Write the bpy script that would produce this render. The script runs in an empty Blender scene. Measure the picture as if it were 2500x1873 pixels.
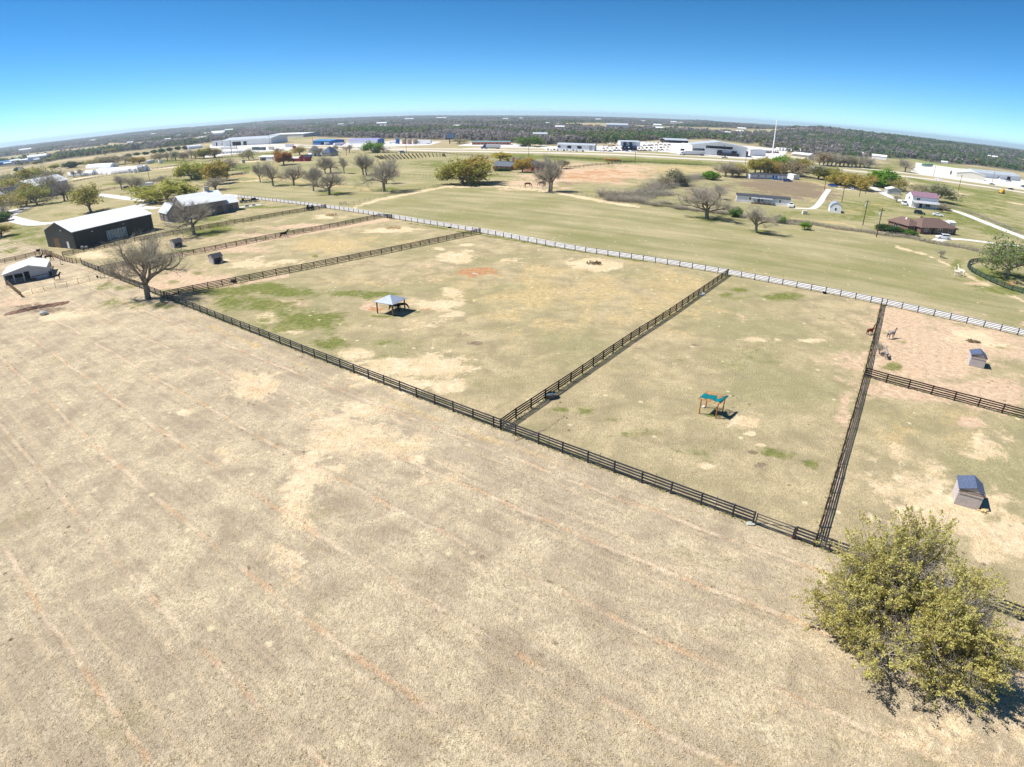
import bpy, bmesh, math, random
import numpy as np
from mathutils import Matrix, Vector
random.seed(7); NPR = np.random.default_rng(7)
C = bpy.context.scene.collection
scene = bpy.context.scene
scene.render.engine = 'CYCLES'
R_ = math.radians
# ------------------------------------------------------------------ survey: where things stand on the ground
W0, H0 = 2500.0, 1873.0
CAM_H = 33.0
CA, CB, CC5 = 0.71788633, -0.05743684, 0.00509982        # lens: angle = a r + b r^3 + c r^5
PITCH, ROLL = 0.4570589, 0.00175907
def ray(x, y):
    x = np.asarray(x, float); y = np.asarray(y, float)
    u = (x - W0/2)/1000; v = -(y - H0/2)/1000
    r = np.hypot(u, v) + 1e-9; th = CA*r + CB*r**3 + CC5*r**5
    s = np.sin(th)/r; a = u*s; b = v*s; z = np.cos(th)
    c, sn = math.cos(ROLL), math.sin(ROLL); a, b = c*a - sn*b, sn*a + c*b
    cp, sp = math.cos(PITCH), math.sin(PITCH)
    return a, z*cp + b*sp, -z*sp + b*cp
_rt = np.linspace(0, 2.2, 900); _tt = CA*_rt + CB*_rt**3 + CC5*_rt**5
def proj(X, Y, Z):
    """ground points -> survey coordinates (vectorised)"""
    X = np.asarray(X, float); Y = np.asarray(Y, float); Z = np.asarray(Z, float) - CAM_H
    cp, sp = math.cos(PITCH), math.sin(PITCH)
    z = Y*cp - Z*sp; b = Y*sp + Z*cp; a = X
    c, sn = math.cos(ROLL), math.sin(ROLL); a, b = c*a + sn*b, -sn*a + c*b
    h = np.hypot(a, b) + 1e-9; th = np.arctan2(h, z)
    r = np.interp(th, _tt, _rt)
    return W0/2 + 1000*r*a/h, H0/2 - 1000*r*b/h
def G(p, h=0.0):
    a, b, c = ray(p[0], p[1]); c = min(float(c), -0.0042)
    t = (h - CAM_H)/c
    return Vector((float(a)*t, float(b)*t, h))
def TOP(ytop, base, xtop=None):
    """height above the ground point seen at `base` of what is seen at ytop above it"""
    g = G(base); a, b, c = ray(base[0] if xtop is None else xtop, ytop)
    return CAM_H + math.hypot(g.x, g.y)*float(c)/math.hypot(float(a), float(b))
def crop(ox, oy, s): return lambda x, y: (ox + x/s, oy + y/s)
qA = crop(0,240,3.3136); qB = crop(500,240,3.3136); qC = crop(1000,240,4.142); qD = crop(1400,240,3.7655); qE = crop(1900,240,3.3133)
qF = crop(0,560,3.3136); qG = crop(600,540,3.3136); qH = crop(1200,560,3.3136); qI = crop(1875,620,3.3136); qJ = crop(1500,900,3.3136)
qK = crop(1875,1150,2.2912); qL = crop(600,900,3.3136); qM = crop(0,1250,2.66); qN = crop(1660,930,11.06); qO = crop(880,690,11.06)
qP = crop(2300,1140,11.06); qR = crop(2330,800,13.807); qS = crop(0,600,12.744); qT = crop(2100,780,13.808); qU = crop(420,560,12.744)
qV = crop(2300,620,11.06); qa = crop(120,470,4.424); qb = crop(0,300,6.373); qc = crop(280,300,7.373); qd = crop(500,290,7.373)
qe = crop(780,270,7.373); qf = crop(1600,290,7.373); qg = crop(1870,340,6.703); qh = crop(2170,380,6.703)
# ------------------------------------------------------------------ bookkeeping
def tag(o, label=None, cat=None, group=None, kind=None):
    if label: o['label'] = label
    if cat: o['category'] = cat
    if group: o['group'] = group
    if kind: o['kind'] = kind
    return o
def thing(name, label, cat, loc=(0,0,0), rz=0.0, group=None):
    o = bpy.data.objects.new(name, None); C.objects.link(o)
    o.empty_display_size = 0.3; o.location = loc; o.rotation_euler = (0,0,rz)
    return tag(o, label, cat, group)
def copy_tree(o, parent=None):
    c = o.copy(); C.objects.link(c)
    if parent: c.parent = parent
    for ch in [x for x in o.children]: copy_tree(ch, c)
    return c
def mesh_np(name, V, F, mats, mi=None, smooth=False, parent=None, cols=None):
    """V (n,3), F (m,k) quads or tris"""
    me = bpy.data.meshes.new(name); V = np.asarray(V, np.float32); F = np.asarray(F, np.int32)
    k = F.shape[1]; me.vertices.add(len(V)); me.vertices.foreach_set('co', V.ravel())
    me.loops.add(F.size); me.loops.foreach_set('vertex_index', F.ravel())
    me.polygons.add(len(F)); me.polygons.foreach_set('loop_start', np.arange(0, F.size, k, dtype=np.int32))
    if not isinstance(mats, (list, tuple)): mats = [mats]
    for m in mats: me.materials.append(m)
    if mi is not None: me.polygons.foreach_set('material_index', np.asarray(mi, np.int32))
    me.polygons.foreach_set('use_smooth', np.full(len(F), smooth))
    me.update(calc_edges=True)
    if cols is not None:
        for nm, col in cols.items():
            at = me.attributes.new(nm, 'FLOAT_COLOR', 'POINT'); at.data.foreach_set('color', np.asarray(col, np.float32).ravel())
    o = bpy.data.objects.new(name, me); C.objects.link(o)
    if parent: o.parent = parent
    return o
class MB:
    def __init__(s): s.v = []; s.f = []; s.m = []
    def add(s, v, f, m=0):
        n = len(s.v); s.v += [tuple(p) for p in v]; s.f += [tuple(i+n for i in q) for q in f]; s.m += [m]*len(f); return s
    def box(s, x0, y0, z0, x1, y1, z1, m=0):
        v = [(x0,y0,z0),(x1,y0,z0),(x1,y1,z0),(x0,y1,z0),(x0,y0,z1),(x1,y0,z1),(x1,y1,z1),(x0,y1,z1)]
        return s.add(v, [(3,2,1,0),(4,5,6,7),(0,1,5,4),(1,2,6,5),(2,3,7,6),(3,0,4,7)], m)
    def prism(s, poly, a, b, ax='x', m=0):
        """polygon in the plane across ax, extruded from a to b"""
        n = len(poly)
        mk = {'x': lambda p, t: (t, p[0], p[1]), 'y': lambda p, t: (p[0], t, p[1]), 'z': lambda p, t: (p[0], p[1], t)}[ax]
        v = [mk(p, a) for p in poly] + [mk(p, b) for p in poly]
        f = [tuple(range(n))[::-1], tuple(range(n, 2*n))] + [(i, (i+1) % n, n+(i+1) % n, n+i) for i in range(n)]
        return s.add(v, f, m)
    def tube(s, p0, p1, r0, r1=None, n=6, m=0, cap=True):
        r1 = r0 if r1 is None else r1
        p0 = Vector(p0); p1 = Vector(p1); d = (p1-p0); d = d.normalized() if d.length > 1e-9 else Vector((0,0,1))
        u = d.orthogonal().normalized(); w = d.cross(u)
        v = [p0 + (u*math.cos(2*math.pi*i/n) + w*math.sin(2*math.pi*i/n))*r0 for i in range(n)]
        v += [p1 + (u*math.cos(2*math.pi*i/n) + w*math.sin(2*math.pi*i/n))*r1 for i in range(n)]
        f = [(i, (i+1) % n, n+(i+1) % n, n+i) for i in range(n)]
        if cap: f += [tuple(range(n))[::-1], tuple(range(n, 2*n))]
        return s.add(v, f, m)
    def path(s, pts, r, n=6, m=0):
        for a, b in zip(pts[:-1], pts[1:]): s.tube(a, b, r, r, n, m)
        return s
    def lathe(s, prof, n=16, m=0, cx=0, cy=0):
        v = [(cx+r*math.cos(2*math.pi*i/n), cy+r*math.sin(2*math.pi*i/n), z) for r, z in prof for i in range(n)]
        f = [(k*n+i, k*n+(i+1) % n, (k+1)*n+(i+1) % n, (k+1)*n+i) for k in range(len(prof)-1) for i in range(n)]
        f += [tuple(range(n))[::-1], tuple(range((len(prof)-1)*n, len(prof)*n))]
        return s.add(v, f, m)
    def blob(s, c, r, seed=0, n=10, m=0, rough=.15):
        rg = random.Random(seed); v = []; f = []; k = max(4, n//2)
        for j in range(k+1):
            t = math.pi*j/k
            for i in range(n):
                a = 2*math.pi*i/n; q = 1+rg.uniform(-rough, rough)
                v.append((c[0]+r[0]*q*math.sin(t)*math.cos(a), c[1]+r[1]*q*math.sin(t)*math.sin(a), c[2]+r[2]*q*math.cos(t)))
        f = [(j*n+i, (j+1)*n+i, (j+1)*n+(i+1) % n, j*n+(i+1) % n) for j in range(k) for i in range(n)]
        return s.add(v, f, m)
    def build(s, name, mats, parent=None, smooth=False, loc=None, rz=None):
        me = bpy.data.meshes.new(name); me.from_pydata(s.v, [], s.f)
        for m in (mats if isinstance(mats, (list, tuple)) else [mats]): me.materials.append(m)
        me.polygons.foreach_set('material_index', s.m); me.polygons.foreach_set('use_smooth', [smooth]*len(s.f)); me.update()
        o = bpy.data.objects.new(name, me); C.objects.link(o)
        if parent: o.parent = parent
        if loc is not None: o.location = loc
        if rz is not None: o.rotation_euler = (0,0,rz)
        return o
# ------------------------------------------------------------------ materials
def lin(r, g, b): return tuple(((c/255+0.055)/1.055)**2.4 if c/255 > .04045 else c/255/12.92 for c in (r, g, b)) + (1,)
class NT:
    def __init__(s, name):
        s.m = bpy.data.materials.new(name); s.m.use_nodes = True; s.t = s.m.node_tree; s.n = s.t.nodes
        s.b = s.n['Principled BSDF']; s.b.inputs['Specular IOR Level'].default_value = .2
    def new(s, typ, **kw):
        n = s.n.new(typ)
        for k, v in kw.items(): setattr(n, k, v)
        return n
    def link(s, a, b): s.t.links.new(a, b)
    def noise(s, scale, detail=4, rough=.6, vec=None, dist=0):
        n = s.new('ShaderNodeTexNoise'); n.inputs['Scale'].default_value = scale; n.inputs['Detail'].default_value = detail
        n.inputs['Roughness'].default_value = rough; n.inputs['Distortion'].default_value = dist
        if vec is not None: s.link(vec, n.inputs['Vector'])
        return n.outputs['Fac']
    def math(s, op, a, b=None, clamp=False):
        n = s.new('ShaderNodeMath', operation=op, use_clamp=clamp)
        for i, x in enumerate((a, b)):
            if x is None: continue
            if isinstance(x, (int, float)): n.inputs[i].default_value = x
            else: s.link(x, n.inputs[i])
        return n.outputs[0]
    def ramp(s, x, a, b):
        n = s.new('ShaderNodeMapRange', interpolation_type='SMOOTHSTEP'); s.link(x, n.inputs[0])
        n.inputs[1].default_value = a; n.inputs[2].default_value = b; return n.outputs[0]
    def mix(s, f, a, b, mode='MIX'):
        n = s.new('ShaderNodeMix', data_type='RGBA', blend_type=mode)
        if isinstance(f, (int, float)): n.inputs[0].default_value = f
        else: s.link(f, n.inputs[0])
        for i, x in ((6, a), (7, b)):
            if isinstance(x, tuple): n.inputs[i].default_value = x
            else: s.link(x, n.inputs[i])
        return n.outputs[2]
def mat(name, col, rough=.7, var=.25, scale=3.0, metal=0.0, stripes=None, spec=.2, bump=0.0, col2=None):
    t = NT(name); t.b.inputs['Roughness'].default_value = rough; t.b.inputs['Metallic'].default_value = metal
    t.b.inputs['Specular IOR Level'].default_value = spec
    tc = t.new('ShaderNodeTexCoord').outputs['Object']
    f = t.noise(scale, 5, .65, tc)
    d = tuple(c*(1-var) for c in col[:3])+(1,); u = tuple(min(.95, c*(1+var*.8)) for c in col[:3])+(1,)
    c = t.mix(t.ramp(f, .3, .7), d, u)
    if col2: c = t.mix(t.ramp(t.noise(scale*.35, 3, .6, tc), .5, .62), c, col2)
    if stripes:
        ax, sp, depth = stripes
        sx = t.new('ShaderNodeSeparateXYZ'); t.link(tc, sx.inputs[0])
        w = t.math('FRACT', t.math('MULTIPLY', sx.outputs[ax], 1/sp))
        w = t.ramp(t.math('ABSOLUTE', t.math('SUBTRACT', w, .5)), .36, .5)
        c = t.mix(t.math('MULTIPLY', w, depth), c, tuple(x*.45 for x in col[:3])+(1,))
    t.link(c, t.b.inputs['Base Color'])
    if bump:
        b = t.new('ShaderNodeBump'); b.inputs['Strength'].default_value = bump; t.link(f, b.inputs['Height']); t.link(b.outputs[0], t.b.inputs['Normal'])
    return t.m
M = {}
M['pipe'] = mat('dark pipe', lin(58,58,66), .55, .3, .6, spec=.3)
M['board'] = mat('dark brown board', lin(46,35,32), .8, .35, .8)
M['wire'] = mat('weathered steel', lin(105,98,90), .6, .3, 2)
M['wood'] = mat('weathered timber', lin(120,95,70), .85, .35, 4)
M['pole'] = mat('creosote pole', lin(88,66,52), .85, .3, 2)
M['orangewood'] = mat('orange peeled timber', lin(178,108,42), .75, .35, 5)
M['stick'] = mat('bleached sticks', lin(196,140,92), .8, .35, 6)
M['tarp'] = mat('teal tarp', lin(8,112,118), .6, .3, 3, bump=.4)
M['metalroof'] = mat('galvanised roof', lin(200,207,214), .45, .12, .4, .2, spec=.4, stripes=(0,.6,.3))
M['whiteroof'] = mat('white metal roof', lin(240,242,243), .42, .06, .3, spec=.4, stripes=(0,.9,.22))
M['gazeboroof'] = mat('blue grey sheet roof', lin(160,170,186), .5, .1, 1.2, .1, spec=.4)
M['blacksteel'] = mat('charcoal metal cladding', lin(40,44,44), .5, .2, .5, stripes=(0,.3,.35), spec=.35)
M['blackgable'] = mat('charcoal gable cladding', lin(44,48,47), .5, .2, .5, stripes=(1,.3,.35), spec=.35)
M['greyboard'] = mat('grey weathered boards', lin(190,182,180), .85, .18, 2.5, stripes=(1,.25,.4))
M['shingle'] = mat('blue grey shingles', lin(86,98,124), .9, .4, 7)
M['slate'] = mat('slate grey roof', lin(98,106,116), .85, .25, 3)
M['darkshingle'] = mat('dark shingles', lin(72,74,82), .9, .3, 5)
M['brownshingle'] = mat('brown shingles', lin(114,94,86), .9, .22, 3)
M['brick'] = mat('orange brick', lin(190,122,96), .85, .25, 6)
M['darkbrick'] = mat('brown brick', lin(122,96,84), .85, .25, 6)
M['board_wall'] = mat('grey board and batten', lin(138,128,126), .8, .2, 1.0, stripes=(0,.6,.4))
M['stone'] = mat('limestone', lin(196,186,172), .85, .25, 3)
M['white'] = mat('white siding', lin(236,236,240), .6, .05, 1.5)
M['whitewall'] = mat('white metal wall', lin(228,230,232), .5, .05, .5, stripes=(0,1.2,.12))
M['tanwall'] = mat('cream metal wall', lin(222,216,200), .5, .06, .5)
M['greywall'] = mat('grey metal wall', lin(176,178,182), .55, .08, .6)
M['glass'] = mat('dark glass', lin(38,46,56), .12, .2, 2, spec=.6)
M['paleglass'] = mat('hazy glazing', lin(142,166,172), .25, .25, .8, spec=.5)
M['dark'] = mat('dark paint', lin(48,46,48), .6, .25, 2)
M['purple'] = mat('maroon metal roof', lin(150,118,134), .5, .1, .6, .05, stripes=(0,.6,.3), spec=.4)
M['teal'] = mat('faded teal roof', lin(118,148,152), .6, .15, .6)
M['blueroof'] = mat('blue metal roof', lin(64,140,196), .45, .1, .6, spec=.4)
M['lilacroof'] = mat('pale lilac roof', lin(150,150,196), .5, .1, .6)
M['red'] = mat('barn red', lin(168,36,44), .6, .2, 2)
M['orange'] = mat('orange paint', lin(214,112,62), .6, .15, 2)
M['blue'] = mat('blue paint', lin(52,104,168), .5, .15, 1)
M['tank'] = mat('tan tank steel', lin(176,158,138), .6, .15, .8, col2=lin(150,134,118))
M['concrete'] = mat('concrete', lin(196,190,180), .85, .15, 1)
M['rubber'] = mat('rubber', lin(34,34,36), .8, .2, 5)
M['hay'] = mat('hay', lin(206,184,138), .9, .35, 5, bump=.6)
M['drystalk'] = mat('dark old hay', lin(110,96,70), .9, .4, 6)
M['rock'] = mat('pale rock', lin(176,178,170), .85, .25, 3, bump=.5)
M['soil'] = mat('heaped soil', lin(128,100,84), .95, .4, 1.2)
M['yellow'] = mat('yellow paint', lin(226,176,60), .5, .15, 2)
M['bark'] = mat('oak bark', lin(138,128,114), .9, .35, 3, col2=lin(106,96,86))
M['palebark'] = mat('pale oak bark', lin(150,142,136), .9, .3, 4)
M['twig'] = mat('grey twigs', lin(168,160,144), .9, .3, .7)
M['asphalt'] = mat('asphalt', lin(122,118,116), .9, .12, .05)
M['road'] = mat('pale concrete road', lin(206,198,184), .9, .08, .05)
def rock_road(name, c1, c2, s1, s2):
    t = NT(name); t.b.inputs['Roughness'].default_value = .95
    g = t.new('ShaderNodeNewGeometry').outputs['Position']
    c = t.mix(t.ramp(t.noise(s1, 5, .7, g), .35, .7), c1, c2)
    c = t.mix(t.math('MULTIPLY', t.ramp(t.noise(s2, 2, .5, g), .5, .8), .5), c, tuple(x*.7 for x in c1[:3])+(1,))
    t.link(c, t.b.inputs['Base Color']); return t.m
M['lane'] = rock_road('white crushed rock', lin(204,200,194), lin(230,226,218), .8, 4)
M['drive'] = rock_road('pale grey drive', lin(206,200,200), lin(228,222,218), .4, 3)
def leaf_mat():
    t = NT('foliage'); oi = t.new('ShaderNodeObjectInfo'); g = t.new('ShaderNodeNewGeometry')
    n = t.noise(.9, 3, .6, g.outputs['Position'])
    rnd = g.outputs['Random Per Island']
    hs = t.new('ShaderNodeHueSaturation'); t.link(oi.outputs['Color'], hs.inputs['Color'])
    t.link(t.math('ADD', .47, t.math('MULTIPLY', rnd, .05)), hs.inputs['Hue'])
    t.link(t.math('ADD', .7, t.math('ADD', t.math('MULTIPLY', rnd, .7), t.math('MULTIPLY', n, .6))), hs.inputs['Value'])
    t.link(hs.outputs[0], t.b.inputs['Base Color']); t.b.inputs['Roughness'].default_value = .6
    tr = t.new('ShaderNodeBsdfTranslucent'); t.link(hs.outputs[0], tr.inputs['Color'])
    mx = t.new('ShaderNodeMixShader'); mx.inputs[0].default_value = .45
    t.link(t.b.outputs[0], mx.inputs[1]); t.link(tr.outputs[0], mx.inputs[2])
    t.link(mx.outputs[0], t.n['Material Output'].inputs['Surface']); return t.m
M['leaf'] = leaf_mat()
def clump_mat():
    t = NT('distant woodland'); a = t.new('ShaderNodeAttribute', attribute_name='tint'); g = t.new('ShaderNodeNewGeometry')
    hs = t.new('ShaderNodeHueSaturation'); t.link(a.outputs['Color'], hs.inputs['Color'])
    t.link(t.math('ADD', .85, t.math('MULTIPLY', g.outputs['Random Per Island'], .4)), hs.inputs['Value'])
    t.link(hs.outputs[0], t.b.inputs['Base Color']); t.b.inputs['Roughness'].default_value = .9
    tr = t.new('ShaderNodeBsdfTranslucent'); t.link(hs.outputs[0], tr.inputs['Color']); mx = t.new('ShaderNodeMixShader'); mx.inputs[0].default_value = .45
    t.link(t.b.outputs[0], mx.inputs[1]); t.link(tr.outputs[0], mx.inputs[2]); t.link(mx.outputs[0], t.n['Material Output'].inputs['Surface']); return t.m
M['clump'] = clump_mat()
def paint(name, col): 
    if name not in M: M[name] = mat(name, col, .35, .05, 1, spec=.5)
    return M[name]
# ------------------------------------------------------------------ the land
FN = np.array([0.58975, 0.80759])                          # across the long fences
def hill(X, Y):
    r = np.hypot(X, Y); az = np.degrees(np.arctan2(X, Y)); z = np.zeros_like(r)
    for a0, da, r0, dr, h in ((27,3.4,2300,700,22),(32,4,2300,700,16),(37,5,2500,800,12),(20.5,3.5,3200,800,12),(17.5,2.2,5200,1000,14),(44,6,3000,900,10),
                              (-17,7,6800,1500,16),(-26,6,6500,1500,15),(-33,5,6200,1500,14),(-22,2.2,7200,900,9),(-9,5,7600,1200,12),(60,9,3000,900,18)):
        z += h*np.exp(-((az-a0)/da)**2 - ((r-r0)/dr)**2)
    return z*np.clip((r-1100)/800, 0, 1)
GREEN, SAND, PINK, STRAW, FIELD, ORANGE, DARK, NEAR = range(8)
BLOBS = {
GREEN: [(560,715,70,20),(640,708,85,15),(720,715,75,11),(640,745,95,18),(745,790,105,27),(830,715,62,9),(905,718,48,8),(805,840,65,14),(555,742,45,16),(1016,762,12,3.5),
  (900,722,24,8),(960,772,60,5,.8),(1000,830,110,16,.62),(940,870,60,12,.6),(1420,1000,48,13,.9),(1500,1022,52,11,.85),(1370,1000,22,8),(1805,708,26,6),(1900,722,60,11,.9),(1880,1108,62,15,.85),(1985,1128,42,16,.8),
  (1530,1060,60,14,.8),(1735,1014,18,4),(1660,878,14,4),(2340,648,22,15,.9),(2440,672,70,14,1.2),(2465,705,60,14,1.2),(2400,662,30,9,1.2),(45,578,45,9),(70,575,95,28,.75),(30,610,50,12,.7),
  (480,530,110,12,.85),(620,505,70,8,.9),(520,548,90,7,.7),(490,570,48,9,1.1),(535,560,40,8,1.1),(485,668,18,5),(450,612,25,5),(770,625,10,4),(415,395,70,7),(590,408,40,8,1.1),(585,410,28,6),(940,463,34,5,1),(810,470,30,4,.9),
  (1060,402,70,8,.9),(700,450,60,5,.7),(1724,535,44,7,1),(1862,565,22,5),(2110,505,90,22,.75),(2060,530,70,14,.7),(2180,560,60,12,.8),(2380,535,50,12,1),(2450,562,60,12,1),(2250,540,60,20,.7),
  (2190,893,32,11,.8),(2215,835,40,7,.65),(2165,812,22,5,.7),(2420,850,60,8,.55),(420,690,30,5,.8),(330,620,40,9,.8),(240,560,60,8,.7),(330,440,40,5,.8),(470,440,80,5,.8),(1640,500,60,7,.8),(1960,520,80,8,.65),
  (2330,505,80,14,.75),(2440,470,80,9,.8),(2420,515,80,10,.7),(2250,455,70,6,.9),(2150,412,60,9,.9),(60,490,70,8,.5),(130,525,70,8,.55),(1200,430,50,4,.8),(1180,452,30,3,1),(1345,458,20,3,.8),(300,400,60,4,.6),(2330,525,120,30,.8),(2420,485,110,24,.85),(2120,515,110,26,.75),(2060,505,60,14,.7),(2440,560,70,16,.9),(2330,490,90,10,.8),(2200,400,60,8,.8),(1990,365,60,3,.7),(2165,341,58,5,1),(1630,304,40,2,.9),(1900,352,60,3,.9),(300,742,85,14,.75),(280,700,60,14,.7),(400,745,40,9,.8),(70,560,90,26,.7),(40,600,60,14,.6),(540,535,90,9,.8),(690,505,60,5,.8),(460,548,60,8,.8),(1790,725,90,12,.55),(1850,870,120,40,.52),(1750,1100,160,30,.5),(2130,960,80,20,.45),(250,700,90,16,.55),(320,735,60,9,.65)],
SAND: [(2330,1170,190,60,.6),(2200,1190,90,60,.5),(2430,1100,100,60,.5),(860,1055,150,50,.75),(770,1140,50,70,.8),(735,1250,55,80,.75),(690,1380,60,60,.7),(620,940,90,40,.7),(980,910,170,45,.75),(1250,640,80,14,.5),(1050,790,80,22,.5),(1350,560,60,6,.4),(720,808,42,16),(1040,900,95,20),(960,885,62,18),(880,860,45,14),(1010,940,75,20),(1095,945,52,15),(660,778,32,14),(1108,628,58,12),(1065,607,18,5),(1140,599,18,4),(1098,708,26,12,.9),(1055,742,62,18,.85),
  (1452,645,58,14,1.1),(800,1075,75,28),(980,1078,68,30),(880,1000,48,20),(640,945,48,28,.9),(615,960,45,14),(1015,1118,24,12),(752,1205,27,35,1.1),(830,1140,26,14,.9),(710,1370,30,28,.9),(752,1280,30,22,.9),(447,1003,30,9),
  (600,930,42,25,.9),(1815,1030,52,16,.8),(1730,1138,20,7),(2330,1250,120,42,1.1),(2460,1310,80,48,1.2),(2400,1220,60,25,1),(2350,825,60,15,1.1),(2420,845,60,10,.8),(140,765,68,14,1),(90,715,60,12,.7),(180,690,60,12,.7),
  (225,620,38,12,1),(965,563,55,8,1),(640,640,95,14,.8),(800,530,45,6,.9),(2480,1740,140,160,.75),(2350,1780,160,90,.55),(2150,1250,60,40,.6),(2380,1110,70,14,.6),(2200,1110,80,30,.55),(1870,830,60,9,.7),(1830,1060,16,5,1),(1856,1086,14,4,1),
  (1100,1160,120,50,.42),(560,1110,120,60,.42),(330,900,200,40,.4),(1700,1420,300,60,.42),(1500,1330,160,40,.42),(2000,1500,120,80,.42),(330,590,20,5,.8),(150,590,40,6,.7),(1105,765,40,8,.7),(1990,830,40,6,.9)],
PINK: [(2300,850,190,62,1),(2180,780,60,26,1),(2260,950,200,26,1),(2440,970,80,40,1),(455,680,95,18,1),(400,700,60,12,1),(570,606,90,9,1),(720,555,90,6,1),(640,575,70,5,.9),(703,744,48,11,.9),(910,752,30,9,1.1),(1430,425,120,17,1.1),(1490,425,95,21,1.1),
  (1290,452,95,12,.8),(1350,440,90,9,.9),(2375,1035,34,16,1),(2060,1000,26,60,.7),(1080,650,60,14,.5),(990,690,80,18,.45),(300,655,60,12,.8),(1800,775,60,20,.35),(40,735,60,14,.8),(270,690,40,8,.5),(1620,1150,60,20,.3),(2390,690,22,7,1)],
STRAW: [(1480,730,280,90,.66),(1330,800,180,60,.5),(1290,720,120,42,1),(1420,710,160,48,.75),(1620,690,130,36,.7),(1330,660,60,16,.8),(1250,780,120,30,.6),(810,605,85,22,.95),(900,585,90,14,.7),(1100,690,110,30,.6),(1640,412,120,11,.9),(540,590,60,9,.5),(2230,908,32,13,.9),(2330,1035,120,50,.62),
  (2200,1060,60,40,.7),(700,430,160,10,.5),(2080,515,30,8,.7),(2140,500,30,5,1),(2480,1600,90,200,.6),(350,520,100,10,.5),(860,690,100,14,.55),(870,470,90,6,.5),(200,535,80,10,.5),(1500,900,180,50,.35),(2010,470,80,10,.5)],
ORANGE: [(1450,428,150,22,.62),(1560,425,80,14,.5),(1162,665,40,9,1.3),(1040,755,20,3,.9),(930,757,34,8,.8),(1470,420,70,8,.7),(1500,438,50,5,.7),(1400,432,60,5,.7),(1265,680,30,8,.5),(2470,690,40,8,.8)],
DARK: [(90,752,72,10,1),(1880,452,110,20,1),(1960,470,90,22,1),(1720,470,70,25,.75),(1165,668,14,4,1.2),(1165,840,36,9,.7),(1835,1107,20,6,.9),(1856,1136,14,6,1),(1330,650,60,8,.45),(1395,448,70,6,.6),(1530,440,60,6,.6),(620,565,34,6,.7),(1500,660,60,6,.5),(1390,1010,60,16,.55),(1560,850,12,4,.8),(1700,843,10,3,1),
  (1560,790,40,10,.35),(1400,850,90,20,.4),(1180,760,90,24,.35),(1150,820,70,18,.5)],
}
STROKES = [(STRAW,9,.55,[(460,772),(600,832),(740,890),(900,960),(1100,1035),(1220,1078),(1400,1140)]),(PINK,7,1,[(2072,1080),(2052,1150),(2030,1230),(2008,1310)]),(PINK,5,1,[(2118,900),(2092,1000),(2072,1080)]),
  (PINK,4.5,1.1,[(420,624),(500,612),(650,587),(830,555),(945,535)]),(PINK,5,.9,[(420,720),(520,706),(640,684),(700,672)]),(SAND,3.5,.85,[(865,506),(930,486),(1000,473),(1090,456),(1200,453),(1330,465),(1450,488),(1560,505)]),
  (SAND,4,.85,[(2187,602),(2262,623),(2329,653),(2383,684),(2500,735)]),(GREEN,5,1.3,[(1205,380),(1350,385),(1500,390),(1600,394),(1710,399)]),(GREEN,5,.8,[(1710,399),(1810,402)]),(SAND,2.5,.8,[(2215,447),(2330,470),(2500,500)]),
  (GREEN,5,.9,[(2220,436),(2350,462),(2500,488)]),(GREEN,4,.7,[(2300,490),(2500,540)]),(SAND,3,.6,[(2320,478),(2500,520)]),(STRAW,2.5,.9,[(1940,442),(1990,446),(2020,455),(2000,480),(1975,497)]),(STRAW,2.5,1,[(1930,533),(1980,540),(2060,546),(2090,556)]),
  (GREEN,2.5,1,[(430,728),(520,768),(640,812),(760,858),(900,912),(1060,972),(1200,1028)]),(GREEN,2.2,.8,[(1260,1055),(1500,1142),(1700,1213),(1900,1285)]),(GREEN,2.5,.9,[(1000,545),(1200,578),(1400,612),(1600,643)]),
  (SAND,1.8,.8,[(500,450),(560,446),(640,440)]),(SAND,1.8,.9,[(178,438),(280,424),(330,417),(450,406)]),(SAND,1.6,.9,[(500,403),(560,398),(640,393)]),(ORANGE,1.5,.9,[(450,441),(520,436),(600,428)]),(GREEN,2,1,[(250,452),(330,445),(420,437)]),
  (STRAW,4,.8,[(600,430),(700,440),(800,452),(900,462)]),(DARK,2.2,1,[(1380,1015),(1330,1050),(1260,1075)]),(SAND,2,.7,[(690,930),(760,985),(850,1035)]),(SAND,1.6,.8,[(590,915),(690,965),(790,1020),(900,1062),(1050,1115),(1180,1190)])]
OPEN = ((2167,341,62,5.5),(1436,302,70,2.2),(1450,311,60,1.8),(62,371,14,3),(550,334,60,3.5),(845,311,62,3),(1630,304,42,2.5),(1900,352,70,4),(700,318,60,2),(280,352,50,2.5),(1180,300,40,1.4),(2050,322,70,2.2),(1980,330,60,2.2),(2330,365,60,2),(400,335,40,2),(1780,322,60,1.6),(2040,312,70,2.6),(1960,308,40,1.6))
WOODLINE = ([-100,0,60,150,300,456,517,640,740,780,943,1080,1120,1253,1350,1514,1626,1731,1798,1873,1990,2060,2129,2232,2292,2383,2500,2600], [415,407,403,389,370,355,347,334,327,334,338,341,342,348,355,348,341,339,347,360,383,390,385,388,399,403,420,433])
def vnoise(x, y, seed):
    T = np.random.default_rng(seed).random((64, 64)); xi = np.floor(x).astype(int); yi = np.floor(y).astype(int); fx = x-xi; fy = y-yi; fx = fx*fx*(3-2*fx); fy = fy*fy*(3-2*fy)
    a = T[xi % 64, yi % 64]; b = T[(xi+1) % 64, yi % 64]; c = T[xi % 64, (yi+1) % 64]; d = T[(xi+1) % 64, (yi+1) % 64]
    return (a*(1-fx)+b*fx)*(1-fy)+(c*(1-fx)+d*fx)*fy-.5
def fbm(x, y, seed): return sum(vnoise(x/w+seed, y/w, seed+i)*k for i, (w, k) in enumerate(((11,1),(5,.7),(2.3,.5),(1.1,.3))))
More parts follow.
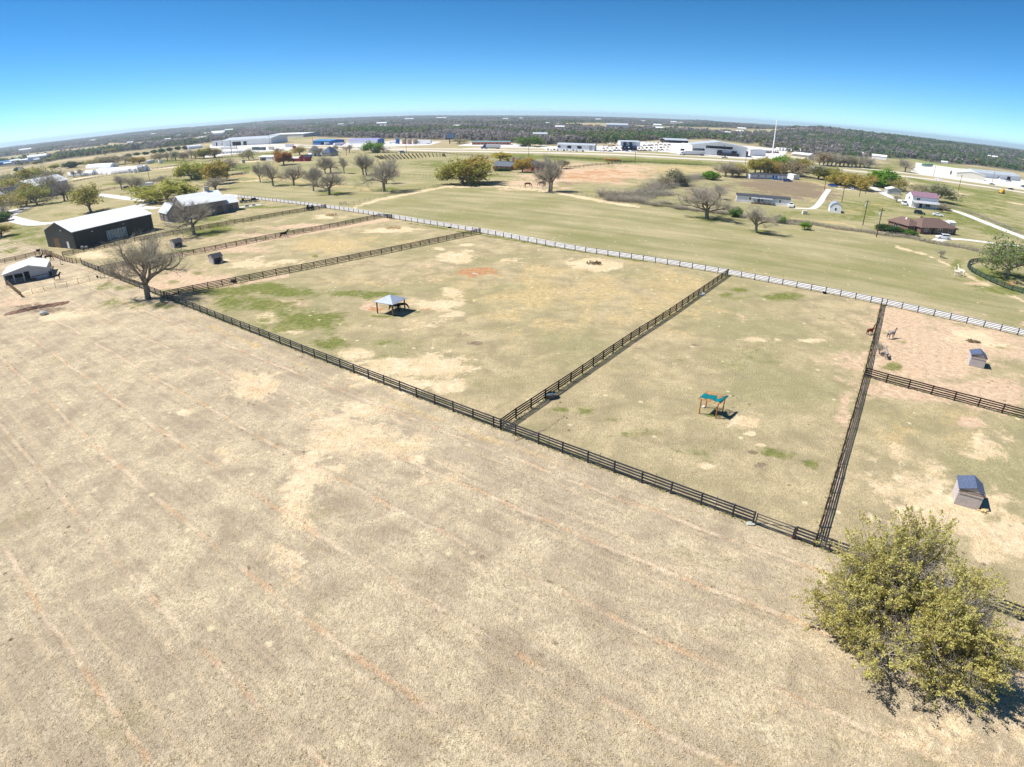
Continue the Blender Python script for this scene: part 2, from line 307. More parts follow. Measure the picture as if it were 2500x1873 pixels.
def build_ground():
    az = np.concatenate([np.linspace(-72, 72, 820), np.linspace(72, 288, 46)[1:-1]])
    dep = np.concatenate([np.linspace(74, 8, 480), np.linspace(8, .9, 170)[1:], np.linspace(.9, .2, 34)[1:]])
    r = CAM_H/np.tan(np.radians(dep)); n = len(az); k = len(r)
    A, Rr = np.meshgrid(np.radians(az), r); X = (Rr*np.sin(A)).ravel(); Y = (Rr*np.cos(A)).ravel()
    dd = np.hypot(X, Y); Z = hill(X, Y)-.13*np.clip((150-dd)/60, 0, 1)*(.5+.55*(vnoise(X/1.9, Y/1.9, 31)+.7*vnoise(X/.8, Y/.8, 32)+.4*vnoise(X/4.5, Y/4.5, 33)))*np.clip((44-(X*FN[0]+Y*FN[1]))/1.5+.45, .3, 1)
    V = np.stack([X, Y, Z], 1); V = np.vstack([V, [[0,0,0]]])
    i = np.arange(k-1)[:,None]*n; j = np.arange(n)[None,:]; j2 = (j+1) % n
    F = np.stack([i+j, i+j2, i+n+j2, i+n+j], -1).reshape(-1, 4)[:, ::-1]
    px, py = proj(X, Y, np.zeros_like(X)); N = len(X)
    front = Y > 2
    m = np.zeros((8, N)); wu = fbm(X, Y, 3); wv = fbm(X, Y, 11)
    for c, L in BLOBS.items():
        for b in L:
            s = b[4] if len(b) > 4 else 1
            d = np.hypot((px-b[0])/b[2]+.75*wu, (py-b[1])/b[3]+.75*wv)
            m[c] = np.maximum(m[c], s*np.clip(1.12-.6*d, 0, 1))
    for c, w, s, P in STROKES:
        for (x0,y0),(x1,y1) in zip(P[:-1], P[1:]):
            L2 = (x1-x0)**2+(y1-y0)**2; t = np.clip(((px-x0)*(x1-x0)+(py-y0)*(y1-y0))/L2, 0, 1)
            d = np.hypot(px-(x0+t*(x1-x0)), py-(y0+t*(y1-y0)))/w+.5*wu
            m[c] = np.maximum(m[c], s*np.clip(1.12-.6*d, 0, 1))
    m *= front
    s = X*FN[0]+Y*FN[1]; az_ = np.degrees(np.arctan2(X, Y)); dist = np.hypot(X, Y)
    m[NEAR] = np.clip((44.4-s)/1.2, 0, 1)
    # the open field beyond the crushed rock lane, and the country after it
    rd = np.interp(px, [581,797,958,1174,1376,1776,2151,2500,2800], [480,506,531,567,605,669,741,818,890])
    m[FIELD] = np.clip((rd-py)/6, 0, 1)*np.clip((py-362)/12, 0, 1)*front*(px > 560)
    m[FIELD] = np.maximum(m[FIELD], .6*np.clip((py-380)/20, 0, 1)*np.clip((560-px)/60, 0, 1)*np.clip((560-py)/30, 0, 1))
    far = np.clip((dist-560)/160, 0, 1)
    m = np.hstack([m, np.zeros((8, 1))]); far = np.append(far, 0)
    fo = np.sin(X*.0021+1.3*np.sin(Y*.0013))*np.sin(Y*.0034+.8*np.sin(X*.0019)+.5)
    opn = np.where(dist > 980, np.clip((fo-.38)/.1, 0, 1), 0)
    for ex, ey, ea, eb in OPEN: opn = np.maximum(opn, np.clip((1.15-np.hypot((px-ex)/ea, (py-ey)/eb))/.3, 0, 1)*front)
    opn = np.maximum(opn, np.clip((py-np.interp(px, *WOODLINE))/2, 0, 1)*front); opn = np.append(opn, 0)
    cols = {'ga': m[:4].T, 'gb': m[4:].T, 'gc': np.stack([far, opn, far*0, far*0+1], 1)}
    o = mesh_np('ground', V, F, ground_mat(), smooth=True, cols=cols)
    me = o.data
    bm = bmesh.new(); bm.from_mesh(me); bm.verts.ensure_lookup_table()
    for q in range(n): bm.faces.new((bm.verts[N], bm.verts[(q+1) % n], bm.verts[q]))
    bm.normal_update(); bm.to_mesh(me); bm.free()
    return tag(o, kind='structure')
def ground_mat():
    t = NT('pasture'); g = t.new('ShaderNodeNewGeometry').outputs['Position']
    def att(nm):
        a = t.new('ShaderNodeAttribute', attribute_name=nm); s = t.new('ShaderNodeSeparateColor'); t.link(a.outputs['Color'], s.inputs[0])
        return s.outputs[0], s.outputs[1], s.outputs[2], a.outputs['Alpha']
    green, sand, pink, straw = att('ga'); field, orange, dark, near = att('gb'); far, opn, _, _ = att('gc')
    n_big = t.noise(.035, 4, .6, g); n_mid = t.noise(.22, 5, .65, g, .4); n_small = t.noise(1.1, 5, .7, g); n_fine = t.noise(3.4, 3, .7, g); n_tiny = t.noise(8, 3, .75, g); n_ragged = t.noise(.5, 6, .75, g, .6)
    mp = t.new('ShaderNodeMapping', vector_type='TEXTURE'); t.link(g, mp.inputs[0]); mp.inputs['Rotation'].default_value = (0,0,R_(-32)); mp.inputs['Scale'].default_value = (6,1,1)
    n_streak = t.noise(.16, 5, .6, mp.outputs[0]); n_streak2 = t.noise(.6, 3, .6, mp.outputs[0])
    def S(v, k=.85): return tuple(x*k for x in v[:3])+(1,)
    c = t.mix(t.ramp(n_mid, .3, .7), S(lin(170,157,124)), S(lin(208,190,152)))
    c = t.mix(t.math('MULTIPLY', t.ramp(n_big, .42, .62), .6), c, S(lin(160,156,114)))
    nf = t.mix(t.ramp(n_mid, .3, .72), S(lin(180,164,140)), S(lin(224,207,174)))
    nf = t.mix(t.math('MULTIPLY', t.ramp(n_big, .45, .65), .55), nf, S(lin(186,170,146)))
    nf = t.mix(t.math('MULTIPLY', t.ramp(t.noise(.09, 5, .65, g), .58, .7), .35), nf, S(lin(168,158,112)))
    mr = t.new('ShaderNodeMapping', vector_type='TEXTURE'); t.link(g, mr.inputs[0]); mr.inputs['Rotation'].default_value = (0,0,R_(-34.5)); mr.inputs['Scale'].default_value = (16,1,1)
    n_row = t.noise(.9, 4, .6, mr.outputs[0]); n_row2 = t.noise(2.6, 3, .6, mr.outputs[0])
    nf = t.mix(t.math('MULTIPLY', t.ramp(n_row, .52, .68), .3), nf, S(lin(226,204,172)))
    nf = t.mix(t.math('MULTIPLY', t.ramp(n_row, .46, .32), .22), nf, S(lin(152,132,112)))
    nf = t.mix(t.math('MULTIPLY', t.ramp(n_row2, .54, .7), .2), nf, S(lin(150,128,106)))
    c = t.mix(near, c, nf)
    ff = t.mix(t.ramp(n_streak, .3, .7), S(lin(158,154,114)), S(lin(194,180,142)))
    ff = t.mix(t.math('MULTIPLY', t.ramp(n_big, .4, .66), .55), ff, S(lin(140,142,90)))
    ff = t.mix(t.math('MULTIPLY', t.ramp(n_streak2, .5, .75), .25), ff, S(lin(186,164,126)))
    c = t.mix(field, c, ff)
    fl = t.mix(t.ramp(t.noise(.012, 5, .6, g), .4, .6), S(lin(164,152,118)), S(lin(200,184,150)))
    fl = t.mix(t.ramp(t.noise(.006, 4, .6, g), .55, .63), fl, S(lin(150,160,98)))
    fl = t.mix(opn, t.mix(t.ramp(t.noise(.03, 4, .6, g), .4, .6), S(lin(104,104,88)), S(lin(128,122,104))), fl)
    c = t.mix(far, c, fl)
    n_edge = t.math('MULTIPLY', t.math('SUBTRACT', t.math('ADD', t.math('MULTIPLY', t.noise(.13, 6, .68, g, .5), .55), t.math('MULTIPLY', n_ragged, .45)), .5), 3.0)
    def lay(c, mask, col, w=.85, lo=.42, hi=.72):
        e = t.math('ADD', mask, n_edge)
        e = t.math('MULTIPLY', t.ramp(e, lo, hi), t.ramp(mask, .02, .22))
        return t.mix(t.math('MULTIPLY', e, w), c, col), e
    pk = t.mix(t.ramp(n_small, .3, .7), S(lin(212,180,150)), S(lin(236,208,178)))
    st = t.mix(t.ramp(n_small, .3, .7), S(lin(200,172,120)), S(lin(228,204,156)))
    sd = t.mix(t.ramp(n_small, .3, .7), S(lin(238,208,170)), S(lin(252,236,202)))
    gr = t.mix(t.ramp(n_small, .28, .72), S(lin(84,104,38)), S(lin(138,144,70)))
    og = t.mix(t.ramp(n_small, .3, .7), S(lin(184,132,94)), S(lin(212,166,122)))
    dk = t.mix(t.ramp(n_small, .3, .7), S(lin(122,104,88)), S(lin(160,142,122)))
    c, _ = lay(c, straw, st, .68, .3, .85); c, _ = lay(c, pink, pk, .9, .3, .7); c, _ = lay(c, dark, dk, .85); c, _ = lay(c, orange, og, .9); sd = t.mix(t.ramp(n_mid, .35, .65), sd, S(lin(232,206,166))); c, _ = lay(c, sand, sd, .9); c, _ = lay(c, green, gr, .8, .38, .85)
    # drilled rows of the near hay field
    sx = t.new('ShaderNodeSeparateXYZ'); t.link(g, sx.inputs[0])
    off = t.math('ADD', t.math('MULTIPLY', sx.outputs[0], .5664), t.math('MULTIPLY', sx.outputs[1], .8241))
    off = t.math('ADD', off, t.math('MULTIPLY', t.math('SUBTRACT', t.noise(.12, 4, .6, g), .5), 1.3))
    fr = t.math('FRACT', t.math('DIVIDE', t.math('SUBTRACT', off, 1.4), 6.6)); d0 = t.math('MULTIPLY', t.math('ABSOLUTE', t.math('SUBTRACT', fr, .5)), 6.6)
    ln = t.math('SUBTRACT', 3.3, d0)
    brk = t.math('MULTIPLY', t.ramp(t.noise(.16, 4, .7, g), .34, .56), near)
    l1 = t.math('MULTIPLY', t.ramp(t.math('ADD', ln, t.math('MULTIPLY', n_fine, .3)), .52, .2), brk)
    l2 = t.math('MULTIPLY', t.ramp(t.math('ADD', t.math('ABSOLUTE', t.math('SUBTRACT', ln, .34)), t.math('MULTIPLY', n_fine, .3)), .4, .16), brk)
    c = t.mix(t.math('MULTIPLY', l1, .55), c, t.mix(t.ramp(t.noise(.3, 2, .5, g), .45, .6), S(lin(240,216,186)), S(lin(222,180,140))))
    c = t.mix(t.math('MULTIPLY', l2, t.math('MULTIPLY', t.ramp(n_small, .52, .66), .7)), c, S(lin(112,84,64)))
    wide = t.math('MULTIPLY', t.ramp(t.math('SUBTRACT', 3.3, t.math('MULTIPLY', t.math('ABSOLUTE', t.math('SUBTRACT', t.math('FRACT', t.math('DIVIDE', off, 3.3)), .5)), 6.6)), .9, 0.1), near)
    c = t.mix(t.math('MULTIPLY', wide, t.math('MULTIPLY', t.ramp(n_big, .3, .6), .3)), c, S(lin(228,204,168)))
    fk = t.math('MULTIPLY', t.ramp(t.noise(.55, 6, .8, g, .3), .56, .68), near)
    c = t.mix(t.math('MULTIPLY', fk, .5), c, S(lin(240,220,184)))
    gk = t.math('MULTIPLY', t.ramp(t.noise(.3, 6, .8, g, .5), .57, .7), .4)
    c = t.mix(gk, c, S(lin(140,130,112)))
    # pale tufts and dung specks
    vo = t.new('ShaderNodeTexVoronoi'); vo.inputs['Scale'].default_value = .42; t.link(g, vo.inputs['Vector'])
    vs = t.new('ShaderNodeSeparateColor'); t.link(vo.outputs['Color'], vs.inputs[0])
    spot = t.math('MULTIPLY', t.ramp(t.math('ADD', vo.outputs['Distance'], t.math('MULTIPLY', t.math('SUBTRACT', n_fine, .5), .22)), .17, .07), t.ramp(vs.outputs[0], .5, .75))
    c = t.mix(t.math('MULTIPLY', t.math('MULTIPLY', spot, .75), t.math('SUBTRACT', 1, far)), c, S(lin(244,230,188)))
    spot2 = t.math('MULTIPLY', t.ramp(t.math('ADD', vo.outputs['Distance'], t.math('MULTIPLY', n_fine, .12)), .16, .1), t.ramp(vs.outputs[1], .9, .93))
    c = t.mix(t.math('MULTIPLY', spot2, .85), c, S(lin(96,70,50)))
    v2 = t.new('ShaderNodeTexVoronoi'); v2.inputs['Scale'].default_value = .9; t.link(g, v2.inputs['Vector'])
    v2s = t.new('ShaderNodeSeparateColor'); t.link(v2.outputs['Color'], v2s.inputs[0])
    dung = t.math('MULTIPLY', t.math('MULTIPLY', t.ramp(t.math('ADD', v2.outputs['Distance'], t.math('MULTIPLY', n_fine, .14)), .3, .2), t.ramp(v2s.outputs[0], .62, .66)), t.ramp(t.noise(.05, 3, .6, g), .52, .64))
    c = t.mix(t.math('MULTIPLY', dung, .75), c, S(lin(104,82,62)))
    # blade scale grain
    gr_ = t.math('ADD', t.math('MULTIPLY', n_tiny, .45), t.math('ADD', t.math('MULTIPLY', n_fine, .35), t.math('MULTIPLY', n_small, .2)))
    amp = t.math('ADD', .9, t.math('MULTIPLY', t.ramp(n_mid, .3, .7), 2.6))
    k = t.math('ADD', 1.0, t.math('MULTIPLY', t.math('SUBTRACT', gr_, .5), amp))
    vm = t.new('ShaderNodeVectorMath', operation='SCALE'); t.link(c, vm.inputs[0]); t.link(k, vm.inputs['Scale'])
    t.link(vm.outputs[0], t.b.inputs['Base Color']); t.b.inputs['Roughness'].default_value = 1; t.b.inputs['Specular IOR Level'].default_value = 0
    b = t.new('ShaderNodeBump'); b.inputs['Strength'].default_value = 1; b.inputs['Distance'].default_value = .3
    t.link(gr_, b.inputs['Height']); t.link(b.outputs[0], t.b.inputs['Normal'])
    return t.m
build_ground()
# ------------------------------------------------------------------ roads and lanes
def ribbon(name, left, right, z, m):
    """left/right edges as ground points; z lifts the sheet"""
    n = min(len(left), len(right)); V = [(p.x, p.y, z) for p in left[:n]]+[(p.x, p.y, z) for p in right[:n]]
    F = [(i, n+i, n+i+1, i+1) for i in range(n-1)]
    return tag(MB().add(V, F).build(name, m), kind='structure')
def dense(P, k=8):
    out = []
    n = len(P)
    for i in range(n-1):
        p0, p1, p2, p3 = P[max(i-1,0)], P[i], P[i+1], P[min(i+2,n-1)]
        for j in range(k):
            t = j/k
            out.append(.5*((2*p1)+(p2-p0)*t+(2*p0-5*p1+4*p2-p3)*t*t+(3*p1-p0-3*p2+p3)*t**3))
    return out+[P[-1]]
def offset_line(P, d):
    out = []
    for i, p in enumerate(P):
        a = P[max(i-1,0)]; b = P[min(i+1,len(P)-1)]; t = (b-a); t.z = 0; t.normalize(); out.append(p + Vector((-t.y, t.x, 0))*d)
    return out
def road(name, pts, w, z, m, k=6):
    P = dense([G(p) for p in pts], k); return ribbon(name, offset_line(P, w/2), offset_line(P, -w/2), z, m)
ROADLINE = [(530,478),(581.5,483),(690,495),(797,508.6),(958.7,534),(1000,541),(1174,569.6),(1376.6,607.7),(1600,641.5),(1776.4,671.7),(2000,713.5),(2151,744),(2354,789),(2500,822)]
RL = [G(p) for p in ROADLINE]; RL.append(RL[-1]+(RL[-1]-RL[-2])*1.5); RLd = dense(RL, 6)
ribbon('lane', offset_line(RLd, 5.6), offset_line(RLd, .75), .012, M['lane'])
def pxroad(name, top, bot, z, m):
    return ribbon(name, [G(p) for p in top], [G(p) for p in bot], z, m)
lo = [(640,356),(834,363.2),(1080,369.2),(1241,371.6),(1500,377.8),(1665,386.4),(1833,395.4),(2034,412.4),(2182,427.4),(2289,440),(2394,454.4),(2500,470),(2640,494)]
up = [(640,351.5),(834,357.5),(1000,363),(1241,366.2),(1500,371.6),(1665,379.8),(1833,388),(2034,404.8),(2182,419.4),(2289,431.6),(2394,445.6),(2500,460.6),(2640,484)]
pxroad('highway', [(x, y-1.5) for x, y in lo], [(x, y+1.7) for x, y in lo], .03, M['road'])
pxroad('highway', [(x, y-1.1) for x, y in up], [(x, y+1.2) for x, y in up], .03, M['road'])
fr_ = [(1130,363.4),(1241,360.5),(1400,364),(1500,366)]
pxroad('frontage_road', [(x, y-1.3) for x, y in fr_], [(x, y+1.3) for x, y in fr_], .035, M['road'])
road('driveway', [(-30,500),(12,527),(40,512),(75,508)], 9, .012, M['drive'])
road('driveway', [(16,530),(55,541),(95,547),(150,541),(230,531)], 7, .016, M['drive'])
road('driveway', [(185,470),(262,478),(325,486),(385,489)], 6.5, .012, M['drive'])
road('driveway', [(362,488),(350,500),(340,505),(385,509)], 5, .016, M['drive'])
road('driveway', [(1935,508),(1975,509.5),(1990,506),(2003,493),(2012,478),(2024,462)], 2.7, .012, M['lane'])
road('driveway', [(2112,446),(2140,463),(2170,479),(2205,492)], 4.5, .012, M['lane'])
road('driveway', [(2040,461),(2090,464),(2140,469)], 3, .016, M['drive'])
road('driveway', [(2308,510),(2340,518),(2400,541),(2450,561),(2500,580),(2560,604)], 5, .012, M['lane'])
road('driveway', [(2286,588),(2300,584),(2330,583),(2380,588),(2440,596),(2490,601)], 3.6, .016, M['lane'])
road('lane', [(170,440),(250,428),(330,417.5),(460,405)], 4.5, .012, M['lane'])
def yard(pts, z, m, name='yard'):
    V = [G(p) for p in pts]; return tag(MB().add([(v.x, v.y, z) for v in V], [tuple(range(len(V)))]).build(name, m), kind='structure')
yard([qh(430,190),qh(350,260),qh(620,330),qh(1100,400),qh(1600,470),qh(2212,560),qh(2212,400),qh(1500,260),qh(760,160),qh(440,110)], .02, M['lane'])
yard([qf(-600,560),qf(200,600),qf(460,640),qf(900,660),qf(1700,720),qf(2250,720),qf(2400,560),qf(1500,480),qf(200,430),qf(-600,400)], .02, M['lane'])
yard([qd(0,700),qd(900,600),qd(1500,570),qd(1700,480),qd(900,430),qd(100,470)], .02, M['lane'])
yard([qe(200,660),qe(1200,650),qe(2000,620),qe(2200,560),qe(1100,560),qe(200,590)], .02, M['drive'])
yard([qC(1270,470),qC(1400,530),qC(1900,545),qC(2300,545),qC(2300,480),qC(1500,490)], .02, M['lane'])
yard([qC(480,480),qC(640,445),qC(1100,460),qC(1300,500),qC(1000,492)], .02, M['drive'])
# ------------------------------------------------------------------ fences
def walk(P, step):
    """points every `step` metres along the ground polyline P (ends included)"""
    out = [P[0].copy()]; need = step
    for a, b in zip(P[:-1], P[1:]):
        L = (b-a).length; t = need
        while t < L-1e-6: out.append(a.lerp(b, t/L)); t += step
        need = t-L
    if (out[-1]-P[-1]).length < step*.35: out[-1] = P[-1].copy()
    else: out.append(P[-1].copy())
    return out
def rail_mesh(pts, z, r, sag=.0, sides=6):
    V = []; F = []
    for i, p in enumerate(pts):
        a = pts[max(i-1,0)]; b = pts[min(i+1,len(pts)-1)]; t = (b-a); t.z = 0; t.normalize(); n = Vector((-t.y, t.x, 0))
        for k in range(sides):
            th = 2*math.pi*k/sides; V.append(p + n*math.cos(th)*r*.42 + Vector((0,0,z+math.sin(th)*r)))
    for i in range(len(pts)-1):
        for k in range(sides): F.append((i*sides+k, (i+1)*sides+k, (i+1)*sides+(k+1) % sides, i*sides+(k+1) % sides))
    n = len(pts)-1
    F += [tuple(range(sides)), tuple(n*sides+k for k in range(sides))[::-1]]
    mb = MB(); mb.add(V, F); return mb
POSTM = {}
def post_mesh(h, r, sides, m):
    key = (h, r, sides, m.name)
    if key not in POSTM:
        mb = MB(); mb.tube((0,0,0), (0,0,h), r, r, sides)
        if sides > 5: mb.tube((0,0,h), (0,0,h+.03), r*1.1, r*.6, sides)
        o = mb.build('post', m); POSTM[key] = o.data; bpy.data.objects.remove(o)
    return POSTM[key]
def fence(label, P, h=1.38, step=3.05, rails=(.35,.67,.99,1.3), rail_r=.1, post_r=.095, m=None, rm=None, sides=8, cat='fence', group='paddock fences', name='board_fence', stake=0, jitter=.02):
    m = m or M['pipe']; rm = rm or m
    o0 = P[0]; t = thing(name, label, cat, o0, 0, group)
    pts = walk(P, step); loc = [p-o0 for p in pts]
    rg = random.Random(len(pts))
    for i, p in enumerate(loc):
        ob = bpy.data.objects.new('post', post_mesh(h, post_r, sides, m)); C.objects.link(ob); ob.parent = t; ob.location = p
        ob.rotation_euler = (rg.gauss(0, jitter), rg.gauss(0, jitter), 0)
        if i >= 98: break
    if len(loc) > 99:
        mb = MB()
        for p in loc[99:]: mb.tube(p, p+Vector((0,0,h)), post_r, post_r, 5)
        tag(mb.build('posts', m, t), kind='stuff')
    for z in rails: rail_mesh([p+Vector((rg.gauss(0,.012), rg.gauss(0,.012), rg.gauss(0,.014))) for p in loc], z, rail_r).build('rail', rm, t)
    if stake:
        for i in range(1, len(loc)-1, stake):
            a = loc[i].lerp(loc[i+1], .45)
            MB().tube(a, a+Vector((.03,.02,h+.28)), .022, .022, 5).build('stake', M['pipe'], t)
    return t
def pts(*p): return [G(q) for q in p]
NEARP = [(200,643),(240,664),(330,698),(401,727),(611,810),(720,853),(846.6,903.6),(995,962),(1080,995),(1220.5,1050),(1560,1179),(1694.6,1224),(1838,1277)]
# one true line across the front of the paddocks
def on_line(p, off=43.95):
    g = G(p); s = g.x*FN[0]+g.y*FN[1]; return Vector((g.x-FN[0]*(s-off), g.y-FN[1]*(s-off), 0))
fa, fb = on_line((205,645)), on_line((1838,1277)); gc, gd = on_line((1841,1278)), on_line((1937.6,1313.5)); fe = on_line((2500,1560)); fe = gd+(fe-gd).normalized()*38
corner = on_line((1220.5,1050)); lcorner = on_line((401,727)); rcorner = on_line((1989,1328.5)); tcorner = on_line((243,662))
fence('long dark pipe fence between dry hay field and the paddocks, left of its gate', [fa, fb], stake=2)
fence('short stretch of dark pipe fence running behind the big oak, right of the gate', [gd, fe], stake=3)
def gate(label, a, b, h=1.3, m=None, rails=(.3,.62,.94,1.24), group='paddock gates'):
    m = m or M['pipe']; t = thing('field_gate', label, 'gate', a, 0, group); d = b-a; u = d.normalized()
    for p in (u*.12, d-u*.12): MB().tube(p, p+Vector((0,0,h)), .06, .06, 8).build('stile', m, t)
    for z in rails: MB().tube(u*.12+Vector((0,0,z)), d-u*.12+Vector((0,0,z)), .045, .045, 6).build('bar', m, t)
    MB().tube(u*.14+Vector((0,0,.3)), d-u*.14+Vector((0,0,1.2)), .03, .03, 6).build('brace', m, t)
    return t
gate('dark metal gate in the near fence with pale concrete at its post', gc, gd)
g0 = G(qJ(1105,1255)); MB().blob((0,0,.02),(.45,.32,.16),3,10).build('stone_block', M['rock'], loc=g0); tag(bpy.data.objects['stone_block'], 'pale stone block lying at the foot of the near gate post', 'stone')
MB().blob((0,0,.02),(.25,.2,.12),5,8).build('stone_block', M['orange'], loc=G(qJ(1447,1365))); tag(bpy.data.objects['stone_block.001'], 'small orange lump at the hinge post of the near gate', 'stone')
fence('brown board fence from near fence corner up to the white lane, between two big paddocks', [corner]+pts((1254,1026),(1420,914),(1542,830),(1635.5,770),(1776,671.7)), m=M['board'])
fence('brown board fence behind the gazebo paddock, from tall bare oak to white lane', [lcorner]+pts((628,681),(764.5,654),(948.6,617),(1160,573),(1172,570)), m=M['board'])
fence('brown board fence between the two shed paddocks, passing the dark galloping horse', [tcorner]+pts((383,637),(512,614),(654,585),(830.5,552.4),(930,531.5),(957,534)), m=M['board'])
fence('brown board fence in front of the charcoal barn and grey house, up to the lane', pts((154,626),(264.7,603),(420.6,574),(620,538),(720,520.5),(796,508.6)), m=M['board'])
fence('brown board fence seen end on, right side of the tarp shelter paddock', [rcorner]+pts((2052,1115),(2109,919),(2151,744)), m=M['board'])
e1 = G((2500,1021)); e0 = G((2442,1008))
fence('brown board fence between the two right hand shed pens', pts((2110,919),(2154,932),(2298,970),(2442,1008),(2500,1023))+[e1+(e1-e0)*2.5], m=M['board'])
RF = [G(p) for p in ROADLINE]; RF.append(RF[-1]+(RF[-1]-RF[-2])*1.2)
RF = dense(RF[1:], 5)
def cut(P, x0, x1):
    return [p for p in P if x0 <= float(proj(p.x, p.y, 0)[0]) <= x1]
fence('dark pipe fence along the white lane from grey house to second paddock gate', cut(RF, 580, 962)+[G((962,534.7))], m=M['pipe'], rail_r=.062)
fence('dark pipe fence along the white lane behind the big middle paddocks', [G((962,534.7))]+cut(RF, 964, 1774)+[G((1776.4,671.7))], m=M['pipe'], rail_r=.062)
fence('dark pipe fence along the white lane, right of the centre dividing fence', [G((1776.4,671.7))]+cut(RF, 1778, 9999), m=M['pipe'], rail_r=.062)
gate('small dark gate standing by lane where the third fence ends', G(qB(1470,970)), G(qB(1520,968)))
gate('small dark gate by lane where the gazebo paddock fence ends', G(qC(655,1362)), G(qC(718,1352)))
gate('dark gate on the lane corner nearest the grey house', G(qB(955,888)), G(qB(985,884)))
gate('dark green gate panel standing alone in grass beyond the lane', G(qB(1090,868)), G(qB(1148,862)), group=None)
# arena ring on the right
ring = [qV(2400,1150),qV(2212,1085),qV(1880,992),qV(1590,882),qV(1370,790),qV(1150,682),qV(990,600),qV(850,530),qV(745,450),qV(690,385),qV(680,330),qV(720,290),qV(780,262),qV(880,242),qV(1050,238),qV(1240,240),qV(1600,262),qV(2212,330),qV(2500,370)]
fence('dark green curved pipe fence ringing the leafy oak at right edge', dense([G(p) for p in ring], 4), step=2.4, rails=(.3,.55,.8,1.05,1.3), m=mat('dark green pipe', lin(46,66,58), .5, .2, 1), group=None, name='ring_fence')
# stock pen by the pale barn
fence('thin grey wire panel fence, front of the pale animal barn pen', pts(qS(690,1610),qS(1010,1505),qS(1370,1415),qS(1710,1335),(159,701),(205,690),(257,679)), h=1.3, step=2.6, rails=(.06,.35,.65,1.25), rail_r=.022, post_r=.045, m=M['wire'], group='animal pen fences', name='wire_fence')
fence('grey board pen fence running from pale barn corner towards the viewer', pts(qS(190,1180),qS(430,1390),qS(690,1610)), h=1.3, step=2.2, m=M['wood'], group='animal pen fences')
fence('weathered board fence behind the pale animal barn', pts((-14,648),(30,639),(60,632),(98,622)), m=M['wood'], step=3, group='animal pen fences')
fence('grey pole corral fence leading from stock panels to the near fence', pts(qA(345,1262),qA(430,1282),qA(510,1318),qA(600,1338),(200,643)), h=1.5, step=1.8, rails=(.3,.55,.8,1.05,1.35), m=M['wood'], rail_r=.06, group='animal pen fences')
fence('pale pole corral fence beside the two dark horses', pts(qA(330,1258),qA(372,1262),qA(430,1282)), h=1.7, step=1.6, rails=(.3,.6,.9,1.2,1.55), m=M['palebark'], rail_r=.06, group='animal pen fences')
fence('short rail fence beside the small barn doorway trough', pts(qS(1480,905),qS(1560,760),qS(1600,640)), h=1.3, step=1.7, m=M['wood'], group='animal pen fences')
# thin stock fences beyond the lane
def wire(label, *p, step=3.4, h=1.25, m=None, rails=(.4,.8,1.15), r=.018, pr=.05, group='thin wire fences'):
    return fence(label, dense(pts(*p), 3), h=h, step=step, rails=rails, rail_r=r, post_r=pr, m=m or M['wire'], sides=5, group=group, name='wire_fence', jitter=.05)
wire('thin wire fence from green gate panel along the tan track to the twin oaks', qB(1160,868),qB(1460,800),qB(1700,752),qB(2000,700),qC(230,905),qC(430,882))
wire('thin wire fence between bare field and two grazing brown horses', qC(870,882),qC(1040,905),(1290,463),(1340,468),qC(1650,965),qC(1885,1012))
wire('thin wire fence in front of the dark roofed farmhouse', qC(470,835),qC(760,800),qC(1000,765),qC(1300,745))
wire('thin wire fence across the far grass behind the tallest bare oak', qB(1560,640),qB(1720,630),qB(1900,652),qB(2020,655))
wire('thin wire fence along brush edge of the orange field', qC(1885,1012),qD(330,885),qD(520,845),qD(680,800), step=3)
BK = M['dark']
def far_fence(label, *p, step=4.5, h=1.5, rails=(.45,.85,1.3), r=.09, pr=.11): return fence(label, dense(pts(*p), 3), h=h, step=step, rails=rails, rail_r=r, post_r=pr, m=BK, sides=5, group='dark fences along the highway fields', jitter=0)
far_fence('dark rail fence below the highway, from the bright green tree to the farmhouse', qe(980,752),qe(1330,768),qe(1760,775),qe(2212,772),qC(400,568),qC(840,600), step=5)
far_fence('dark rail fence along the bright green highway verge', qC(1380,600),qC(1880,625),qC(2071,640),qD(300,580),qD(560,592),qD(900,608),qD(1330,632), step=5)
far_fence('dark rail fence between farm drive and the orange field', qC(1580,712),qC(1800,690),qC(2071,665),qD(300,610),qD(540,592), step=5)
far_fence('dark rail fence in front of the white greenhouses', qb(1150,925),qb(1400,875),qb(1740,815),qc(640,850),qc(1240,770), step=4)
far_fence('dark rail fence below the yellow green tree, along the lane', qc(700,1040),qc(1000,990),qc(1300,955),qc(1590,915),qc(1700,900), step=4)
far_fence('dark rail fence by the ranch lane under the two olive trees', qc(1240,1080),qc(1470,1055),qd(300,1055),qd(600,1010),qd(790,975), step=4)
far_fence('second dark rail fence along the ranch lane, the one farther off', qd(430,960),qd(640,925),qd(800,895), step=4)
far_fence('dark rail fence bordering the storage yard across the lane', qd(0,790),qd(330,720),qd(700,690),qd(1000,650),qd(1300,635), step=5)
far_fence('dark rail fence along the gravel drive under the left oaks', qb(330,1290),qb(560,1245),qb(900,1190),qb(1160,1150),qc(0,1200),qc(280,1190),qc(640,1180), step=4)
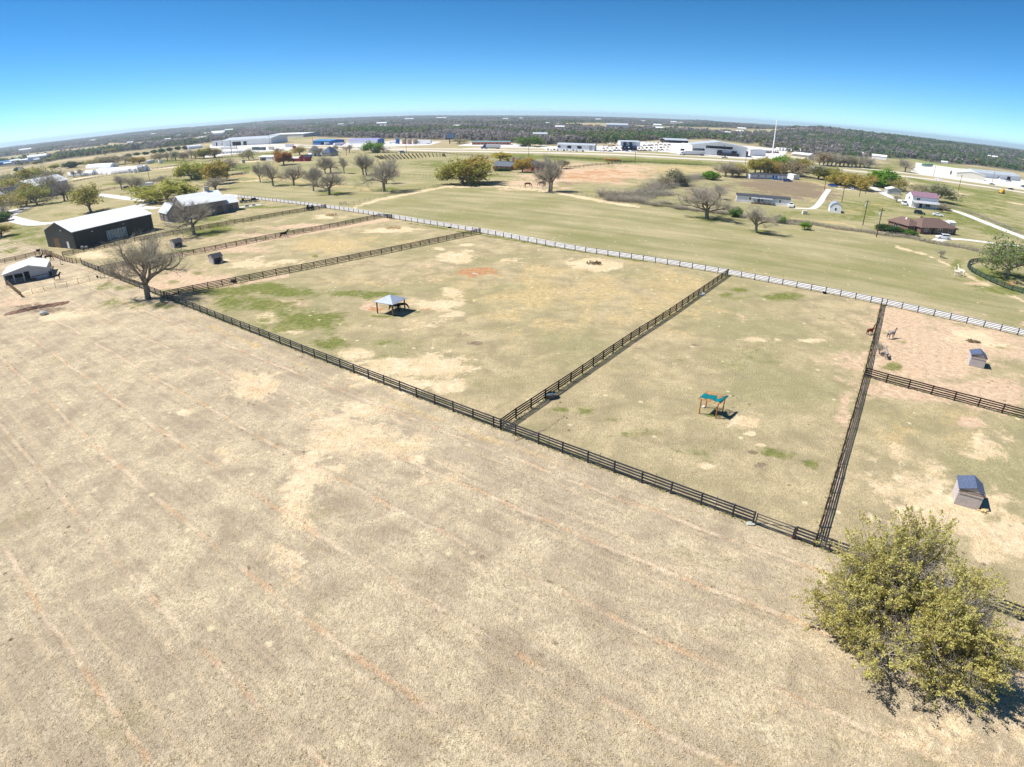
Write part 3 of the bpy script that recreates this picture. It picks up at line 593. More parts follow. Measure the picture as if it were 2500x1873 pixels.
# vine rows beside the highway
def vines():
    P0, P1 = [G(qe(1000,835)), G(qe(1390,808)), G(qe(1800,788)), G(qe(2212,790)), G(qC(330,582))], [G(qe(1120,890)), G(qe(1480,890)), G(qe(1860,862)), G(qe(2212,838)), G(qC(370,596))]
    A = dense(P0, 6); B = dense(P1, 6)
    for i, (a, b) in enumerate(zip(A, B)):
        t = thing('vine_row', 'row of dark bare vines on posts beside the highway field', 'vines', a, 0, 'vine rows beside the highway field'); d = b-a
        mb = MB(); n = max(3, int(d.length/2.4)); rg = random.Random(i)
        for k in range(n):
            p = d*(k/n); mb.blob((p.x, p.y, .7), (.22,.22,.6), i*50+k, 5, 0, .4)
        mb.build('vine', M['drystalk'], t)
        for k in range(0, n+1, 3): p = d*(k/n); MB().tube(p, p+Vector((0,0,1.7)), .06, .06, 5).build('post', M['dark'], t)
vines()
# ------------------------------------------------------------------ trees
def skeleton(seed, H=10.0, trunk=.22, levels=5, spread=1.0, up=.10, r0=.34, limbs=6, wob=.28, gnarl=1.0, lenk=(.62,.8)):
    rg = random.Random(seed); segs = []; tips = []
    def rnd(): 
        v = Vector((rg.gauss(0,1), rg.gauss(0,1), rg.gauss(0,1))); return v.normalized()
    def grow(p, d, L, r, lv):
        n = 4 if lv < 3 else 3
        for i in range(n):
            d = (d + rnd()*wob*gnarl*(1 if lv else .35) + Vector((0,0,up*(1 if lv > 1 else .3)))).normalized()
            q = p + d*(L/n); ra = r*(1-.42*i/n); rb = r*(1-.42*(i+1)/n)
            segs.append((p, q, ra, rb, lv)); p = q
            if lv < levels and (i >= 1 or lv > 1):
                k = 1 if lv < 2 else (1 if rg.random() < .8 else 2)
                for _ in range(k):
                    ax = rnd().cross(d); 
                    if ax.length < .1: continue
                    a = R_(rg.uniform(32, 66)); nd = Matrix.Rotation(a, 3, ax.normalized()) @ d
                    grow(p, nd, L*rg.uniform(*lenk)*.82, rb*.58, lv+1)
        if lv < levels:
            for _ in range(2):
                ax = rnd().cross(d); nd = Matrix.Rotation(R_(rg.uniform(14, 38)), 3, ax.normalized()) @ d
                grow(p, nd, L*rg.uniform(*lenk), r*.55, lv+1)
        else: tips.append((p, d))
    p = Vector((0,0,-.2)); d = Vector((0,0,1)); h = H*trunk; n = 3
    for i in range(n):
        d = (d + rnd()*.08).normalized(); q = p + d*((h+.2)/n); segs.append((p, q, r0*(1.35-.3*i/n if i == 0 else 1.05-.12*i/n), r0*(1.05-.12*(i+1)/n), 0)); p = q
    for k in range(limbs):
        a = 2*math.pi*k/limbs + rg.uniform(-.35,.35); inc = R_(rg.uniform(22, 68))*spread
        nd = Vector((math.sin(inc)*math.cos(a), math.sin(inc)*math.sin(a), math.cos(inc)))
        grow(p, nd, H*.34*rg.uniform(.8,1.15), r0*rg.uniform(.5,.68), 1)
    grow(p, (d+rnd()*.2).normalized(), H*.3, r0*.6, 1)
    top = max(q.z for _, q, *_ in segs)
    k = H/top
    segs = [(a*k, b*k, x, y, l) for a, b, x, y, l in segs]; tips = [(a*k, b) for a, b in tips]
    return segs, tips
def tube_arrays(segs, n):
    P0 = np.array([s[0][:] for s in segs]); P1 = np.array([s[1][:] for s in segs]); r0 = np.array([s[2] for s in segs]); r1 = np.array([s[3] for s in segs])
    D = P1-P0; D /= np.linalg.norm(D, axis=1, keepdims=True)+1e-9
    ref = np.where(np.abs(D[:, 2:3]) < .9, [[0,0,1.0]], [[1.0,0,0]]); U = np.cross(D, ref); U /= np.linalg.norm(U, axis=1, keepdims=True)+1e-9; Wv = np.cross(D, U)
    th = 2*np.pi*np.arange(n)/n; cs, sn = np.cos(th), np.sin(th)
    R = U[:,None,:]*cs[None,:,None]+Wv[:,None,:]*sn[None,:,None]
    A = P0[:,None,:]+R*r0[:,None,None]; B = P1[:,None,:]+R*r1[:,None,None]
    V = np.concatenate([A, B], 1).reshape(-1, 3); m = len(segs)
    i = np.arange(n); j = (i+1) % n; F = np.stack([i, j, j+n, i+n], 1)[None]+(np.arange(m)*2*n)[:,None,None]
    return V, F.reshape(-1, 4)
def leaf_cards(C0, size, rg, flat=.35):
    n = len(C0); N = rg.normal(size=(n,3)); N[:,2] += flat; N /= np.linalg.norm(N, axis=1, keepdims=True)
    U = np.cross(N, rg.normal(size=(n,3))); U /= np.linalg.norm(U, axis=1, keepdims=True)+1e-9; Wv = np.cross(N, U)
    s = size*rg.uniform(.6, 1.35, (n,1)); U *= s*.62; Wv *= s
    V = np.stack([C0-Wv, C0+U*.9, C0+Wv, C0-U*.9], 1).reshape(-1, 3)
    return V, np.arange(4*n).reshape(-1, 4)
def make_tree(name, label, cat, segs, tips, bark, twigm, leaf=None, split=3, tw=1.0, group=None, tn=7):
    t = thing(name, label, cat, (0,0,0), 0, group)
    big = [s for s in segs if s[4] < split]; small = [(a, b, max(x*tw, .006), max(y*tw, .004), l) for a, b, x, y, l in segs if l >= split]
    V, F = tube_arrays(big, tn); mesh_np('trunk', V, F, bark, smooth=True, parent=t)
    V, F = tube_arrays(small, 3)
    if leaf is None: mesh_np('crown', V, F, twigm, parent=t)
    else:
        n, size, sd, fr = leaf; rg = np.random.default_rng(sd)
        base = np.array([p[:] for p, d in tips]+[s[1][:] for s in small if s[4] >= split+1])
        base = base[rg.random(len(base)) < fr]
        c = base[rg.integers(0, len(base), n)] + rg.normal(size=(n,3))*size*1.15
        LV, LF = leaf_cards(c, size, rg)
        mesh_np('crown', np.vstack([LV, V]), np.vstack([LF, F+len(LV)]), [M['leaf'], twigm], np.concatenate([np.zeros(len(LF)), np.ones(len(F))]), parent=t)
    return t
def with_twigs(segs, seed, k=2, L=(.3,.85)):
    rg = random.Random(seed); out = list(segs)
    for a, b, ra, rb, l in segs:
        if l < 3: continue
        d0 = (b-a).normalized()
        for _ in range(k):
            p = a.lerp(b, rg.random()); d = (d0+Vector((rg.gauss(0,.6), rg.gauss(0,.6), rg.gauss(.1,.5)))).normalized(); q = p+d*rg.uniform(*L)
            out.append((p, q, .008, .005, 5))
    return out
PROTO = {}
def protos():
    for i in range(4):
        s, tp = skeleton(20+i, 10, (.27,.3,.25,.32)[i], 4, (.86,.8,.9,.72)[i], .09, (.34,.3,.36,.27)[i], (6,6,7,5)[i], .3, lenk=(.6,.84))
        s = with_twigs(s, 120+i)
        PROTO['bare%d' % i] = make_tree('bare_oak', 'x', 'tree', s, tp, M['bark'], M['twig'], None, 3, .62)
    for i in range(3):
        s, tp = skeleton(60+i, 10, (.2,.16,.24)[i], 4, (.95,1.05,.85)[i], .08, (.34,.4,.3)[i], 6, .3)
        PROTO['leafy%d' % i] = make_tree('leafy_oak', 'x', 'tree', s, tp, M['bark'], M['twig'], (6500, .29, i, .55), 3, .8)
    for i in range(2):
        s, tp = skeleton(80+i, 10, .2, 4, 1.0, .07, .34, 6, .3)
        PROTO['sparse%d' % i] = make_tree('budding_oak', 'x', 'tree', s, tp, M['bark'], M['twig'], (2600, .26, i+5, .5), 3, .8)
    for i in range(2):                                      # round dense bush, foliage to the ground
        rg = np.random.default_rng(i+3); n = 4200
        d = rg.normal(size=(n,3)); d /= np.linalg.norm(d, axis=1, keepdims=True); lump = 1+.22*np.sin(d[:,0]*5+i)*np.cos(d[:,1]*4)+.12*np.sin(d[:,2]*7+d[:,0]*6)
        c = d*(rg.random((n,1))**.35)*lump[:,None]*np.array([4.4,4.4,4.6])+np.array([0,0,4.9]); c[:,2] = np.abs(c[:,2])
        V, F = leaf_cards(c, .42, rg); t = thing('round_bush', 'x', 'bush'); mesh_np('crown', V, F, M['leaf'], parent=t)
        MB().tube((0,0,-.1), (0,0,4), .35, .18, 7).build('trunk', M['bark'], t); PROTO['bush%d' % i] = t
    for i in range(2):                                      # leafless thicket
        rgp = random.Random(i+40); segs = []
        for k in range(75):
            a = rgp.uniform(0, 6.28); p = Vector((math.cos(a), math.sin(a), 0))*rgp.uniform(0, 2.2); d = Vector((p.x*.3+rgp.gauss(0,.3), p.y*.3+rgp.gauss(0,.3), 1)).normalized()
            L = rgp.uniform(5, 10); r = .06
            for q in range(4):
                d = (d+Vector((rgp.gauss(0,.25), rgp.gauss(0,.25), rgp.gauss(0,.15)))).normalized(); b = p+d*L/4; segs.append((p, b, r, r*.7, 3 if q else 2)); p = b; r *= .7
                for _ in range(4):
                    dd = (d+Vector((rgp.gauss(0,.7), rgp.gauss(0,.7), rgp.gauss(0,.4)))).normalized(); c = p+dd*rgp.uniform(.8,2.2); segs.append((p, c, r*.6, .02, 4))
        PROTO['brush%d' % i] = make_tree('bare_thicket', 'x', 'bush', segs, [], M['bark'], M['twig'], None, 3, 1.0, None, 5)
protos()
COL = {'olive': lin(150,142,66), 'yellow': lin(160,150,66), 'green': lin(86,118,44), 'bright': lin(104,140,34), 'rust': lin(142,104,44), 'dark': lin(62,84,44), 'live': lin(116,122,66), 'grey': lin(140,136,100), 'juniper': lin(58,92,58)}
NAMES = {'bare': 'bare_oak', 'leafy': 'leafy_oak', 'sparse': 'budding_oak', 'bush': 'round_bush', 'brush': 'bare_thicket'}
used_proto = set(); tree_n = 0
def tree(kind, base, ytop, label, width=None, col='olive', group=None, rot=None, xtop=None):
    """base: where the foot stands; ytop: survey height line of the crown; width in metres"""
    global tree_n
    tree_n += 1
    src = PROTO[kind]
    o = src if kind not in used_proto else copy_tree(src); used_proto.add(kind)
    g = G(base); h = max(1.2, TOP(ytop, base, xtop)); s = h/10
    w = s if width is None else width/9.5
    o.location = g; o.scale = (w, w, s); o.rotation_euler = (0, 0, (tree_n*2.399) % 6.283 if rot is None else rot)
    o['label'] = label; o['category'] = 'bush' if kind[:4] in ('bush', 'brus') else 'tree'
    if group: o['group'] = group
    elif 'group' in o: del o['group']
    c = COL[col]; rg = random.Random(tree_n)
    for ch in o.children: ch.color = tuple(min(1, x*rg.uniform(.9,1.12)) for x in c[:3])+(1,)
    return o
OAKS = 'bare oaks in the grass beyond the lane'
tree('bare2', (362,729), 556, 'tall wide bare oak standing at the near fence corner', 15.5, rot=.6, xtop=340)
tree('bare0', (473,573), 476, 'bare oak between the small shed and the grey house', 16.5, rot=2.2)
tree('sparse0', (222,518), 444, 'half leafed oak standing just behind the charcoal barn roof', 18)
tree('bare1', qA(1105,775), qA(0,598)[1], 'bare oak on the lawn left of the olive bush, the taller of that pair', 17)
tree('bare3', qA(988,738), qA(0,605)[1], 'bare oak on the drive edge, shorter and left of its pair', 14)
tree('bare0', qA(522,832), qA(0,655)[1], 'bare oak by the gravel drive, left trunk of a close pair', 15)
tree('bare3', qA(552,826), qA(0,660)[1], 'bare oak by the gravel drive, right trunk of a close pair', 13)
tree('sparse1', qA(302,866), qA(0,680)[1], 'budding oak at the end of the gravel drive loop', 15)
tree('sparse0', qA(250,842), qA(0,650)[1], 'budding oak before the white house porch', 15)
tree('sparse1', qA(30,930), qA(0,735)[1], 'dense budding oak at the left picture edge above the drive', 17)
tree('bare2', qA(375,790), qA(0,590)[1], 'large bare oak in front of the long grey roof', 22)
tree('sparse0', qA(140,800), qA(0,625)[1], 'grey budding oak above the white house roof', 20)
tree('sparse1', qA(60,800), qA(0,640)[1], 'grey budding oak at left edge behind the white house', 20)
tree('sparse0', qA(300,700), qA(0,545)[1], 'big grey green oak behind the long grey roof', 34)
for i, (x, y, h, w) in enumerate(((90,850,700,15),(170,880,735,12),(215,870,720,13),(20,850,700,18),(120,740,600,20),(200,690,590,18),(260,760,620,16),(330,790,640,15),(420,720,560,20),(480,690,560,16),(60,700,590,22),(10,960,850,10))):
    tree(('sparse0','bare1','sparse1','bare0')[i % 4], qA(x, y), qA(0, h)[1], 'grey oak in the clump around the white house and long grey roof', w, 'grey', 'oaks around the white house at left')
tree('leafy2', qA(230,720), qA(0,560)[1], 'olive oak among the grey trees at left', 16, 'olive')
tree('sparse0', qA(10,1120), qA(0,1010)[1], 'budding tree cut by the left picture edge near the stock pen', 12)
tree('bush0', (8,540), 518, 'dark green bush at the left edge beside the drive', 9, 'green')
tree('bare1', qA(600,640), qA(0,575)[1], 'small bare oak before the white greenhouse, left one', 12)
tree('bare3', qA(660,632), qA(0,565)[1], 'small bare oak before the white greenhouse, right one', 12)
for b, tp, w, k, lb in (((450,680),495,13,1,'leftmost bare oak of the lane side grove'),((555,708),490,15,0,'bare oak second from left in the lane side grove'),((720,705),520,16,2,'crooked bare oak third from left in lane side grove'),
    ((880,750),525,15,3,'slim bare oak standing left of the long shadowed one'),((905,705),545,14,1,'bare oak half hidden behind the slim grove oak'),((1008,778),572,18,2,'bare oak nearest the lane in the grove'),((1020,605),450,16,0,'bare oak behind the grove with brown haze of twigs'),
    ((1128,610),455,11,3,'small bare oak carrying a white box in its crown'),((1283,620),430,17,1,'bare twin oak, left trunk, beyond the grove'),((1308,620),440,15,3,'bare twin oak, right trunk, beyond the grove'),((1448,755),455,23,0,'big round bare oak standing alone on the green field'),((975,610),470,13,2,'bare oak behind grove, left of the white box oak'),
    ((1468,690),500,14,1,'bare oak directly behind the big round one')):
    tree('bare%d' % k, qB(*b), qB(0,tp)[1], lb, w*.86, group=OAKS)
tree('sparse1', qB(360,502), qB(0,400)[1], 'pale green budding tree beside the storage yard lane', 14, 'grey')
tree('leafy0', qB(640,540), qB(0,420)[1], 'rust brown leafy oak beside the little red barn', 17, 'rust')
tree('leafy1', qB(1360,440), qB(0,338)[1], 'bright green tree next to the highway trailers', 16, 'bright')
tree('sparse0', qB(770,460), qB(0,385)[1], 'budding tree in front of the white gabled house', 17, 'olive')
tree('bare1', qB(920,470), qB(0,385)[1], 'bare tree beside the dark pyramid roof', 15)
tree('bare3', qB(600,450), qB(0,395)[1], 'small bare tree beyond the white long shed', 14)
tree('bare2', qB(85,480), qB(0,395)[1], 'spreading bare oak at the white storage yard', 20)
tree('bare1', qB(1170,440), qB(0,365)[1], 'small bare tree on highway frontage', 14); tree('bare3', qB(1055,440), qB(0,370)[1], 'bare tree near the highway, left of a pole', 13)
tree('bare0', qB(1450,440), qB(0,388)[1], 'small bare tree at the dark highway fence', 9)
tree('leafy1', qA(1552,655), qA(0,494)[1], 'round yellow green tree beside the ranch lane', 16, 'yellow')
tree('leafy0', qA(1752,695), qA(0,500)[1], 'olive leafy tree behind the grey house, left of pair', 15, 'olive')
tree('leafy2', qA(1785,668), qA(0,505)[1], 'olive leafy tree behind the grey house, right of pair', 13, 'olive')
tree('bare2', qA(1840,620), qA(0,470)[1], 'bare tree right behind the olive pair', 17)
tree('leafy1', qA(1345,825), qA(0,655)[1], 'wide golden olive tree between drive and grey house', 23, 'yellow')
tree('bare1', qA(1310,700), qA(0,618)[1], 'grey bare tree behind the golden olive tree', 16)
tree('bare2', qA(1745,745), qA(0,630)[1], 'low bare oak just behind the stone chimney', 16)
tree('sparse0', qc(1790,630), qc(0,440)[1], 'bare dark oak at corner of the storage yard', 20)
for i, (x, y, h) in enumerate(((1250,690,510),(1390,650,460),(1460,650,470),(1610,650,440),(1100,680,490),(950,690,500),(820,690,510),(450,740,600),(330,730,610),(200,720,600))):
    tree(('sparse0','bare1','sparse1','leafy0')[i % 4], qc(x, y), qc(0, h)[1], 'grey green oak of the row behind the greenhouses', 16, 'olive' if i % 2 else 'grey', 'row of oaks behind the greenhouses')
for i, (x, y, h) in enumerate(((250,625,555),(400,585,535),(560,575,520),(715,550,485),(850,545,460),(990,510,445),(1140,490,425),(1275,480,415))):
    tree('bush%d' % (i % 2), qc(x, y), qc(0, h)[1], 'small dark green cedar in the row across the tan pasture', 11, 'juniper', 'cedars across the tan pasture')
for i, (x, y, h) in enumerate(((560,650,590),(640,640,570),(740,610,545),(800,595,530),(900,575,515),(960,560,495),(1050,545,490),(1110,530,480),(1200,520,470),(1290,515,460),(1380,510,455),(1650,500,410),(1760,470,395),(1840,455,390))):
    tree(('leafy0','sparse1','leafy2')[i % 3], qb(x, y), qb(0, h)[1], 'small olive tree of the line along the far pasture edge', 13, ('olive','dark','grey')[i % 3], 'tree line at far pasture edge')
tree('bush1', qb(1110,700), qb(0,600)[1], 'dark green cedar clump above the white greenhouse end', 20, 'dark'); tree('bush0', qb(290,760), qb(0,690)[1], 'dark cedar next to the white box sign at left', 12, 'juniper')
tree('bush0', qb(1290,650), qb(0,600)[1], 'small dark cedar in the far left pasture', 8, 'juniper')
tree('leafy0', qb(850,720), qb(0,640)[1], 'golden olive tree above the far left grey trees', 15, 'yellow')
tree('sparse1', qb(1600,680), qb(0,510)[1], 'grey budding oak behind greenhouse, right of the cedar clump', 26, 'grey'); tree('sparse0', qb(1450,690), qb(0,560)[1], 'grey olive oak behind the white greenhouse', 22, 'olive'); tree('sparse1', qb(1780,660), qb(0,480)[1], 'tall grey bare crown behind the greenhouse', 26, 'grey')
tree('leafy1', qC(540,868), qC(0,592)[1], 'big olive live oak left of the twin pair by the wire fence', 19, 'olive')
tree('leafy0', qC(652,858), qC(0,578)[1], 'big olive live oak, right of the twin pair by wire fence', 20, 'olive')
tree('leafy2', qC(920,640), qC(0,545)[1], 'yellow olive tree behind the brick farmhouse', 17, 'yellow')
tree('leafy0', qC(1142,748), qC(0,590)[1], 'olive tree before the dark roofed farmhouse', 12, 'yellow')
tree('bare3', qC(1110,700), qC(0,570)[1], 'thin bare tree over the farmhouse roof', 12)
tree('bare1', qC(1412,945), qC(0,600)[1], 'bare greenish oak beside the two brown horses, left trunk', 15)
tree('bare0', qC(1436,942), qC(0,545)[1], 'tall bare oak beside the two brown horses, right trunk', 11)
tree('sparse0', qC(1540,710), qC(0,610)[1], 'grey tree at right of the farmhouse yard', 11, 'grey'); tree('bare2', qC(1330,740), qC(0,600)[1], 'bare tree at right end of the farmhouse', 15)
tree('leafy1', qC(1215,485), qC(0,370)[1], 'bright green tree across the highway by the frontage drive', 24, 'green')
tree('sparse1', qC(500,460), qC(0,405)[1], 'grey bush by the highway billboard', 18, 'grey'); tree('leafy0', qC(530,400), qC(0,352)[1], 'golden tree behind the highway billboard', 18, 'yellow')
tree('bush0', qC(1450,720), qC(0,680)[1], 'dark shrub near the farmhouse drive', 7, 'dark')
for i, (x, y, h, w) in enumerate(((910,735,705,7),(980,735,705,6),(1060,720,640,7),(1270,710,650,9))): tree('bush%d' % (i % 2), qC(x, y), qC(0, h)[1], 'dark shrub planted against the farmhouse wall', w, 'dark', 'shrubs around the farmhouse')
tree('bare2', qD(1225,1108), qD(0,778)[1], 'wide gnarled bare oak in front of the white mobile home', 19, xtop=qD(1240,0)[0])
tree('bare3', qD(1345,930), qD(0,775)[1], 'bare upright tree behind the gnarled oak', 11)
tree('bare1', qD(1680,1235), qD(0,955)[1], 'smaller bare oak standing in open field by the hedge', 14)
tree('bush1', qD(1260,748), qD(0,668)[1], 'round bright green bush at the end of the brush line', 10, 'bright')
tree('bare2', qD(1395,722), qD(0,570)[1], 'bare grey tree at the corner by the highway verge', 16); tree('sparse0', qD(1520,718), qD(0,600)[1], 'grey tree beside the highway verge corner', 17, 'olive'); tree('sparse1', qD(1460,720), qD(0,620)[1], 'low grey tree between two at the verge corner', 13, 'grey')
for x, y, h, w, k, c, lb in ((1670,690,545,14,'leafy0','olive','leftmost olive oak behind the far mobile home'),(1720,690,540,14,'leafy2','olive','second olive oak behind the far mobile home'),(1790,690,545,14,'leafy1','yellow','third oak behind the far mobile home'),
    (1890,680,520,17,'leafy0','bright','bright green oak behind the far mobile home'),(1875,690,605,12,'bush0','yellow','golden bush in front of the bright green oak'),(2010,690,540,16,'sparse0','grey','grey oak beside the white shed'),(2080,680,545,15,'leafy2','olive','olive oak right of the white shed')):
    tree(k, qD(x, y), qD(0, h)[1], lb, w, c)
for x, y, h, w, k, c, lb in ((840,722,572,21,'bush0','bright','vivid green round tree above the grey garage'),(640,735,596,17,'leafy1','yellow','yellow green tree among the parked vehicles'),(540,705,590,16,'leafy0','olive','olive tree left of the yellow green one'),(470,700,605,13,'bush1','olive','low olive tree by the drive end'),
    (430,680,630,9,'leafy2','yellow','small yellow tree next to a utility pole'),(320,655,530,20,'sparse0','grey','wide grey oak along the highway'),(370,660,545,17,'leafy0','olive','olive crown next to the wide grey oak'),(110,630,490,18,'sparse1','grey','grey oak near white shed and highway'),(170,630,510,13,'leafy2','olive','olive oak beside the grey oak near highway'),
    (590,690,590,12,'bare1','grey','bare tree between olive and yellow trees'),(725,700,600,12,'bare3','grey','thin bare tree by the curved drive'),(975,750,635,11,'sparse1','olive','small leafy tree right of the grey garage'),(1025,597,478,19,'bare0','grey','bare tree alone beyond the highway near the white yard'),
    (1280,840,680,22,'sparse0','grey','large grey tree behind the maroon roofed house'),(1180,760,700,16,'sparse1','grey','grey tree left behind maroon roofed house'),(1325,925,840,8,'bare3','grey','thin bare tree at the maroon house corner'),(955,840,775,6,'bare1','grey','small bare tree before the grey garage'),(1310,1288,1215,4,'bare3','grey','tiny bare sapling alone in the open field'),
    (1320,900,855,9,'bush1','olive','olive shrub at maroon house porch end')):
    tree(k, qE(x, y), qE(0, h)[1], lb, w, c)
for i in range(13):
    x = 330+i*33; tree(('bare0','sparse0','bare2')[i % 3], qE(x, 540+i*1.6+(i % 2)*4), qE(0, 425+i*4)[1], 'grey oak of the dense row along far side of highway', 19, 'grey', 'oak row along the far side of the highway')
tree('sparse1', qE(1845,1452), qE(0,1085)[1], 'leafy dark olive live oak inside the ring fence', 13, 'live', rot=1.0)
tree('bush0', qE(880,1075), qE(0,1025)[1], 'low green shrub mass beside the brick house', 10, 'dark'); tree('bush1', qE(945,1078), qE(0,1040)[1], 'green shrub between hedge and brick house', 8, 'green')
tree('bush0', qE(1050,1100), qE(0,1065)[1], 'green shrub under the brick house corner', 7, 'green')
tree('leafy2', qE(212,1062), qE(0,1000)[1], 'small bright sapling in the open field by the hedge', 4.2, 'bright')
tree('bush1', qD(1490,1090), qD(0,1000)[1], 'upright green cedar bush along the hedge', 5.5, 'green'); tree('bush0', qD(1890,1145), qD(0,1075)[1], 'young green bush along the hedge, right of the small bare oak', 4.6, 'bright')
tree('bare3', (2146,864), 835, 'spindly bare sapling by the right dividing fence', 3)
for i, (x, y, h, w) in enumerate(((410,905,815,11),(340,940,890,8),(440,940,880,9),(500,950,895,9),(560,950,890,9),(520,900,850,9),(600,890,830,9),(640,960,905,7),(700,850,770,9),(760,830,730,10),(830,820,710,11),(700,880,830,9),(780,890,840,10),(860,885,835,9),(740,990,930,5),
    (820,965,930,6),(880,970,935,5),(970,1020,960,6),(1040,1020,975,6),(1330,1055,1010,7),(1150,1040,1010,6),(1390,1065,1020,6),(1000,790,720,9),(1060,740,700,8),(1110,735,690,8),(1190,735,680,9),(270,905,805,6))):
    tree('brush%d' % (i % 2), qD(x, y), qD(0, h)[1], 'grey leafless thicket in the brush line beside the field', w, group='thickets of the brush line')
for x, y, h, w in ((930,800,640,13),(985,800,690,9),(840,820,715,9)): tree('sparse%d' % (int(x) % 2), qD(x, y), qD(0, h)[1], 'taller grey green bush rising from the brush line', w, 'grey', 'taller bushes of the brush line')
def hedge(label, P, w, h, seed, name='bare_hedge', n=26):
    rg = random.Random(seed); P = dense(P, 6); segs = []
    pts_ = walk(P, .8)
    for p in pts_:
        for k in range(n):
            a = Vector((p.x+rg.gauss(0,w*.3), p.y+rg.gauss(0,w*.3), 0)); d = Vector((rg.gauss(0,.45), rg.gauss(0,.45), 1)).normalized(); L = h*rg.uniform(.5,1.1)
            b = a+d*L*.55; c = b+Vector((rg.gauss(0,.5), rg.gauss(0,.5), rg.uniform(.1,.7)))*L*.45
            segs += [(a, b, .04, .03, 3), (b, c, .03, .012, 3)]
    V, F = tube_arrays(segs, 3); return tag(mesh_np(name, V, F, M['twig']), label, 'hedge', kind='stuff')
hedge('dark leafless hedge between open field and brick house', pts(qE(0,1000),qE(200,1010),qE(450,1055),qE(700,1085),qE(850,1110),qE(1050,1130),qE(1250,1175),qE(1500,1215),qE(1700,1265),qE(1800,1290)), 3.2, 1.9, 1)
hedge('grey leafless brush along the wire fence by the gnarled oak', pts(qD(620,975),qD(800,990),qD(1000,1020),qD(1200,1045),qD(1450,1075),qD(1700,1100),qD(1900,1150),qD(2080,1165)), 2.2, 1.4, 2)
hedge('thick grey leafless brush mass between the orange field and open pasture', pts(qD(330,935),qD(450,910),qD(600,890),qD(760,850),qD(900,800),qD(1030,760),qD(1180,735)), 9, 3.4, 5, n=30)
hedge('lower grey brush mass in front of the brush line', pts(qD(380,945),qD(560,950),qD(740,900),qD(880,880)), 7, 2.2, 6, n=26)
hedge('dead grass verge beside the long curving drive', pts(qh(960,830),qh(1200,890),qh(1500,1000),qh(1800,1120),qh(2212,1300)), 4, 1.2, 3, n=14)
# ------------------------------------------------------------------ buildings
def wall_cells(mb, L, H, holes, put):
    us = sorted({0, L, *[h[0] for h in holes], *[h[1] for h in holes]}); zs = sorted({0, H, *[h[2] for h in holes], *[h[3] for h in holes]})
    us = [u for u in us if 0 <= u <= L]; zs = [z for z in zs if 0 <= z <= H]
    for u0, u1 in zip(us[:-1], us[1:]):
        z = 0; run = None
        for z0, z1 in zip(zs[:-1], zs[1:]):
            mid = ((u0+u1)/2, (z0+z1)/2)
            solid = not any(h[0] < mid[0] < h[1] and h[2] < mid[1] < h[3] for h in holes)
            if solid and run is None: run = z0
            if not solid and run is not None: put(mb, u0, u1, run, z0); run = None
        if run is not None: put(mb, u0, u1, run, zs[-1])
def side_frame(side, L, D, t):
    """maps (u, depth into the wall, z) of a side to local xyz"""
    return {'front': lambda u, w, z: (u, w, z), 'back': lambda u, w, z: (L-u, D-w, z), 'left': lambda u, w, z: (w, D-u, z), 'right': lambda u, w, z: (L-w, u, z)}[side]
def hexa(mb, fn, u0, u1, w0, w1, z0, z1, m=0):
    v = [fn(u, w, z) for z in (z0, z1) for u, w in ((u0,w0),(u1,w0),(u1,w1),(u0,w1))]
    mb.add(v, [(0,1,5,4),(1,2,6,5),(2,3,7,6),(3,0,4,7),(3,2,1,0),(4,5,6,7)], m)
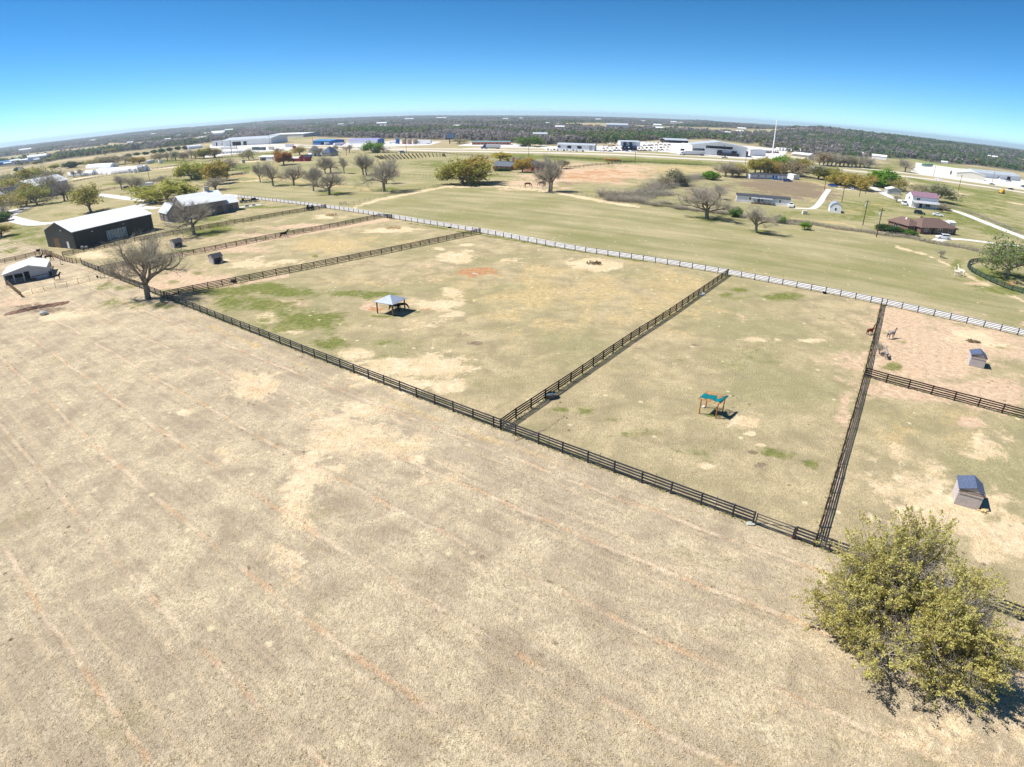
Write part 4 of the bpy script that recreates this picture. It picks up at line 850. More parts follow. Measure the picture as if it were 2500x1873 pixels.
def building(label, cat, A, B, depth, eave, ridge, wall, roof, axis='x', rf=.5, over=.35, ops=(), group=None, name='building', th=.18, rt=.14, parent=None, at=(0,0), size=None, hip=False, gable_wall=None, eave2=None, trim=None, drop=0.0, flat=False):
    """a walled, roofed block: x runs along the front A->B, y away from it. ops: (side, u0, u1, z0, z1, kind) in metres or fractions of the side"""
    if parent is None:
        a, b = (A if isinstance(A, Vector) else G(A)), (B if isinstance(B, Vector) else G(B)); L = (b-a).length; rz = math.atan2(b.y-a.y, b.x-a.x)
        t = thing(name, label, cat, a, rz, group); L0 = (0, 0)
    else: t = parent; L = size; L0 = at
    D = depth; e2 = eave if eave2 is None else eave2
    X = lambda p: (p[0]+L0[0], p[1]+L0[1], p[2]-drop)
    gw = gable_wall or wall
    for side, Ls in (('front', L), ('back', L), ('left', D), ('right', D)):
        f0 = side_frame(side, L, D, th); fn = lambda u, w, z, f0=f0: X(f0(u, w, z)); Hs = {'front': eave, 'back': e2}.get(side, min(eave, e2))
        hs = []
        for op in ops:
            if op[0] != side: continue
            u0, u1 = (op[1]*Ls, op[2]*Ls) if op[2] <= 1.0 else (op[1], op[2])
            hs.append((u0, u1, op[3], min(op[4], Hs-.05), op[5]))
        mb = MB(); m0, m1 = (0, Ls) if side in ('front', 'back') else (th, Ls-th)
        def put(mb, u0, u1, z0, z1):
            u0 = max(u0, m0); u1 = min(u1, m1)
            if u1 > u0: hexa(mb, fn, u0, u1, 0, th, z0, z1)
        wall_cells(mb, Ls, Hs, hs, put)
        if not hip and not flat and ((axis == 'x' and side in ('left','right')) or (axis == 'y' and side in ('front','back'))):
            W = D if axis == 'x' else L; pk = rf*W
            if axis == 'x': q = [(th, eave), (W-th, e2), (pk, ridge)] if side == 'right' else [(W-th, eave), (th, e2), (W-pk, ridge)]
            else: q = [(0, eave), (W, e2), (pk, ridge)] if side == 'front' else [(W, eave), (0, e2), (W-pk, ridge)]
            zb = min(eave, e2)
            ql = sorted(q[:2]); poly = [(ql[0][0], zb), (ql[1][0], zb)] + ([(ql[1][0], ql[1][1])] if ql[1][1] > zb else []) + [q[2]] + ([(ql[0][0], ql[0][1])] if ql[0][1] > zb else [])
            n = len(poly); v = [fn(u, 0, z) for u, z in poly]+[fn(u, th, z) for u, z in poly]
            mb.add(v, [tuple(range(n)), tuple(range(n, 2*n))[::-1]]+[(i, n+i, n+(i+1) % n, (i+1) % n) for i in range(n)])
        mb.build('wall', gw if side in ('left','right') else wall, t)
        for u0, u1, z0, z1, kind in hs:
            if kind.startswith('window'):
                fr = MB(); k = .07
                for q in ((u0-k, u1+k, z0-k, z0), (u0-k, u1+k, z1, z1+k), (u0-k, u0, z0, z1), (u1, u1+k, z0, z1)): hexa(fr, fn, q[0], q[1], -.03, .06, q[2], q[3])
                if u1-u0 > 1.0: hexa(fr, fn, (u0+u1)/2-.03, (u0+u1)/2+.03, -.01, .05, z0, z1)
                w = fr.build('window', M['white'] if trim is None else trim, t)
                p = MB(); hexa(p, fn, u0, u1, .07, .09, z0, z1); p.build('pane', M['glass'] if kind == 'window' else M['paleglass'], w)
            elif kind in ('door', 'reddoor', 'greydoor', 'whitedoor', 'darkdoor'):
                p = MB(); hexa(p, fn, u0, u1, .05, .11, z0, z1); d = p.build('door', {'door': M['wood'], 'reddoor': M['orange'], 'greydoor': M['greywall'], 'whitedoor': M['white'], 'darkdoor': M['dark']}[kind], t)
                h = MB(); hexa(h, fn, u1-.22, u1-.12, -.02, .05, z0+.9, z0+1.1); h.build('handle', M['metalroof'], d)
    o = over
    if flat or (not hip and ridge <= max(eave, e2)+1e-6):
        mb = MB(); z = .006
        v = [X(p) for p in ((-o,-o,eave+z),(L+o,-o,eave+z),(L+o,D+o,e2+z),(-o,D+o,e2+z),(-o,-o,eave+z+rt),(L+o,-o,eave+z+rt),(L+o,D+o,e2+z+rt),(-o,D+o,e2+z+rt))]
        mb.add(v, [(3,2,1,0),(4,5,6,7),(0,1,5,4),(1,2,6,5),(2,3,7,6),(3,0,4,7)]); r = mb.build('roof', roof, t)
    elif hip:
        mb = MB(); k = min(L, D)/2; z = .006; s = (ridge-eave)/k; ze = eave-o*s+z
        if L >= D: R2 = [(k, D/2, ridge+z), (L-k, D/2, ridge+z)]
        else: R2 = [(L/2, k, ridge+z), (L/2, D-k, ridge+z)]
        v = [(-o,-o,ze),(L+o,-o,ze),(L+o,D+o,ze),(-o,D+o,ze)]+R2
        up = [(a, b, c+rt) for a, b, c in v]; vv = [X(p) for p in v+up]
        q = [(0,1,5,4),(1,2,5),(2,3,4,5),(3,0,4)] if L >= D else [(0,1,4),(1,2,5,4),(2,3,5),(3,0,4,5)]
        f = [tuple(i+6 for i in a) for a in q]+[a[::-1] for a in q]+[(0,6,7,1)[::-1],(1,7,8,2)[::-1],(2,8,9,3)[::-1],(3,9,6,0)[::-1]]
        mb.add(vv, f); r = mb.build('roof', roof, t)
    else:
        W = D if axis == 'x' else L; Ln = L if axis == 'x' else D; pk = rf*W; z = .006
        s1 = (ridge-eave)/pk; s2 = (ridge-e2)/(W-pk)
        poly = [(-o, eave-o*s1+z), (pk, ridge+z), (W+o, e2-o*s2+z), (W+o, e2-o*s2+z+rt), (pk, ridge+z+rt*1.05), (-o, eave-o*s1+z+rt)]
        mb = MB(); mb.prism(poly, -o, Ln+o, 'x' if axis == 'x' else 'y'); mb.v = [X(p) for p in mb.v]; r = mb.build('roof', roof, t)
    return t, L, r
def lbox(t, name, m, x0, y0, z0, x1, y1, z1): return MB().box(x0,y0,z0,x1,y1,z1).build(name, m, t)
# charcoal barn
bA, bB, bC = G((187.1,608.8)), G((376.6,560.5)), G((140,598))
t, L, r = building('long charcoal metal barn with white roof and glazed sliding panel', 'barn', bA, bB, 17.5, 5.5, 8.3, M['blacksteel'], M['whiteroof'], over=.45, gable_wall=M['blackgable'],
    ops=[('front', .385, .64, .25, 3.3, 'window_pale'), ('left', .25, .45, 0, 3.2, 'door'), ('left', .70, .78, .1, 2.3, 'whitedoor')], name='metal_barn', trim=M['dark'])
for u in (.11, .5): lbox(t, 'lamp', M['white'], L*u+3, -.3, 4.2, L*u+3.5, -.02, 4.35)
MB().box(-.2,6.5,5.6,-.02,7,5.8).build('lamp', M['white'], t)
for i in range(7): lbox(t, 'mullion', M['dark'], L*(.385+.255*(i+.5)/7)-.05, .02, .25, L*(.385+.255*(i+.5)/7)+.05, .06, 3.3)
o = MB().box(-.4,-.3,0,.4,.3,.95).box(-.32,-.22,.95,.32,.22,1.15).box(.7,-.3,0,1.5,.3,.9).build('utility_box', M['metalroof'], loc=G(qa(365,618)), rz=.5); tag(o, 'pale metal utility boxes standing at the charcoal barn corner', 'utility box')
o = MB().box(-.5,-.4,0,.5,.4,1.2).lathe([(.38,1.2),(.38,1.32)], 12).build('air_conditioner', M['metalroof'], loc=G(qa(88,560)), rz=.5); tag(o, 'pale air conditioner unit at the left end of the charcoal barn', 'air conditioner')
# grey board house
hA, hB = G(qa(1290,325)), G(qa(1925,215)); hu = (hB-hA).normalized()
t, L, r = building('grey board and batten house with pale metal roofs and stone chimney', 'house', hA, hA+hu*6.2, 9.5, 3.4, 6.4, M['board_wall'], M['metalroof'], axis='y', ops=[('front', .2, .42, .8, 2.2, 'window'), ('front', .62, .85, .8, 2.2, 'window'), ('left', .2, .36, .8, 2.2, 'window'), ('left', .44, .56, 0, 2.3, 'darkdoor'), ('left', .7, .82, .8, 2.2, 'window')], name='farmhouse')
LT = (hB-hA).length
_, _, r2 = building(None, None, None, None, 13, 5.0, 8.3, M['board_wall'], M['whiteroof'], parent=t, at=(6.45,-.4), size=LT-6.6, ops=[('front', .12, .2, .9, 2.4, 'window'), ('front', .32, .44, .9, 2.4, 'window'), ('front', .6, .66, 0, 2.4, 'darkdoor'), ('front', .78, .9, .2, 2.9, 'window'), ('front', .22, .28, 3, 4.2, 'window')], trim=M['dark'])
_, _, r3 = building(None, None, None, None, 8.5, 3.3, 5.6, M['board_wall'], M['whiteroof'], parent=t, at=(LT+.1,1.6), size=5.6, ops=[('front', .3, .55, .8, 2.3, 'window')], trim=M['dark'])
ch = MB().box(LT-5.2,6.6,6.9,LT-3.2,7.8,10.0).box(LT-5.3,6.5,10.0,LT-3.1,7.9,10.2); ch.build('chimney', M['stone'], t)
lbox(t, 'patio', M['concrete'], -1.2, -2.0, 0.02, LT*.45, -.05, .14)
o = MB().box(0,0,0.02,9,4.5,.1).box(2,1.4,.1,3.6,2.4,.9).box(5,1.6,.1,6.4,2.6,.85).build('patio', M['concrete'], loc=G(qa(2075,170)), rz=.7); tag(o, 'concrete patio with covered furniture at the right end of grey house', 'patio')
# pale animal barn at the left edge
sA, sB = G(qS(190,1235)), G(qS(1505,985))
t, L, r = building('low pale animal barn with open stalls and white roof at left edge', 'barn', sA, sB, 10.5, 2.7, 3.9, M['greywall'], M['whiteroof'], axis='y', rf=.62, over=.3, ops=[('front', .03, .21, 0, 2.35, 'open'), ('front', .24, .44, 0, 2.35, 'open'), ('front', .47, .6, 0, 2.5, 'open')], name='animal_barn')
for u0, u1 in ((.03,.21),(.24,.44)):
    mb = MB()
    for z in (.3,.6,.9,1.25): mb.tube((L*u0,-.08,z),(L*u1,-.08,z),.03)
    mb.build('stall_gate', M['white'], t)
lbox(t, 'skirting', M['pipe'], L*.62, -.06, .9, L-.02, -.02, 1.05)
lbox(t, 'trim', M['pipe'], -.0, -.34, 2.52, .001, -.31, 2.6)
o = MB().box(-.9,-.04,.2,.9,.04,1.3).tube((-.9,0,0),(-.9,0,1.4),.05).tube((.9,0,0),(.9,0,1.4),.05).build('stock_panel', M['dark'], loc=G(qS(1600,960)), rz=-.5); tag(o, 'dark stock panel leaning between pale barn and black animal', 'panel')
o = MB().blob((0,0,.3),(.8,.4,.35),9,10,0,.25).build('feed_sack', M['wood'], loc=G(qS(1050,1075))); tag(o, 'dark sack pile against the front of the pale animal barn', 'sack')
# three walled sheds
def shed(label, c, rz, w=2.5, d=3.0, eave=1.72, ridge=2.35, roof=None):
    """open side faces local -x... built as a block whose front is the gable"""
    t, L, r = building(label, 'shed', c, c+Vector((math.cos(rz), math.sin(rz), 0))*w, d, 1.85, ridge, M['greyboard'], roof or M['shingle'], axis='y', rf=.6, over=.12, ops=[('right', .12, .88, 0, 1.5, 'open')], group='loafing sheds of the paddocks', name='horse_shed', th=.06, rt=.07, eave2=1.72)
    lbox(t, 'fascia', M['wood'], -.12, -.15, 1.62, L+.12, -.123, 1.7)
    return t
p = G(qP(310,990)); shed('grey shed with blue grey roof standing on pale sand above the big oak', p, -.56, 2.35, 2.3)
p = G(qR(470,1275)); shed('grey shed in the upper right pen next to the old hay', p, -.57, 2.3, 2.3)
p = G(qU(1160,1045)); shed('grey shed with a resting animal inside, nearer of the left two', p, -.72, 2.9, 2.6, ridge=2.45, roof=M['darkshingle'])
p = G(qU(-20,555)); shed('small dark shed behind, left of the one with an animal', p, -.72, 2.9, 2.6, ridge=2.45, roof=M['darkshingle'])
# gazebo
ga, gb = G(qO(465,830)), G(qO(885,905)); u = (gb-ga).normalized(); v = Vector((-u.y, u.x, 0)); gl = (gb-ga).length
t = thing('gazebo', 'gazebo with blue grey hipped metal roof sheltering dark animals', 'gazebo', ga, math.atan2(u.y, u.x))
for x in (0, gl):
    for y in (0, gl): MB().box(x-.09,y-.09,0,x+.09,y+.09,2.2).build('post', M['wood'], t)
mb = MB(); o = .38; e = 2.22; v4 = [(-o,-o,e),(gl+o,-o,e),(gl+o,gl+o,e),(-o,gl+o,e)]; ap = (gl/2,gl/2,3.2)
mb.add(v4+[ap], [(0,1,4),(1,2,4),(2,3,4),(3,0,4)]); mb.add([(a,b,c-.06) for a,b,c in v4]+[(gl/2,gl/2,3.1)], [(4,1,0),(4,2,1),(4,3,2),(4,0,3)])
mb.add(v4+[(a,b,c-.06) for a,b,c in v4], [(0,4,5,1),(1,5,6,2),(2,6,7,3),(3,7,4,0)]); mb.build('roof', M['gazeboroof'], t)
mb = MB()
for a, b in (((0,0),(gl,0)),((gl,0),(gl,gl)),((gl,gl),(0,gl)),((0,gl),(0,0))):
    mb.tube((a[0],a[1],2.05),(b[0],b[1],2.05),.08,.08,6)
mb.build('beam', M['wood'], t)
# stick ramada with torn tarp
ps = [G(qN(515,880)), G(qN(965,1005)), G(qN(1150,830)), G(qN(690,720))]; c0 = ps[0]
t = thing('tarp_shelter', 'stick roofed shelter on four orange posts with torn teal tarp', 'shelter', c0); lp = [p-c0 for p in ps]; hts = (2.0,2.0,1.95,1.95)
for p, h in zip(lp, hts): MB().tube(p+Vector((0,0,-.1)), p+Vector((.02,.01,h)), .085, .07, 8).build('post', M['orangewood'], t)
def bil(s, q, z=0): a = lp[0].lerp(lp[1], s); b = lp[3].lerp(lp[2], s); r = a.lerp(b, q); r.z = 2.0+z; return r
rg = random.Random(4)
for k in range(13):
    q = -.16+1.32*k/12; MB().tube(bil(-.16,q,.06+rg.uniform(0,.05)), bil(1.16,q+rg.uniform(-.03,.03),.06+rg.uniform(0,.05)), .03, .022, 5).build('stick', M['stick'], t)
for k in range(5):
    s = -.1+1.2*k/4; MB().tube(bil(s,-.16,0), bil(s,1.16,0), .045, .035, 6).build('pole', M['orangewood'], t)
V = []; F = []; n = 18
edge = lambda s: .72-.30*math.exp(-((s-.80)/.12)**2)-.06*math.sin(s*9)
lowe = lambda s: -.02+.30*math.exp(-((s-.42)/.2)**2)*.6-.05*math.sin(s*7)
for i in range(n+1):
    for j in range(n+1):
        s = -.12+1.24*i/n; a, b = lowe(s), edge(s)+(.45 if s > .93 else 0); q = a+(b-a)*j/n
        p = bil(s, q, .16+.05*math.sin(s*14+j*.5)*math.cos(q*11)+rg.uniform(0,.025)-.12*max(0, s-1)*4-.06*(.5-abs(s-.5))); V.append(p)
for i in range(n):
    for j in range(n): F.append((i*(n+1)+j, (i+1)*(n+1)+j, (i+1)*(n+1)+j+1, i*(n+1)+j+1))
tp = MB().add(V, F).build('tarp', M['tarp'], t, True); sm = tp.modifiers.new('thickness', 'SOLIDIFY'); sm.thickness = .015
MB().blob((0,0,.1),(.22,.18,.12),2,8).build('mineral_block', M['white'], loc=G(qN(640,715))); tag(bpy.data.objects['mineral_block'], 'small white block at the back foot of the tarp shelter', 'mineral block')
# homes on the right
t, L, r = building('white single wide mobile home with dark roof and front porch', 'mobile home', qD(1495,950), qD(1985,995), 5.2, 2.75, 3.4, M['white'], M['darkshingle'], ops=[('front', .24, .27, 1.2, 2.3, 'window'), ('front', .46, .5, 1.0, 2.3, 'window'), ('front', .4, .44, .6, 2.6, 'darkdoor'), ('front', .8, .83, 1.2, 2.2, 'window'), ('left', .4, .6, 1, 2.2, 'window')], name='mobile_home', over=.25)
lbox(t, 'porch_deck', M['wood'], L*.28, -2.6, .05, L*.66, -.05, .5)
mb = MB().box(L*.275,-2.8,2.35,L*.665,-.02,2.45); mb.build('porch_roof', M['metalroof'], t)
for k in range(5): lbox(t, 'porch_post', M['white'], L*(.28+.095*k), -2.6, .5, L*(.28+.095*k)+.12, -2.48, 2.35)
mb = MB()
for z in (.8,1.1,1.4): mb.box(L*.28,-2.55,z,L*.66,-2.5,z+.06)
mb.build('porch_rail', M['white'], t)
t, L, r = building('grey and white far mobile home below the oak row', 'mobile home', qD(1622,738), qD(1962,752), 5, 2.55, 3.1, M['whitewall'], M['darkshingle'], ops=[('front', .2, .24, 1.2, 2.3, 'window'), ('front', .4, .43, 1.2, 2.3, 'window'), ('front', .6, .64, .4, 2.4, 'darkdoor'), ('front', .68, .72, 1.2, 2.3, 'window')], name='mobile_home', over=.2)
lbox(t, 'skirting', M['greywall'], .05, -.04, 0, L-.05, -.005, .9); lbox(t, 'porch_deck', M['blue'], L*.57, -2.4, .05, L*.8, -.06, .5)
for k in (0,1): lbox(t, 'porch_post', M['white'], L*(.71+.09*k), -2.4, .5, L*(.71+.09*k)+.5, -2.2, 2.3)
building('white flat sided shed at the right end of the far mobile home', 'shed', qD(1965,738), qD(2020,748), 5, 2.8, 3.1, M['white'], M['whiteroof'], axis='x', name='storage_shed', over=.15)
# lofted white shed
a, b = G(qE(412,920)), G(qE(505,931)); L = (b-a).length
t = thing('lofted_shed', 'white lofted barn shed with grey gambrel roof and one window', 'shed', a, math.atan2(b.y-a.y, b.x-a.x)); D = 6.5; gp = [(0,0),(L,0),(L,2.2),(L*.8,3.4),(L*.5,4.0),(L*.2,3.4),(0,2.2)]
MB().prism(gp, 0, D, 'y').build('wall', M['white'], t)
rp = [(-.12,2.1),(L*.2-.05,3.42),(L*.5,4.03),(L*.8+.05,3.42),(L+.12,2.1)]
MB().prism(rp+[(x, z+.1) for x, z in rp[::-1]], -.15, D+.15, 'y').build('roof', M['gazeboroof'], t)
w = MB().box(L*.4,-.05,.9,L*.6,-.005,2.0).build('window', M['white'], t); MB().box(L*.43,-.07,.97,L*.57,-.052,1.93).build('pane', M['glass'], w)
o = MB().box(0,0,0,1.8,1.2,1.3).box(-.05,-.05,1.3,1.85,1.25,1.38).build('well_house', M['tanwall'], loc=G(qE(198,940)), rz=-.1); tag(o, 'small cream box shaped well house in the grass', 'well house')
building('small pale grey metal garage with gabled front beside the drive', 'garage', qE(880,772), qE(988,784), 7.5, 2.5, 3.6, M['greywall'], M['whiteroof'], axis='y', ops=[('front', .12, .42, 0, 2.5, 'greydoor'), ('front', .6, .85, 0, 2.5, 'greydoor')], name='garage', over=.3)
# maroon roofed two storey
t, L, r = building('white two storey house with maroon roof and dark front porch', 'house', qE(1072,880), qE(1280,902), 8.5, 5.2, 7.1, M['white'], M['purple'], ops=[('front', .16, .28, 3.4, 4.6, 'window'), ('front', .3, .42, 0, 2.3, 'darkdoor'), ('front', .55, .7, .8, 2.2, 'window'), ('front', .8, .84, 3.4, 4.4, 'whitedoor'), ('left', .4, .6, 3.3, 4.5, 'window')], name='house', over=.3)
mb = MB(); mb.add([(-.2,-3.4,2.5),(L+.2,-3.4,2.5),(L+.2,-.02,3.4),(-.2,-.02,3.4),(-.2,-3.4,2.62),(L+.2,-3.4,2.62),(L+.2,-.02,3.52),(-.2,-.02,3.52)], [(3,2,1,0),(4,5,6,7),(0,1,5,4),(1,2,6,5),(2,3,7,6),(3,0,4,7)]); mb.build('porch_roof', M['greywall'], t)
lbox(t, 'porch_deck', M['concrete'], -.1, -3.3, 0.01, L+.1, -.03, .25)
for k in range(6): lbox(t, 'porch_post', M['wood'], (L-.2)*k/5, -3.25, .25, (L-.2)*k/5+.15, -3.1, 2.5)
# brick ranch house
t, L, r = building('brown brick ranch house with broad brown hipped roof', 'house', qE(1145,1098), qE(1430,1106), 9.5, 2.5, 4.9, M['darkbrick'], M['brownshingle'], hip=True, ops=[('front', .1, .2, .9, 2.1, 'window'), ('front', .3, .38, 0, 2.2, 'darkdoor'), ('front', .48, .6, .8, 2.1, 'window'), ('front', .78, .9, .9, 2.1, 'window')], name='house', over=.5)
building(None, None, None, None, 10, 2.5, 4.4, M['darkbrick'], M['brownshingle'], parent=t, at=(-3.6,2.5), size=6, hip=True, ops=[('front', .5, .75, .9, 2.1, 'window'), ('left', .3, .5, .9, 2.1, 'window')], over=.5)
lbox(t, 'chimney', M['brownshingle'], L*.3, 6, 3.8, L*.3+.6, 6.6, 5.2); lbox(t, 'vent', M['white'], -1.6, 6, 3.7, -.9, 6.7, 4.5)
building('white flat building half hidden behind the brick ranch house', 'shed', qE(1375,1060), qE(1425,1064), 4, 2.6, 3.0, M['whitewall'], M['whiteroof'], name='storage_shed', over=.15)
# farmhouse across the bare field
t, L, r = building('long brick farmhouse with dark blue grey gabled roofs', 'house', qC(838,718), qC(1020,728), 10, 2.4, 4.6, M['brick'], M['slate'], ops=[('front', .2, .3, .9, 2.2, 'window'), ('front', .45, .55, .9, 2.2, 'window'), ('front', .75, .85, .9, 2.2, 'window')], name='farmhouse', over=.6)
building(None, None, None, None, 11, 2.6, 5.6, M['brick'], M['slate'], parent=t, at=(L*.55,10.2), size=L*1.0, ops=[], over=.6)
building(None, None, None, None, 9, 2.5, 5.2, M['brick'], M['slate'], parent=t, at=(L+7,2.5), size=10, axis='y', ops=[('front', .2, .4, .9, 2.2, 'window'), ('front', .6, .8, 0, 2.2, 'darkdoor')], over=.6)
lbox(t, 'chimney', M['brick'], L*.52, 12, 4.2, L*.52+1.2, 13, 6.9)
# highway side
def simple(label, cat, A, B, depth, eave, ridge, wall, roof, **k): return building(label, cat, A, B, depth, eave, ridge, wall, roof, th=.3, rt=.25, **k)
simple('long low orange brick building with faded teal roof edge across highway', 'commercial building', qC(630,470), qC(1015,470), 14, 2.8, 3.7, M['orange'], M['teal'], over=.5, ops=[('front', .04+.1*0, .1, .7, 2, 'window')]+[('front', .05+.095*k, .12+.095*k, .6, 2, 'window') for k in range(1, 10)], name='roadside_building')
simple('long white metal shop with pale blue roof and bay doors', 'shop building', qC(1492,520), qC(1868,533), 12, 5.0, 6.2, M['whitewall'], M['metalroof'], over=.5, ops=[('front', .02, .09, 2, 4, 'window'), ('front', .27, .38, 1.6, 4.2, 'open'), ('front', .54, .66, 1.6, 4.2, 'open'), ('front', .86, .95, 0, 5.5, 'greydoor')], name='metal_shop', gable_wall=M['greywall'])
simple('smaller white metal shop behind the junk yard vehicles', 'shop building', qD(432,440), qD(612,445), 16, 4.8, 6, M['whitewall'], M['metalroof'], ops=[('front', .15, .3, 0, 5, 'open'), ('front', .45, .6, 0, 5, 'open')], name='metal_shop')
t, L, r = simple('big white warehouse with wide gabled open front beside the highway', 'warehouse', qf(652,632), qf(1625,692), 40, 8.8, 12.4, M['whitewall'], M['metalroof'], axis='y', rf=.49, over=1.2, ops=[('front', .01, .235, 2.2, 5.6, 'open'), ('front', .25, .745, 6.2, 8.7, 'open'), ('front', .47, .56, 0, 5, 'open'), ('front', .73, .825, 0, 5, 'open')], name='warehouse')
lbox(t, 'loading_dock', M['dark'], L*.49, -5, 0, L*.86, -.4, 2.6)
simple('white flat roofed wing left of the big warehouse front', 'warehouse wing', qf(318,590), qf(648,628), 26, 6.6, 8.4, M['white'], M['whiteroof'], over=.4, ops=[('front', .4, .62, 0, 3.8, 'open')], name='warehouse_wing')
simple('long open sided storage barn with pale blue roof behind the warehouse', 'storage barn', qf(190,430), qf(590,445), 24, 3.6, 5.4, M['dark'], M['metalroof'], over=1.5, name='storage_barn', ops=[('front', .05, .95, 0, 3.1, 'open')])
simple('white low annex at the right end of the big warehouse', 'warehouse wing', qf(1640,655), qf(1700,665), 18, 6, 6.6, M['white'], M['whiteroof'], name='warehouse_wing', over=.3)
simple('white shed roofed office past the flagpole yard', 'office', qg(425,300), qg(690,330), 14, 4.2, 5.6, M['tanwall'], M['whiteroof'], name='office_building', over=1.2)
# right yard warehouses
simple('cream warehouse with gabled end and white roof in right yard', 'warehouse', qh(1095,352), qh(1560,412), 36, 4.4, 6.7, M['tanwall'], M['whiteroof'], axis='y', over=.4, name='warehouse', ops=[('left', .05, .3, 0, 3.6, 'darkdoor'), ('left', .45, .55, 0, 3, 'whitedoor')])
simple('long white warehouse with grey roof at the far right yard', 'warehouse', qh(1440,350), qh(2150,418), 22, 4.2, 6.6, M['whitewall'], M['metalroof'], over=.4, name='warehouse', ops=[('front', .68, .76, 0, 3.4, 'open'), ('front', .45, .5, 0, 2.6, 'greydoor')])
# left half, across the lane
t, L, r = simple('huge grey roofed warehouse with dark bays beyond the storage yard', 'warehouse', qd(335,500), qd(1200,455), 46, 8.6, 11.6, M['whitewall'], M['metalroof'], over=1.5, ops=[('front', .2, .38, 0, 6, 'open'), ('front', .43, .5, 0, 6, 'open')], name='warehouse')
simple('bright white flat roofed warehouse behind the huge grey one', 'warehouse', qd(1180,345), qd(1775,330), 60, 6, 7.4, M['greywall'], M['whiteroof'], over=1, name='warehouse')
simple('white block building with dark door left of the huge warehouse', 'warehouse', qd(135,500), qd(290,490), 18, 7.2, 7.8, M['white'], M['greywall'], ops=[('front', .45, .62, .5, 5.5, 'open')], name='warehouse')
simple('shed with bright blue metal roof near the highway trailers', 'shop building', qe(-110,620), qe(205,620), 22, 5.1, 6.2, M['blue'], M['blueroof'], over=1, ops=[('front', .45, .6, 0, 3.4, 'open')], name='metal_shop')
simple('long white shop with lilac blue roof behind parked trailers', 'shop building', qe(520,608), qe(1045,600), 16, 4.9, 6.4, M['white'], M['lilacroof'], over=.6, name='metal_shop', gable_wall=M['blue'])
simple('low white open fronted shed beside the rust brown tree', 'shed', qd(985,757), qd(1310,752), 9, 3.2, 3.9, M['white'], M['whiteroof'], over=.4, ops=[('front', .03, .37, 0, 2.8, 'open')], name='storage_shed')
t, L, r = simple('little red barn with white trimmed porch beside the rust brown tree', 'barn', qd(1705,770), qd(1825,768), 7, 3.1, 4.9, M['red'], M['darkshingle'], axis='y', over=.5, ops=[('front', .25, .45, 0, 2.5, 'darkdoor'), ('front', .6, .8, 1, 2.6, 'window')], name='red_barn')
building(None, None, None, None, 6, 2.6, 3.4, M['red'], M['whiteroof'], parent=t, at=(-10.2,.8), size=10, over=.4, ops=[('front', .2, .5, 0, 2.6, 'darkdoor')])
simple('white house with tall gabled front near the dark pyramid roof', 'house', qd(1880,680), qd(2040,672), 12, 4.4, 8.6, M['white'], M['greywall'], axis='y', over=.6, ops=[('front', .2, .35, 1, 3, 'window'), ('front', .6, .8, 0, 3, 'darkdoor')], name='house')
simple('house with steep dark blue pyramid roof behind the bare grove', 'house', qd(2110,680), qd(2260,678), 12, 3.4, 7.8, M['stone'], M['shingle'], hip=True, over=.6, name='house')
simple('small lilac shed beside the little red barn', 'shed', qd(1875,715), qd(1925,712), 4, 3.2, 4.2, M['blue'], M['whiteroof'], name='storage_shed', over=.2)
# greenhouses
def quonset(label, A, B, w, h, m, name='greenhouse', group=None, away=True):
    """half round tunnel whose long side runs A->B on the ground"""
    a, b = G(A), G(B); L = (b-a).length; t = thing(name, label, 'greenhouse', a, math.atan2(b.y-a.y, b.x-a.x), group); n = 14
    pr = [(w/2-w/2*math.cos(math.pi*i/n), h*math.sin(math.pi*i/n)) for i in range(n+1)]
    MB().prism(pr, 0, L, 'x').build('cover', m, t)
    for k in range(int(L/4)+1):
        x = min(L-.12, k*4+.02); hp = [(w/2+(p[0]-w/2)*1.012, p[1]*1.012+.004) for p in pr]
        MB().prism(hp+[(w/2+(y-w/2)*.992, max(0, z*.992-.01)) for y, z in hp[::-1]], x, x+.1, 'x').build('hoop', M['metalroof'], t)
    for x in (-.05, L+.03): MB().box(x-.02,w*.38,0,x+.02,w*.62,2.3).build('door', M['greywall'], t)
quonset('long white plastic greenhouse, nearest the lane fence', qb(1735,798), qc(520,880), 9.5, 5.0, M['white'])
quonset('long white plastic greenhouse running left behind the small bare oaks', qb(1050,850), qb(1430,815), 9, 4.2, M['whiteroof'])
for i in range(4): quonset('short white greenhouse end in the row beside the long one', qb(1470+i*75-30,800), qb(1470+i*75+30,797), 26, 4.2, M['white'], group='white greenhouse ends in a row')
quonset('white greenhouse roof far behind the row of ends', qb(1330,720), qb(1720,700), 10, 4.5, M['whiteroof'])
quonset('white half round hay tunnel at the edge of tan pasture', qc(1335,478), qc(1585,452), 13, 5.4, M['white'], 'hay_tunnel')
for x, w, lb in ((275,50,'white water tank beside the greenhouse end, left'),(375,45,'white water tank beside the greenhouse end, right')):
    o = MB().lathe([(1.6,0),(1.6,3.2),(.8,3.8),(.2,4)], 18).build('water_tank', M['white'], loc=G(qc(x,900)), smooth=False); tag(o, lb, 'water tank')
building('small cream office at the end of the near greenhouse', 'office', qc(420,892), qc(510,882), 7, 4, 5.6, M['tanwall'], M['greywall'], ops=[('front', .4, .6, 1, 2.4, 'window')], name='office_building', over=.4)
simple('long building with white roof and grey front under the left oaks', 'building', qb(540,1180), qb(1085,1060), 15, 7.5, 11, M['greywall'], M['whiteroof'], over=.8, name='long_house', ops=[('front', .1+.15*k, .18+.15*k, 1, 3, 'window') for k in range(5)])
